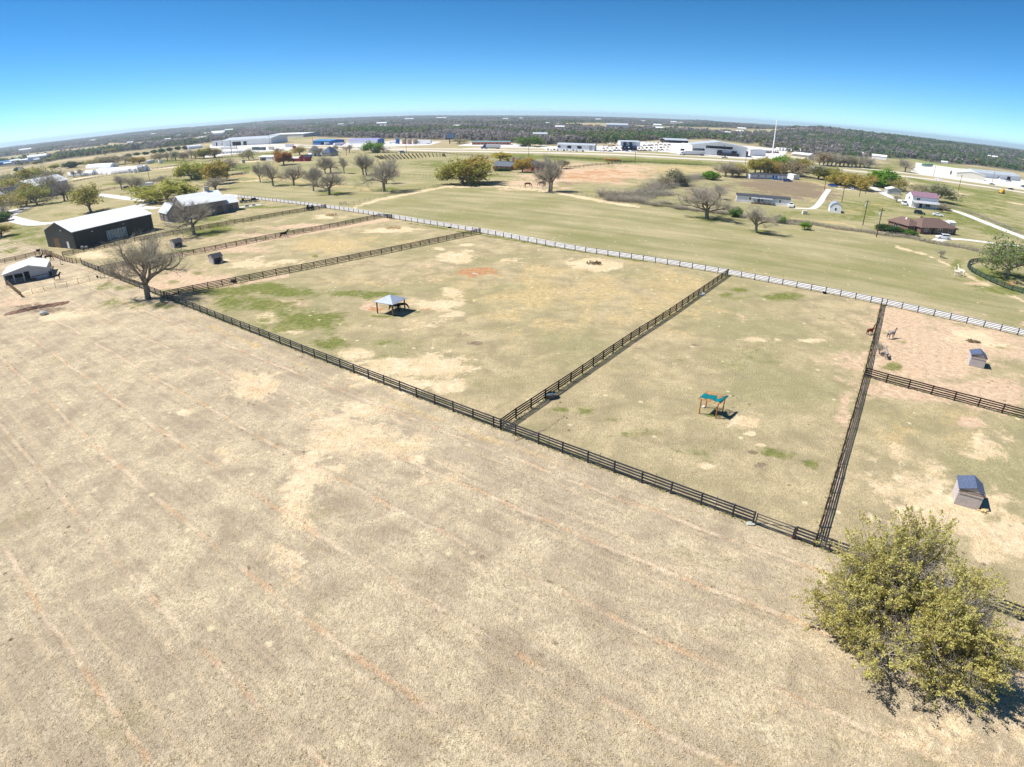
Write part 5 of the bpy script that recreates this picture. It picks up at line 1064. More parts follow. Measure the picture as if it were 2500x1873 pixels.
t, L, r = simple('white two storey house with columned porch under the left oaks', 'house', qb(170,1290), qb(375,1245), 13, 6, 9.5, M['white'], M['darkshingle'], over=.7, ops=[('front', .15, .3, .8, 2.6, 'window'), ('front', .42, .55, 0, 2.6, 'darkdoor'), ('front', .7, .85, .8, 2.6, 'window'), ('front', .2, .3, 3.6, 5, 'window'), ('front', .65, .8, 3.6, 5, 'window')], name='house')
for k in range(5): MB().tube(((L-.3)*k/4+.15,-2.6,0),((L-.3)*k/4+.15,-2.6,5.4),.22,.2,10).build('column', M['white'], t)
MB().box(-.5,-3,5.45,L+.5,-.75,5.7).build('porch_roof', M['white'], t)
# far small houses
FAR = [(qA(300,505),14,'white'),(qb(60,655),30,'blue'),(qb(240,585),26,'lilac'),(qb(230,625),28,'white'),(qb(370,610),24,'white'),(qb(590,585),46,'white'),(qb(400,455),60,'white'),(qb(1390,430),20,'white'),(qb(120,650),18,'white'),(qb(1450,295),50,'white'),
 (qc(280,375),24,'white'),(qc(1150,240),24,'white'),(qc(960,315),24,'white'),(qc(700,225),50,'white'),(qc(1870,220),60,'white'),(qd(250,300),44,'white'),(qd(720,175),26,'white'),(qd(910,185),26,'white'),(qd(440,235),50,'white'),(qd(1050,138),20,'white'),(qd(730,240),16,'white'),
 (qe(575,245),32,'lilac'),(qe(680,235),20,'white'),(qe(1120,270),50,'white'),(qe(1615,178),80,'white'),(qe(2180,158),80,'white'),(qC(330,212),80,'white'),(qC(970,218),40,'white'),(qC(1130,213),40,'white'),(qC(1320,395),30,'lilac'),(qC(1840,320),40,'red'),
 (qD(770,262),40,'white'),(qD(920,230),50,'white'),(qD(1000,232),40,'white'),(qD(1545,295),44,'white'),(qD(1540,365),16,'white'),(qD(400,278),80,'lilac'),(qD(640,218),40,'white'),(qD(225,206),50,'white'),(qh(905,125),12,'white'),(qg(1850,330),24,'white'),(qg(1590,255),12,'white'),(qE(800,485),20,'white')]
rgf = random.Random(31)
for k in range(34):
    x = rgf.uniform(20, 2480); y0 = float(np.interp(x, [0,300,625,802,1250,1666,1972,2202,2500], [368,331,305,295,287,296,318,338,370])); FAR.append(((x, y0+rgf.uniform(4, 26)), rgf.uniform(14, 34), 'white'))
for k in range(26):
    x = rgf.uniform(1925, 2200); FAR.append(((x, 303+(x-1900)*.055+rgf.uniform(4, 11)), rgf.uniform(12, 22), 'white'))
FARPOS = []
for i, (p, w, c) in enumerate(FAR):
    w *= .7
    a = G(p); FARPOS.append((a.x, a.y, w)); u = Vector((a.y, -a.x, 0)).normalized(); k = 1 if w < 40 else 1
    building('small pale building among the distant woods', 'building', a-u*w/2, a+u*w/2, w*.5, min(9, w*.22), min(13, w*.32), M['blue'] if c == 'blue' else M['white'], {'white': M['whiteroof'], 'lilac': M['metalroof'], 'blue': M['blueroof'], 'red': M['brownshingle'], 'green': M['teal']}[c], group='pale buildings among the distant woods', name='distant_building', th=.4, rt=.3)
# ------------------------------------------------------------------ poles, tanks, yard things
def pole(label, base, ytop, xtop=None, r=.15, arm=1, xf=None, group='utility poles'):
    g = G(base); h = TOP(ytop, base, xtop); t = thing('utility_pole', label, 'utility pole', g, 0, group)
    MB().tube((0,0,0),(0,0,h),r*1.15,r*.8,8).build('shaft', M['pole'], t)
    if arm: MB().box(-1.1,-.06,h-.75,1.1,.06,h-.6).build('crossarm', M['pole'], t)
    if xf: MB().lathe([(.28,h-2.4),(.3,h-1.5),(.1,h-1.4)], 12, 0, -.42).build('transformer', M['metalroof'], t)
    return t
for b, top, lb, xf in ((qE(683,1028), qE(712,820), 'tall pole with transformer left of the brick house pole', 1), (qE(793,1122), qE(820,885), 'tall pole with transformer standing in the dark hedge', 1), (qE(513,842), qE(528,720), 'pole just above the white lofted shed', 0), (qE(373,738), qE(386,640), 'pole at the end of the tracked drive', 0),
    (qE(655,795), qE(660,728), 'short pole in the lawn left of two', 0), (qE(705,772), qE(709,715), 'short pole in the lawn right of two', 0), (qh(1135,575), qh(1180,315), 'pole in the green field before the cream warehouse', 0), (qh(730,330), qh(755,170), 'pole at the corner of the white yard', 0), (qh(1690,440), qh(1712,265), 'pole in front of the long white warehouse', 0),
    (qD(565,592), qD(571,455), 'dark pole rising from the highway verge fence', 0), (qD(1575,642), qD(1592,455), 'dark pole beside the verge corner trees', 0), (qD(770,500), qD(771,410), 'pole left of the warehouse truck', 0), (qD(1378,530), qD(1383,430), 'pole in front of the warehouse gable', 0), (qD(110,480), qD(112,380), 'pole before the white metal shop', 0),
    (qC(1204,602), qC(1207,470), 'pole on the highway edge above farmhouse', 0), (qC(990,475), qC(990,365), 'pole beside the orange roadside building', 0), (qB(1632,452), qB(1632,325), 'pole by the tan tanks on the highway fence', 0), (qB(1148,467), qB(1140,350), 'pole among the bare highway trees', 0), (qB(882,440), qB(877,285), 'pole beyond the white gabled house', 0),
    (qA(1213,675), qA(1198,548), 'leaning pole between the greenhouse and the lawn', 0), (qc(2112,600), qc(2090,320), 'tall pole in front of the huge warehouse', 0), (qd(1180,520), qd(1172,305), 'pole before the huge warehouse middle', 0), (qd(590,605), qd(578,450), 'pole with dark sign before the warehouse bays', 0), (qc(205,860), qc(185,700), 'pole in front of the near greenhouse', 0), (qd(495,680), qd(468,385), 'pole at the storage yard fence', 0)):
    pole(lb, b, top[1], top[0], xf=xf)
g = G((1885.5,377)); h = TOP(296, (1885.5,377), 1894); t = thing('flagpole', 'very tall white pole rising above the highway yard', 'flagpole', g)
MB().tube((0,0,0),(0,0,h),.75,.4,10).build('shaft', M['white'], t); MB().lathe([(.1,h),(.6,h+.4),(.6,h+.9),(.1,h+1.3)], 10).build('finial', M['white'], t)
def billboard(label, base, w, z0, z1, m, legs=1, rz=0.0):
    g = G(base); t = thing('billboard', label, 'billboard', g, rz)
    MB().box(-w/2,-.25,z0,w/2,.25,z1).build('panel', M['dark'], t); MB().box(-w/2+.25,-.3,z0+.25,w/2-.25,-.254,z1-.25).build('face', m, t)
    MB().tube((-w*.15,0,0),(-w*.15,0,z0),.5,.5,10).build('leg', M['dark'], t)
paint('pale blue panel', lin(120,150,190)); paint('pale panel', lin(214,218,232))
billboard('blue faced billboard on a dark post across the highway', qC(418,460), 9, 6.2, 12, M['pale blue panel'], rz=.1)
billboard('white box sign on a post at the far left', qb(345,815), 5.6, 4.6, 8.8, M['pale panel'], rz=.5)
billboard('small pale blue sign post by the green field across highway', qg(1690,490), 1, 1.2, 5, M['pale blue panel'])
def tank(label, base, r, h, m, band=None):
    t = thing('storage_tank', label, 'tank', G(base)); MB().lathe([(r,0),(r,h),(r*.5,h+r*.25),(.2,h+r*.3)], 24).build('shell', m, t)
    mb = MB(); mb.tube((r+.05,-.2,0),(r+.05,-.2,h+.6),.06).tube((r+.05,.2,0),(r+.05,.2,h+.6),.06)
    for k in range(int(h)): mb.tube((r+.05,-.2,k+.5),(r+.05,.2,k+.5),.04,.04,4)
    mb.build('ladder', M['metalroof'], t)
    MB().lathe([(r+.06,.0),(r+.06,.6)], 24).build('base', band or M['concrete'], t)
tank('blue upright storage tank beside the white horizontal tank', qe(1408,600), 2.4, 5.6, M['blue']); tank('tan upright storage tank, left of three', qe(1522,603), 2.8, 5.5, M['tank'], M['orange']); tank('tan upright storage tank, middle of three', qe(1615,606), 3.0, 5.6, M['tank']); tank('tan upright storage tank, right of three', qe(1715,606), 2.6, 5.5, M['tank'])
t = thing('horizontal_tank', 'white horizontal tank on saddles next to the blue tank', 'tank', G(qe(1255,598))); MB().tube((0,0,2),(9.4,0,2),1.3,1.3,18).build('shell', M['white'], t)
for x in (1.5,8): MB().box(x-.3,-1.2,0,x+.3,1.2,1.0).build('saddle', M['concrete'], t)
# ------------------------------------------------------------------ vehicles
def wheel(t, x, y, r, w=.22):
    o = MB(); n = 16
    for k in range(1): o.tube((x, y-w/2, r), (x, y+w/2, r), r, r, n)
    tyre = o.build('wheel', M['rubber'], t); MB().tube((x, y-w/2-.012, r), (x, y+w/2+.012, r), r*.58, r*.58, 12).build('rim', M['metalroof'], tyre); return tyre
def loft(mb, prof_lo, prof_hi, w_lo, w_hi, m=0):
    """side outline given as two matching polylines (x,z) bottom and top; half widths"""
    n = len(prof_lo); v = []
    for s in (-1, 1): v += [(x, s*w_lo, z) for x, z in prof_lo]
    for s in (-1, 1): v += [(x, s*w_hi, z) for x, z in prof_hi]
    f = []
    for i in range(n-1): f += [(i, i+1, 2*n+i+1, 2*n+i), (n+i+1, n+i, 3*n+i, 3*n+i+1), (2*n+i, 2*n+i+1, 3*n+i+1, 3*n+i), (i+1, i, n+i, n+i+1)]
    f += [(0, 2*n, 3*n, n), (n-1, 2*n-1, 4*n-1, 3*n-1)]
    mb.add(v, f, m); return mb
VK = {}
def vehicle(kind, label, loc, rz, m, group=None, cat=None, simple_=False):
    """kinds: car, suv, pickup, van; faces +x"""
    t = thing({'car': 'parked_car', 'suv': 'parked_suv', 'pickup': 'pickup_truck', 'van': 'cargo_van'}[kind], label, cat or {'car': 'car', 'suv': 'suv', 'pickup': 'pickup truck', 'van': 'van'}[kind], loc, rz, group)
    L, hgt, hood, w = {'car': (4.5,1.45,.92,.88), 'suv': (4.7,1.75,1.05,.93), 'pickup': (5.5,1.85,1.08,.97), 'van': (5.6,2.4,1.2,.98)}[kind]; a = L/2
    key = (kind, m.name)
    b = MB(); low = .3
    xs = [-a, -a+.12, -a*.55, 0, a*.5, a-.15, a]; top = [hood-.12, hood, hood, hood, hood-.04, hood-.16, hood-.3]
    loft(b, [(x, low+(.12 if i in (0,6) else 0)) for i, x in enumerate(xs)], list(zip(xs, top)), w, w*.96)
    cab = {'car': (-a*.78,-a*.45,a*.12,a*.42), 'suv': (-a*.96,-a*.86,a*.2,a*.45), 'pickup': (-a*.2,-a*.14,a*.25,a*.48), 'van': (-a*.98,-a*.95,a*.55,a*.85)}[kind]
    x0, x1, x2, x3 = cab
    b.add([(x0,-w*.93,hood-.02),(x3,-w*.93,hood-.02),(x3,w*.93,hood-.02),(x0,w*.93,hood-.02),(x1,-w*.76,hgt),(x2,-w*.76,hgt),(x2,w*.76,hgt),(x1,w*.76,hgt)], [(4,5,6,7),(0,1,5,4),(1,2,6,5),(2,3,7,6),(3,0,4,7)])
    if kind == 'pickup': b.box(-a+.1,-w*.95,hood-.02,-a*.2,-w*.85,hood+.1).box(-a+.1,w*.85,hood-.02,-a*.2,w*.95,hood+.1).box(-a+.05,-w*.95,hood-.02,-a+.15,w*.95,hood+.1)
    b.build('body', m, t)
    g = MB(); k = .12; zz = lambda q: hood+(hgt-hood)*q
    def lerp(p, q, s): return p+(q-p)*s
    for s in (-1, 1):
        y0 = s*(w*.93+(w*.76-w*.93)*.2+.012); y1 = s*(w*.93+(w*.76-w*.93)*.85+.012)
        g.add([(lerp(x0,x1,.2)+.15,y0,zz(.2)),(lerp(x3,x2,.2)-.15,y0,zz(.2)),(lerp(x3,x2,.85)-.1,y1,zz(.85)),(lerp(x0,x1,.85)+.1,y1,zz(.85))], [(0,1,2,3) if s < 0 else (3,2,1,0)])
    g.add([(lerp(x3,x2,.15)+.02,-w*.78,zz(.15)),(lerp(x3,x2,.15)+.02,w*.78,zz(.15)),(lerp(x3,x2,.9)+.02,w*.68,zz(.9)),(lerp(x3,x2,.9)+.02,-w*.68,zz(.9))], [(0,1,2,3)])
    g.add([(lerp(x0,x1,.2)-.02,-w*.75,zz(.2)),(lerp(x0,x1,.2)-.02,w*.75,zz(.2)),(lerp(x0,x1,.88)-.02,w*.68,zz(.88)),(lerp(x0,x1,.88)-.02,-w*.68,zz(.88))], [(3,2,1,0)])
    g.build('window', M['glass'], t)
    for x in (-a*.6, a*.62):
        for y in (-w*.88, w*.88): wheel(t, x, y, .34 if kind == 'car' else .39)
    for y in (-w*.7, w*.7): MB().box(a-.06,y-.16,hood-.36,a+.015,y+.16,hood-.22).build('headlight', M['white'], t)
    return t
P_ = {k: paint(k+' car paint', c) for k, c in (('blue', lin(34,66,140)), ('white', lin(238,240,242)), ('black', lin(30,32,36)), ('silver', lin(168,172,178)), ('red', lin(150,32,34)), ('green', lin(40,92,84)), ('tan', lin(176,164,140)), ('grey', lin(96,100,106)))}
def heading(p, q): a, b = G(p), G(q); return math.atan2(b.y-a.y, b.x-a.x)
hw = heading((2182,427),(2394,454)); hw2 = heading((1500,378),(1665,386)); hw3 = heading((834,363),(1080,369))
vehicle('suv', 'blue car parked on the gravel drive left of the grey house', G(qa(1122,122)), -.35, P_['blue'])
vehicle('suv', 'white suv parked on the short drive before the brick house', G(qE(1330,1138)), 2.9, P_['white'])
vehicle('suv', 'black suv parked on the lawn below the maroon roofed house', G(qE(1140,938)), -.4, P_['black'])
vehicle('car', 'white car parked beside the porch end of maroon house', G(qE(1290,952)), -.5, P_['white'])
vehicle('van', 'white box van parked left of the maroon roofed house', G(qE(1015,864)), 1.1, P_['white'])
vehicle('pickup', 'dark blue pickup parked at the far mobile home porch', G(qD(1968,768)), -.15, P_['blue'])
vehicle('pickup', 'white pickup parked at the right end of white mobile home', G(qD(1997,1000)), 1.2, P_['white'])
vehicle('pickup', 'blue pickup parked by the low olive tree at drive end', G(qE(440,716)), -.8, P_['blue'])
for i, (x, y, c) in enumerate(((575,727,'silver'),(595,735,'white'),(620,738,'grey'))): vehicle('car', ('silver car, first of three under the yellow green tree','white car between two others under the yellow green tree','grey car, last of three under the yellow green tree')[i], G(qE(x, y)), .8+.3*i, P_[c])
vehicle('pickup', 'white pickup driving on the highway past the white yard', G(qh(810,398)), hw, P_['white']); vehicle('car', 'dark grey car on the highway before the long white warehouse', G(qh(1690,480)), hw, P_['grey']); vehicle('car', 'dark red car on the near highway lanes at right', G(qh(1992,558)), hw+math.pi, P_['black'])
vehicle('suv', 'dark suv at the right edge of the warehouse yard', G(qh(2185,515)), 1.2, P_['grey']); vehicle('pickup', 'silver pickup on the highway below the warehouse gable', G(qf(1245,712)), hw2, P_['silver'])
vehicle('car', 'white car on the highway beside the bright green tree', G(qe(1255,690)), hw3, P_['white']); vehicle('van', 'white van on the near road by the tan tanks pole', G(qe(1483,768)), hw3+1.2, P_['white']); vehicle('car', 'white car on the road beyond the little red barn', G(qd(915,615)), hw3, P_['white'])
vehicle('pickup', 'white pickup by the shed yard in front of pole', G(qe(695,690)), hw3, P_['white']); vehicle('suv', 'black vehicle on the drive beside white trailer at left', G(qc(235,1190)), .6, P_['black'])
vehicle('pickup', 'dark pickup beside the large grey oak drive', G(qg(660,535)), -.4, P_['silver']); vehicle('car', 'dark car under the wide grey oak near highway', G(qg(600,590)), -.3, P_['white'])
for i, (x, y, m) in enumerate(((1820,400,'white'),(1960,420,'grey'),(1900,425,'white'))): vehicle('pickup', ('white truck at the doors of the long white warehouse','grey truck in the right yard beside white trucks','white truck in the right yard nearest the road')[i], G(qh(x, y)), 1.5, P_[m])
def semi(label, A, B, cab_m, tr_m, group=None):
    a, b = G(A), G(B); t = thing('semi_truck', label, 'semi truck', a, math.atan2(b.y-a.y, b.x-a.x), group); L = max(17, (b-a).length); cl = 6.2
    MB().box(cl-.6,-1.28,1.25,L,1.28,4.15).build('trailer', tr_m, t)
    mb = MB(); mb.prism([(.0,.6),(.1,1.7),(1.8,2.0),(2.4,3.1),(3.3,3.9),(5.0,4.0),(5.0,.6)], -1.2, 1.2, 'y'); mb.v = [(x, y, z) for x, y, z in mb.v]; mb.build('cab', cab_m, t)
    MB().box(1.95,-1.1,2.15,2.3,1.1,2.95).box(2.5,-1.225,2.1,3.6,-1.205,2.9).box(2.5,1.205,2.1,3.6,1.225,2.9).build('window', M['glass'], t)
    MB().box(.3,-.5,.55,L-.5,.5,1.2).build('chassis', M['dark'], t)
    for x in (1.2, 4.6, 5.8, L-3.2, L-1.8):
        for y in (-1.05, 1.05): wheel(t, x, y, .52, .35)
    return t
semi('semi truck with blue cab and white trailer on the highway', qC(722,510), qC(918,511), P_['blue'], M['white'])
semi('white semi truck passing the big warehouse on the highway', qf(420,655), qf(880,664), P_['white'], M['white'])
def trailer(label, A, B, h, m, wd=2.6, group=None, z0=.8, name='box_trailer', cat='trailer'):
    a, b = G(A), G(B); t = thing(name, label, cat, a, math.atan2(b.y-a.y, b.x-a.x), group); L = (b-a).length
    MB().box(0,0,z0,L,wd,h).build('body', m, t)
    MB().box(.3,.2,z0-.25,L-.3,wd-.2,z0-.01).build('chassis', M['dark'], t)
    for x in (L*.75, L*.75+1.1):
        for y in (.1, wd-.1): wheel(t, min(x, L-.6), y, .42, .25)
    return t
trailer('long white box trailer right of the tan tanks', qe(1755,604), qe(2000,604), 4.4, M['white'], 3, z0=1.0)
trailer('white stock trailer behind the bright green tree', qe(570,598), qe(880,590), 3.6, M['white'], 3)
trailer('white tank trailer parked left of the lilac roofed shop', qe(275,640), qe(440,625), 3.4, M['white'], 2.6)
trailer('white truck box in front of the blue roofed shed', qe(100,625), qe(180,620), 3.6, M['white'], 2.6)
trailer('white box trailer parked on drive behind the bare oak pair', qc(400,1190), qc(690,1165), 3, M['white'], 2.6)
trailer('white horse trailer at the greenhouse field corner', qc(600,745), qc(735,715), 3.2, M['white'], 2.6)
trailer('pale box trailer next to the horse trailer', qc(805,735), qc(865,728), 3.4, M['white'], 3)
trailer('small pale box trailer beside the ranch lane grass', qd(680,805), qd(730,800), 2.8, M['paleglass'], 2.2)
trailer('dark green flat trailer in the right white yard', qh(575,180), qh(720,182), 3, paint('green trailer paint', lin(60,130,100)), 3)
trailer('dark blue truck row by the storage yard office', qd(850,575), qd(960,570), 4, P_['green'], 3)
trailer('blue box truck parked second in the storage row', qd(970,575), qd(1080,570), 3.8, M['slate'], 3)
trailer('red and white box trailer in the storage row', qd(1150,568), qd(1240,563), 3.8, M['tanwall'], 3)
trailer('white camper trailer in the storage row end', qd(1450,520), qd(1600,512), 4, M['white'], 3)
trailer('red shed trailer beside the camper in the row', qd(1595,550), qd(1645,546), 3.6, M['red'], 3)
# rows of stored trailers and pipe
for i in range(9):
    x = 290+i*34; trailer('white stored trailer in the row on the storage yard', qd(x, 555-i*.8), qd(x+26, 553-i*.8), 3.2+.3*(i*7 % 3), M['white'], 2.6, group='white trailers in the storage yard')
for i in range(14):
    x = 30+i*60; trailer('white stored trailer in the lower row of the yard', qd(x-40, 655-x*.06), qd(x+12, 652-x*.06), 2.6, M['white'], 2.4, group='low white trailers along the yard road')
rg = random.Random(12)
protoj = {}
def junk(label, p, rz, m, group):
    t0 = protoj.get(m)
    if t0 is None:
        t0 = vehicle('car', label, G(p), rz, P_[m], group); protoj[m] = t0; return t0
    c = copy_tree(t0); c.location = G(p); c.rotation_euler = (0,0,rz); c['label'] = label; c['group'] = group; return c
JC = ['white','silver','grey','blue','tan','white','red','black']
for k in range(64):
    r_, c_ = divmod(k, 16)
    p = qD(262+c_*40+rg.uniform(-8,8)+r_*14, 490-r_*24-c_*.6+rg.uniform(-4,4))
    if 425 < (p[0]-1400)*3.7655 < 640 and (p[1]-240)*3.7655 < 447: continue
    m = JC[rg.randrange(8)]; junk('%s junk car in the rows of the salvage yard' % m, p, rg.uniform(-.3,.3)+(math.pi/2 if r_ % 2 else 0), m, '%s junk cars in the salvage yard' % m)
def pf(x): return 'parked'
for k in range(12):
    m = ('silver','white','grey')[k % 3]; junk('%s car parked in the row beside the white shop' % m, qC(1400+k*32, 524+k*1.0+(k % 2)*4), 1.4, m, '%s cars beside the white shop' % m)
for k in range(12):
    x = 210+k*52; trailer('white recreational vehicle in the row behind flagpole yard', qg(x, 190+k*2.5), qg(x+34, 192+k*2.5), 3.6, M['white'], 8, group='white recreational vehicles in a row', name='camper', cat='camper')
for k in range(12):
    m = ('grey','tan','black','red')[k % 4]; junk('%s scrapped car near the foot of the flagpole' % m, qg(10+(k % 6)*36, 205+(k//6)*24), rg.uniform(0,3), m, '%s scrapped cars near flagpole' % m)
o = MB().box(0,0,.3,9,2.4,1.5).box(-.3,.3,0,9.3,.6,.3).box(-.3,1.8,0,9.3,2.1,.3).build('pipe_rack', M['teal'], loc=G(qf(910,625)), rz=-.1); tag(o, 'teal stacked pipe rack before the warehouse gable', 'pipe rack')
t = thing('water_truck', 'red cabbed white truck parked at the warehouse right corner', 'truck', G(qf(1640,672)), 1.2); MB().box(-1.3,-1.3,.8,2.2,1.3,3.8).build('cab', M['red'], t); MB().box(2.4,-1.5,1,9,1.5,5).build('body', M['white'], t)
for x in (0, 4, 8):
    for y in (-1.3, 1.3): wheel(t, x, y, .6, .4)
t = thing('excavator', 'yellow machine standing in the right field near highway', 'machine', G(qh(1845,620)), .3); MB().box(-1.6,-1.1,.6,1.6,1.1,2.2).box(-.2,-.8,2.2,1.4,.8,3.2).build('body', M['yellow'], t)
for y in (-1.05,1.05): MB().box(-1.9,y-.25,0,1.9,y+.25,.7).build('track', M['rubber'], t)
MB().box(1.6,-.9,.2,2.6,.9,1.4).build('bucket', M['yellow'], t)
t = thing('flat_trailer', 'rust coloured flat trailer in the field by the farm drive', 'trailer', G(qD(285,582)), .0); MB().box(0,0,.8,12,2.4,1.8).build('deck', M['orange'], t)
for x in (8,10): wheel(t, x, .1, .5); wheel(t, x, 2.3, .5)
t = thing('tractor_cart', 'dark cart with rails standing at the fence corner near lane', 'cart', G(qB(855,905)), .2); MB().box(-1.4,-.8,.6,1.4,.8,1.3).box(-1.2,-.7,1.3,-.6,.7,2.0).box(.5,-.7,1.3,1.2,.7,1.8).build('body', M['pipe'], t)
for x in (-.9,.9):
    for y in (-.85,.85): wheel(t, x, y, .45)
t = thing('farm_implement', 'dark farm implement parked in grass behind the grey house', 'implement', G(qB(360,840)), .4)
MB().box(-4,-1,.5,4,1,.9).box(-3,-.8,.9,-2,.8,1.9).box(1,-.8,.9,3,.8,1.6).build('frame', M['dark'], t)
for x in (-3.4,-1.4,.6,2.6):
    for y in (-1.1,1.1): wheel(t, x, y, .5)
# ------------------------------------------------------------------ paddock things
g = G(qH(480,1362)); t = thing('water_trough', 'oval metal water trough beside the brown dividing fence', 'trough', g, .5)
n = 24; ring_ = lambda a, b, z: [(a*math.cos(2*math.pi*i/n), b*math.sin(2*math.pi*i/n), z) for i in range(n)]
V = ring_(.72,.46,0)+ring_(.82,.54,.6)+ring_(.77,.49,.6)+ring_(.68,.43,.08); F = [(k*n+i, k*n+(i+1) % n, (k+1)*n+(i+1) % n, (k+1)*n+i) for k in range(3) for i in range(n)]+[tuple(range(n))[::-1]]
MB().add(V, F).build('tub', M['wire'], t); MB().add(ring_(.74,.47,.42), [tuple(range(n))]).build('water', M['paleglass'], t)
o = MB().tube((0,0,.03),(-.6,-.35,.03),.03).tube((-.6,-.35,.03),(-1.6,-.95,.03),.03).tube((-1.6,-.95,0),(-1.6,-.95,.9),.03).build('water_pipe', M['metalroof'], loc=G(qH(470,1380))); tag(o, 'pale water pipe lying between trough and fence corner', 'pipe')
o = MB().blob((0,0,.25),(.45,.35,.3),4,10).box(.2,-.1,.1,.6,.1,.5).build('salt_tub', M['white'], loc=G(qH(1700,535))); tag(o, 'white tub beside the dividing fence, halfway to the lane', 'tub')
def haypile(label, p, r, m, n=26, seed=1, h=.35, ring=False):
    rg = random.Random(seed); mb = MB()
    for k in range(n):
        a = rg.uniform(0, 6.28); q = r*(rg.uniform(.75,1) if ring else rg.uniform(0,1)**.6); x, y = q*math.cos(a), q*.6*math.sin(a); L = rg.uniform(.3,.7); b = rg.uniform(0, 6.28)
        mb.tube((x-L*math.cos(b)/2, y-L*math.sin(b)/2, rg.uniform(.03,h)), (x+L*math.cos(b)/2, y+L*math.sin(b)/2, rg.uniform(.03,h)), rg.uniform(.05,.13), .05, 5)
    o = mb.build('hay_remains', m, loc=G(p)); return tag(o, label, 'hay', )
haypile('dark clump of old hay on pale sand before the white lane', qH(828,282), 1.7, M['drystalk'], 60, 1, .7)
haypile('ring of pale hay in the second left paddock', qG(1192,60), 2.3, M['hay'], 70, 2, .5, True)
haypile('white hay heap in the paddock near the lane corner', qB(1022,950), 2.2, M['hay'], 70, 3, .9)
haypile('dark log like hay remains next to the upper right shed', qR(630,480), 1.25, M['drystalk'], 40, 4, .25)
haypile('dry hay wisp before the opening of the lower right shed', qP(1130,1190), .5, M['hay'], 18, 5, .2)
o = MB().blob((0,0,.35),(.95,.7,.5),11,12,0,.14).build('boulder', M['rock'], loc=G(qF(355,690))); tag(o, 'pale grey boulder on sandy ground at left field edge', 'boulder')
def mound(label, p0, p1, w, h, seed):
    a, b = G(p0), G(p1); rg = random.Random(seed); L = (b-a).length; n = 30; k = 9; V = []
    for i in range(n+1):
        for j in range(k+1):
            s = i/n; q = j/k*2-1; e = math.sin(math.pi*s)**.5*(1-q*q); V.append((s*L+rg.uniform(-.2,.2), q*w*(.7+.3*math.sin(s*9)), max(0, e*h*(.7+.5*rg.random()))-.03))
    F = [(i*(k+1)+j, (i+1)*(k+1)+j, (i+1)*(k+1)+j+1, i*(k+1)+j+1) for i in range(n) for j in range(k)]
    o = MB().add(V, F).build('soil_mound', M['soil'], loc=a, rz=math.atan2(b.y-a.y, b.x-a.x)); return tag(o, label, 'mound')
mound('long low mound of dark soil at the left field edge', qF(30,690), qF(560,590), 1.5, .55, 1)
for lb, p in (('black rubber tub against the lane fence behind the hay ring paddock', qB(1980,1050)), ('black rubber tub against the lane fence of the gazebo paddock', qC(400,1312)), ('black tub under the lane fence of tarp shelter paddock', qI(455,322)), ('black tub at the fence foot in the left paddock row', qB(237,1492))):
    o = MB().lathe([(.34,0),(.42,.38),(.38,.38),(.32,.06)], 14).build('feed_tub', M['rubber'], loc=G(p)); tag(o, lb, 'feed tub')
o = MB().lathe([(.2,0),(.28,.5),(.24,.5),(.2,.05)], 12).build('feed_tub', M['dark'], loc=G(qF(790,392))); tag(o, 'dark bucket by the wire pen fence end', 'feed tub')
t = thing('feeder_box', 'dark green box feeder on a post at the stock pen', 'feeder', G(qS(1225,300)), .3); MB().tube((0,0,0),(0,0,1.3),.07).build('post', M['wood'], t); MB().box(-.45,-.35,1.3,.45,.35,1.9).build('box', M['dark'], t)
t = thing('feeder_post', 'pale tall post at the corral corner beside the dark horses', 'post', G(qS(1900,595))); MB().tube((0,0,0),(0,0,1.9),.09).build('shaft', M['metalroof'], t); MB().blob((.35,0,.1),(.35,.25,.12),2,8).build('base', M['soil'], t)
o = MB().box(-.5,-.2,0,.5,.2,.5).box(-.5,-.2,.5,-.42,.2,.6).build('stacked_panels', M['wire'], loc=G(qU(1900,1640)), rz=.6); tag(o, 'small dark crate at foot of the gazebo paddock rear fence', 'crate')
o = MB().lathe([(.1,.0),(.55,.02),(.5,.035),(.1,.04)], 20).build('puddle', M['stone'], loc=G(qG(1850,425))); tag(o, 'small puddle in the middle of the orange clay pit', 'puddle')
# ------------------------------------------------------------------ animals: one skinned body each
def coat(name, col, stripe=False):
    t = NT(name); tc = t.new('ShaderNodeTexCoord').outputs['Object']
    c = t.mix(t.ramp(t.noise(2.2, 4, .6, tc), .35, .65), tuple(x*.75 for x in col[:3])+(1,), col)
    if stripe:
        w = t.new('ShaderNodeTexWave', wave_type='BANDS', bands_direction='X'); w.inputs['Scale'].default_value = 2.6; w.inputs['Distortion'].default_value = 3; w.inputs['Detail'].default_value = 1; t.link(tc, w.inputs['Vector'])
        c = t.mix(t.ramp(w.outputs['Fac'], .55, .7), c, lin(70,60,60))
    t.link(c, t.b.inputs['Base Color']); t.b.inputs['Roughness'].default_value = .7; return t.m
COAT = {'black': coat('black coat', lin(34,28,30)), 'bay': coat('bay coat', lin(96,54,34)), 'brown': coat('brown wool', lin(112,50,28)), 'white': coat('cream wool', lin(244,236,214)), 'grey': coat('striped grey coat', lin(196,184,184), True), 'dark': coat('dark brown coat', lin(56,40,36))}
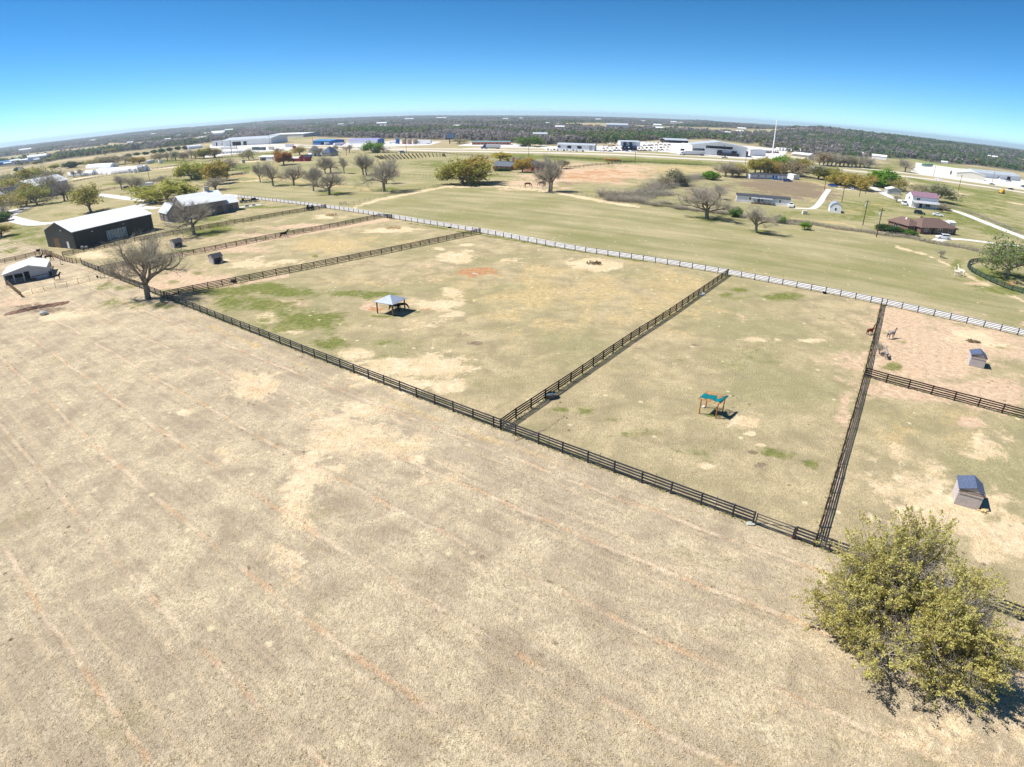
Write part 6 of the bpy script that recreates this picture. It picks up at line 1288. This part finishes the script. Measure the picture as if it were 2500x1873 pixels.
def skin(name, nodes, edges, m, parent, sub=1):
    """nodes: name -> ((x,y,z), rx, ry)"""
    me = bpy.data.meshes.new(name); bm = bmesh.new(); sl = bm.verts.layers.skin.verify(); idx = {}
    for i, (k, (p, rx, ry)) in enumerate(nodes.items()):
        v = bm.verts.new(p); v[sl].radius = (rx, ry); v[sl].use_root = (i == 0); idx[k] = v
    for a, b in edges: bm.edges.new((idx[a], idx[b]))
    bm.to_mesh(me); bm.free()
    o = bpy.data.objects.new(name, me); C.objects.link(o)
    o.modifiers.new('skin', 'SKIN').use_smooth_shade = True
    if sub: s = o.modifiers.new('subsurf', 'SUBSURF'); s.levels = sub; s.render_levels = sub
    dg = bpy.context.evaluated_depsgraph_get(); dg.update(); nm = bpy.data.meshes.new_from_object(o.evaluated_get(dg)); o.modifiers.clear(); o.data = nm; nm.materials.clear(); nm.materials.append(m)
    for p in nm.polygons: p.use_smooth = True; p.material_index = 0
    if parent: o.parent = parent
    return o
def horse(label, p, rz, m, pose='stand', s=1.0, name='horse', cat='horse', mane=None):
    t = thing(name, label, cat, G(p) if not isinstance(p, Vector) else p, rz); t.scale = (s, s, s)
    sw = {'stand': (0,0,0,0), 'walk': (.22,-.2,-.22,.2), 'run': (.5,.32,-.45,-.3), 'graze': (.08,-.06,-.1,.1)}[pose]
    N = {'mid': ((0,0,1.12),.3,.29), 'chest': ((.52,0,1.14),.28,.31), 'sh': ((.72,0,1.2),.2,.25), 'loin': ((-.42,0,1.15),.27,.28), 'rump': ((-.72,0,1.17),.25,.27), 'dock': ((-.92,0,1.18),.12,.15)}
    E = [('mid','chest'),('chest','sh'),('mid','loin'),('loin','rump'),('rump','dock')]
    if pose == 'graze': N |= {'n1': ((.98,0,1.05),.14,.2), 'n2': ((1.2,0,.72),.1,.15), 'poll': ((1.34,0,.45),.09,.12), 'face': ((1.42,0,.24),.075,.09), 'muz': ((1.5,0,.09),.06,.065)}
    elif pose == 'run': N |= {'n1': ((.98,0,1.42),.14,.2), 'n2': ((1.22,0,1.62),.1,.15), 'poll': ((1.4,0,1.74),.09,.11), 'face': ((1.6,0,1.66),.075,.09), 'muz': ((1.8,0,1.57),.06,.065)}
    else: N |= {'n1': ((.92,0,1.42),.14,.2), 'n2': ((1.06,0,1.65),.1,.14), 'poll': ((1.16,0,1.82),.09,.11), 'face': ((1.36,0,1.72),.075,.09), 'muz': ((1.54,0,1.6),.06,.065)}
    E += [('sh','n1'),('n1','n2'),('n2','poll'),('poll','face'),('face','muz')]
    for i, (side, q) in enumerate(((1,sw[0]),(-1,sw[1]))):
        y = side*.17; k = 'f%d' % i
        N |= {k+'a': ((.66,y,.9),.12,.13), k+'b': ((.66+q*.5,y,.55),.07,.08), k+'c': ((.66+q*.7,y,.25),.045,.05), k+'d': ((.68+q,y,.05),.06,.06)}; E += [('sh',k+'a'),(k+'a',k+'b'),(k+'b',k+'c'),(k+'c',k+'d')]
    for i, (side, q) in enumerate(((1,sw[2]),(-1,sw[3]))):
        y = side*.17; k = 'h%d' % i
        N |= {k+'a': ((-.66,y,.9),.15,.17), k+'b': ((-.62+q*.3,y,.68),.09,.11), k+'c': ((-.8+q*.6,y,.5),.055,.065), k+'d': ((-.74+q*.9,y,.22),.045,.05), k+'e': ((-.7+q,y,.05),.06,.06)}; E += [('rump',k+'a'),(k+'a',k+'b'),(k+'b',k+'c'),(k+'c',k+'d'),(k+'d',k+'e')]
    skin('body', N, E, m, t)
    mm = mane or m
    tx = -.98 if pose != 'run' else -1.3; tz = .55 if pose != 'run' else 1.1
    skin('tail', {'a': ((-.93,0,1.2),.06,.06), 'b': ((-1.06,0,1.02),.07,.07), 'c': ((tx-.1,0,tz),.06,.06), 'd': ((tx-.1,0,tz-.2),.02,.02)}, [('a','b'),('b','c'),('c','d')], mm, t, 1)
    a, b = Vector(N['poll'][0]), Vector(N['sh'][0])
    mb = MB()
    for i in range(9):
        c = a.lerp(b, i/9)+Vector((-.06,0,.11-.0*i)); mb.blob((c.x,c.y,c.z), (.08,.035,.1), i, 6)
    mb.build('mane', mm, t, True)
    P = Vector(N['poll'][0]); mb = MB()
    for y in (-.06,.06): mb.add([(P.x-.04,y-.03,P.z+.06),(P.x+.03,y-.03,P.z+.06),(P.x,y+.035,P.z+.06),(P.x,y*1.3,P.z+.22)], [(0,1,3),(1,2,3),(2,0,3),(2,1,0)])
    mb.build('ear', m, t)
    return t
def llama(label, p, rz, m, s=1.0, head=None):
    t = thing('llama', label, 'llama', G(p), rz); t.scale = (s, s, s)
    N = {'mid': ((0,0,.86),.27,.3), 'ch': ((.38,0,.9),.24,.27), 'sh': ((.52,0,1.0),.16,.2), 'lo': ((-.3,0,.88),.26,.29), 'ru': ((-.52,0,.88),.22,.25), 'tl': ((-.68,0,.92),.09,.12), 'n1': ((.62,0,1.2),.12,.13), 'n2': ((.68,0,1.45),.1,.11), 'n3': ((.71,0,1.66),.1,.1), 'hd': ((.8,0,1.74),.09,.1), 'mz': ((.98,0,1.7),.05,.055)}
    E = [('mid','ch'),('ch','sh'),('mid','lo'),('lo','ru'),('ru','tl'),('sh','n1'),('n1','n2'),('n2','n3'),('n3','hd'),('hd','mz')]
    for i, (r, x, y) in enumerate((('sh',.42,.14),('sh',.44,-.14),('ru',-.5,.14),('ru',-.46,-.14))):
        k = 'l%d' % i; b = -.06 if r == 'ru' else 0
        N |= {k+'a': ((x,y,.62),.11,.12), k+'b': ((x+b,y,.36),.06,.065), k+'c': ((x,y,.04),.05,.05)}; E += [(r,k+'a'),(k+'a',k+'b'),(k+'b',k+'c')]
    skin('body', N, E, m, t)
    mb = MB()
    for y in (-.05,.05): mb.tube((.74,y,1.8),(.75,y*1.3,1.98),.03,.012,5)
    mb.build('ear', m, t)
    return t
def pos(q, x, y): return G(q(x, y))
horse('black horse standing in the pen beside the pale barn', qS(1790,1055), .35, COAT['black'], 'stand', .95, mane=COAT['black'])
horse('dark horse facing right by the corral, left of two', qS(1240,470), .3, COAT['dark'], 'walk', 1.05, mane=COAT['black'])
horse('black horse facing right by the corral poles, right of two', qS(1520,455), .25, COAT['black'], 'graze', 1.1, mane=COAT['black'])
horse('dark horse galloping along the brown fence of the shed paddock', qB(640,1128), .75, COAT['black'], 'run', 1.2, mane=COAT['black'])
horse('black horse standing under the gazebo roof, head to the left', qO(960,770), 2.9, COAT['black'], 'graze', .95, mane=COAT['black'])
horse('dark brown horse under the gazebo with its nose out to the right', qO(1110,735), .2, COAT['dark'], 'graze', .95, mane=COAT['black'])
horse('brown horse grazing alone in the bare field, left of two', qC(1193,897), .2, COAT['bay'], 'graze', 1.5, mane=COAT['dark'])
horse('brown horse grazing beside the tall bare oak', qC(1338,888), 3.0, COAT['bay'], 'graze', 1.5, mane=COAT['dark'])
horse('grey striped zebra like animal walking right in the upper pen', qT(1010,645), .35, COAT['grey'], 'walk', .95, name='zebra', cat='zebra', mane=COAT['dark'])
horse('grey striped zebra like animal seen end on by the bare sapling', qT(840,1300), 1.15, COAT['grey'], 'stand', .85, name='zebra', cat='zebra', mane=COAT['dark'])
llama('brown llama standing against the right dividing fence', qT(305,512), .2, COAT['brown'], 1.0)
llama('white llama in open field, the lower left one of the pair', qV(390,600), 2.75, COAT['white'], 1.25)
llama('white llama in open field, the taller right one of the pair', qV(490,590), 2.2, COAT['white'], 1.5)
# resting animal in the shed
def lying(label, p, rz, m):
    t = thing('resting_goat', label, 'goat', p, rz)
    N = {'m': ((0,0,.3),.24,.26), 'c': ((.3,0,.34),.22,.24), 'r': ((-.35,0,.3),.22,.24), 'n': ((.5,0,.55),.11,.12), 'h': ((.64,0,.7),.09,.09), 'z': ((.82,0,.66),.055,.055), 'l': ((.45,.2,.08),.06,.06), 'k': ((.62,.22,.07),.045,.045), 'q': ((-.3,.24,.1),.1,.1), 'j': ((-.05,.32,.07),.05,.05)}
    skin('body', N, [('m','c'),('m','r'),('c','n'),('n','h'),('h','z'),('c','l'),('l','k'),('r','q'),('q','j')], m, t); return t
lying('pale animal lying in the mouth of the left grey shed', G(qU(1545,1060)), 2.2, COAT['grey'])
# ------------------------------------------------------------------ the big oak in front
def big_oak():
    base = G((2194,1572)); H = 10.2
    s, tp = skeleton(91, H, .13, 6, 1.12, .035, .36, 8, .34, lenk=(.66,.84))
    # keep the crown inside a broad dome of uneven lobes
    def env(p):
        a = math.atan2(p.y, p.x); R = 9.1*(1+.12*math.sin(3*a+1)+.09*math.sin(5*a)+.06*math.sin(9*a+2)); q = math.hypot(p.x, p.y)/R
        return q*q + max(0, (p.z-3.4)/6.9)**2 < 1
    s = [g for g in s if g[4] < 2 or env(g[1])]; tp = [g for g in tp if env(g[0])]
    t = thing('live_oak', 'big olive green live oak in front, crown filling the lower right', 'tree')
    big = [g for g in s if g[4] < 4]; small = [(a, b, max(x*.8, .008), max(y*.8, .005), l) for a, b, x, y, l in s if l == 4 or (l > 4 and random.random() < .45)]
    V, F = tube_arrays(big, 8); mesh_np('trunk', V, F, M['palebark'], smooth=True, parent=t)
    rg = np.random.default_rng(3); pts_ = [(p, d) for p, d in tp]+[(g[1], (g[1]-g[0]).normalized()) for g in s if g[4] >= 5]
    Pp = np.array([p[:] for p, d in pts_]); Dd = np.array([d[:] for p, d in pts_])
    # foliage hangs in separate sprays: whole boughs are full, others thin
    lobe = np.sin(Pp[:,0]*1.3+.6*Pp[:,2])+np.sin(Pp[:,1]*1.5-.5*Pp[:,2]+1)+np.sin(Pp[:,2]*1.7+Pp[:,0]*.6)
    keep = rg.random(len(Pp)) < np.clip(.74+.32*lobe, .12, 1); Pp, Dd = Pp[keep], Dd[keep]
    m = min(len(Pp), 4600); k = rg.choice(len(Pp), m, replace=False); per = 46
    out = Pp[k]-np.array([0,0,3.0]); out /= np.linalg.norm(out, axis=1, keepdims=True); dr = Dd[k]+out*.9+[0,0,.35]; dr /= np.linalg.norm(dr, axis=1, keepdims=True)
    u = rg.random((m,per,1))**.8; L = rg.uniform(.45,1.15,(m,1,1)); c = Pp[k][:,None]+dr[:,None]*(u*L-.2)+rg.normal(size=(m,per,3))*(.17*(1.15-u))
    LV, LF = leaf_cards(c.reshape(-1,3), .075, rg)
    tw = [(Vector(p), Vector(p)+Vector(d)*float(l), .011, .005, 6) for p, d, l in zip(Pp[k], dr, L[:,0,0]*.85)]
    V, F = tube_arrays(small+tw, 3)
    mesh_np('crown', np.vstack([LV, V]), np.vstack([LF, F+len(LV)]), [M['leaf'], M['palebark']], np.concatenate([np.zeros(len(LF)), np.ones(len(F))]), parent=t)
    for c in t.children: c.color = lin(172,166,100)
    t.location = base; t.rotation_euler = (0,0,.4); return t
FORE = big_oak()
# ------------------------------------------------------------------ woods that run to the horizon
def far_woods():
    rg = np.random.default_rng(5)
    n = 70000
    az = rg.uniform(-52, 52, n); r = 520*np.exp(rg.random(n)**.82*math.log(9000/520))
    X = r*np.sin(np.radians(az)); Y = r*np.cos(np.radians(az)); px, py = proj(X, Y, 0*X)
    yb = np.interp(px, *WOODLINE)
    # open strips of pasture
    f = np.sin(X*.0021+1.3*np.sin(Y*.0013))*np.sin(Y*.0034+.8*np.sin(X*.0019)+.5)
    keep = (py < yb) & ~((f > .42) & (r > 1000)) & (rg.random(n) < .93)
    for ex, ey, ea, eb in OPEN:
        keep &= np.hypot((px-ex)/ea, (py-ey)/eb) > 1
    for bx, by, bw in FARPOS:
        br = math.hypot(bx, by); lat = (X*by-Y*bx)/br; al = (X*bx+Y*by)/br-br
        keep &= ~((np.abs(lat) < bw*.6+4) & (al < 12) & (al > -60-br*.05))
    X, Y, r, px = X[keep], Y[keep], r[keep], px[keep]; n = len(X)
    Z = hill(X, Y)
    sc = np.clip(r/1050, 1.0, 6.5)
    h = rg.uniform(5, 10, n)*np.clip(sc**.12, .9, 1.2); w = rg.uniform(3.6, 8.6, n)*sc
    pal = np.array([lin(152,144,142), lin(138,134,128), lin(124,130,92), lin(92,120,70), lin(132,128,82), lin(164,154,148), lin(112,114,104)])[:, :3]
    P = np.array([.22,.18,.18,.16,.08,.1,.08])
    q = (np.sin(X*.011+2*np.sin(Y*.004))+np.sin(Y*.007+1.5*np.sin(X*.006))+np.sin(X*.031+Y*.013))/6+.5+rg.normal(size=n)*.13
    order = np.array([5,0,1,6,2,4,3]); ci = order[np.searchsorted(np.cumsum(P[order])[:-1], np.clip(q*1.3-.15, 0, .999))]
    right = (px > 2050) & (r < 2600); ci = np.where(right & (rg.random(n) < .4), 3, ci)
    tint = pal[ci]*rg.uniform(.88,1.1,(n,1))*.9
    per = 18
    d = rg.normal(size=(n,per,3)); d /= np.linalg.norm(d, axis=2, keepdims=True); d *= rg.random((n,per,1))**.4
    c = np.stack([X[:,None]+d[...,0]*w[:,None]*.62, Y[:,None]+d[...,1]*w[:,None]*.62, Z[:,None]+h[:,None]*(.52+.46*d[...,2])], -1).reshape(-1,3)
    N = d.reshape(-1,3)+rg.normal(size=(n*per,3))*.45+[0,0,.25]; N /= np.linalg.norm(N, axis=1, keepdims=True)
    U = np.cross(N, rg.normal(size=N.shape)); U /= np.linalg.norm(U, axis=1, keepdims=True); Wv = np.cross(N, U)
    sz = np.repeat(np.minimum(h, w)*.26, per)[:,None]*rg.uniform(.6,1.4,(n*per,1)); wide = np.repeat(np.maximum(1, w/h*.75), per)[:,None]
    V = np.stack([c-Wv*sz*wide, c+U*sz*.8, c+Wv*sz*wide, c-U*sz*.8], 1).reshape(-1,3)
    V[:,2] = np.maximum(V[:,2], -.3)
    T = np.repeat(np.repeat(tint, per, 0), 4, 0); T = np.hstack([T, np.ones((len(T),1))])
    o = mesh_np('distant_woods', V, np.arange(len(V)).reshape(-1,4), M['clump'], cols={'tint': T})
    return tag(o, 'grey and green woods reaching to the horizon', 'woods', kind='stuff')
far_woods()
def weeds():
    """straw clumps and weeds standing in the near hay field"""
    rg = np.random.default_rng(8); n = 30000
    px = rg.uniform(-40, 2540, n); py = 640+1280*rg.random(n)**.75
    a, b, c = ray(px, py); t = -CAM_H/c; X, Y = a*t, b*t
    s = X*FN[0]+Y*FN[1]; k = (s < 43.2); X, Y = X[k], Y[k]; n = len(X); per = 5
    ang = rg.uniform(0, 6.28, (n,per)); ln = rg.uniform(.03,.08,(n,per))*rg.uniform(.6,1.4,(n,1)); o = rg.normal(size=(n,per,2))*.07
    bx = X[:,None]+o[...,0]; by = Y[:,None]+o[...,1]; tx = bx+np.cos(ang)*ln*.9; ty = by+np.sin(ang)*ln*.9; wx = -np.sin(ang)*.012; wy = np.cos(ang)*.012
    z0 = np.zeros_like(bx)
    V = np.stack([np.stack([bx-wx,by-wy,z0],-1), np.stack([bx+wx,by+wy,z0],-1), np.stack([tx+wx*.4,ty+wy*.4,ln],-1), np.stack([tx-wx*.4,ty-wy*.4,ln],-1)], 2).reshape(-1,3)
    o = mesh_np('dry_grass', V, np.arange(len(V)).reshape(-1,4), mat('dry grass tufts', lin(196,178,132), .9, .3, .8)); return tag(o, 'dry straw tufts over the near hay field', 'grass', kind='stuff')
weeds()
def fence_grass():
    rg = np.random.default_rng(18); A = []; 
    for o in [x for x in scene.objects if x.get('group') == 'paddock fences']:
        ps = np.array([(o.location.x+c.location.x, o.location.y+c.location.y) for c in o.children if c.name.startswith('post') and c.type == 'MESH' and c.location.length >= 0])
        for a, b in zip(ps[:-1], ps[1:]):
            if np.hypot(*(b-a)) < 6: A.append(a+(b-a)*rg.random((22,1))+rg.normal(size=(22,2))*.16)
    P = np.vstack(A); n = len(P); per = 4; ang = rg.uniform(0, 6.28, (n,per)); ln = rg.uniform(.08,.26,(n,per))
    bx = P[:,0:1]+rg.normal(size=(n,per))*.05; by = P[:,1:2]+rg.normal(size=(n,per))*.05; tx = bx+np.cos(ang)*ln*.5; ty = by+np.sin(ang)*ln*.5; wx = -np.sin(ang)*.025; wy = np.cos(ang)*.025; z0 = bx*0
    V = np.stack([np.stack([bx-wx,by-wy,z0],-1), np.stack([bx+wx,by+wy,z0],-1), np.stack([tx+wx*.3,ty+wy*.3,ln],-1), np.stack([tx-wx*.3,ty-wy*.3,ln],-1)], 2).reshape(-1,3)
    return tag(mesh_np('fence_grass', V, np.arange(len(V)).reshape(-1,4), mat('rank grass', lin(148,146,84), .9, .35, .5)), 'rank grass growing along the fence bottoms', 'grass', kind='stuff')
fence_grass()
def haze():
    o = MB().box(-9600,-9600,-1.2,9600,9600,64).build('haze', haze_mat()); return tag(o, kind='stuff')
def haze_mat():
    m = bpy.data.materials.new('haze'); m.use_nodes = True; nt = m.node_tree; nt.nodes.remove(nt.nodes['Principled BSDF'])
    v = nt.nodes.new('ShaderNodeVolumePrincipled'); v.inputs['Color'].default_value = (.74,.87,1,1); v.inputs['Density'].default_value = 1.25e-4; v.inputs['Anisotropy'].default_value = .2
    nt.links.new(v.outputs[0], nt.nodes['Material Output'].inputs['Volume']); return m
haze()
# ------------------------------------------------------------------ light, sky, camera
ORD = 'first second third fourth fifth sixth seventh eighth ninth tenth eleventh twelfth'.split()
def order_labels():
    by = {}
    for o in scene.objects:
        if o.parent is None and 'group' in o and 'label' in o: by.setdefault((o['group'], o['label']), []).append(o)
    for (gp, lb), L in by.items():
        if len(L) < 2 or any(k in gp for k in ('cars','distant woods')): continue
        L.sort(key=lambda o: float(proj(o.location.x, o.location.y, 0)[0]))
        for i, o in enumerate(L):
            w = ORD[i] if i < 12 else str(i+1)+('st' if (i+1) % 10 == 1 else 'nd' if (i+1) % 10 == 2 else 'rd' if (i+1) % 10 == 3 else 'th')
            q = lb+', '+w+' from left'
            if len(q.split()) <= 16: o['label'] = q
order_labels()
def finish():
    el, az = R_(53), R_(-83)                               # sun height; bearing (from +Y towards +X)
    L = bpy.data.lights.new('sun', 'SUN'); L.energy = 4.0; L.angle = R_(.5); L.color = (1, .955, .89)
    s = bpy.data.objects.new('sun', L); C.objects.link(s)
    d = Vector((math.sin(az)*math.cos(el), math.cos(az)*math.cos(el), math.sin(el)))
    s.rotation_euler = d.to_track_quat('Z', 'Y').to_euler(); s.location = d*200
    w = bpy.data.worlds.new('World'); scene.world = w; w.use_nodes = True; nt = w.node_tree
    sky = nt.nodes.new('ShaderNodeTexSky'); sky.sky_type = 'NISHITA'; sky.sun_disc = False
    sky.sun_elevation = el; sky.sun_rotation = az % (2*math.pi); sky.altitude = 300
    sky.air_density = .42; sky.dust_density = 0; sky.ozone_density = 2.5
    gm = nt.nodes.new('ShaderNodeGamma'); gm.inputs['Gamma'].default_value = 1.14
    hs = nt.nodes.new('ShaderNodeHueSaturation'); hs.inputs['Saturation'].default_value = 1.22; hs.inputs['Value'].default_value = .66; hs.inputs['Hue'].default_value = .489
    nt.links.new(sky.outputs[0], gm.inputs['Color']); nt.links.new(gm.outputs[0], hs.inputs['Color']); nt.links.new(hs.outputs[0], nt.nodes['Background'].inputs['Color'])
    nt.nodes['Background'].inputs['Strength'].default_value = .11
    cd = bpy.data.cameras.new('camera'); cam = bpy.data.objects.new('camera', cd); C.objects.link(cam)
    cam.matrix_world = Matrix.Translation((0,0,CAM_H)) @ Matrix.Rotation(math.pi/2-PITCH, 4, 'X') @ Matrix.Rotation(ROLL, 4, 'Z')
    cd.clip_start = .1; cd.clip_end = 40000; cd.sensor_fit = 'HORIZONTAL'; cd.sensor_width = 36
    cd.type = 'PANO'; cy = cd; cy.panorama_type = 'FISHEYE_LENS_POLYNOMIAL'; cy.fisheye_fov = math.pi
    cy.fisheye_polynomial_k0 = 0; cy.fisheye_polynomial_k1 = -0.04969800357; cy.fisheye_polynomial_k2 = -6.39203675e-05
    cy.fisheye_polynomial_k3 = 2.769668502e-05; cy.fisheye_polynomial_k4 = -4.480063713e-07
    scene.camera = cam
    scene.view_settings.view_transform = 'Standard'; scene.view_settings.look = 'None'; scene.view_settings.gamma = 1
    scene.view_settings.exposure = 0.85
    scene.cycles.max_bounces = 6; scene.cycles.diffuse_bounces = 3; scene.cycles.volume_bounces = 0
    scene.render.film_transparent = False
finish()
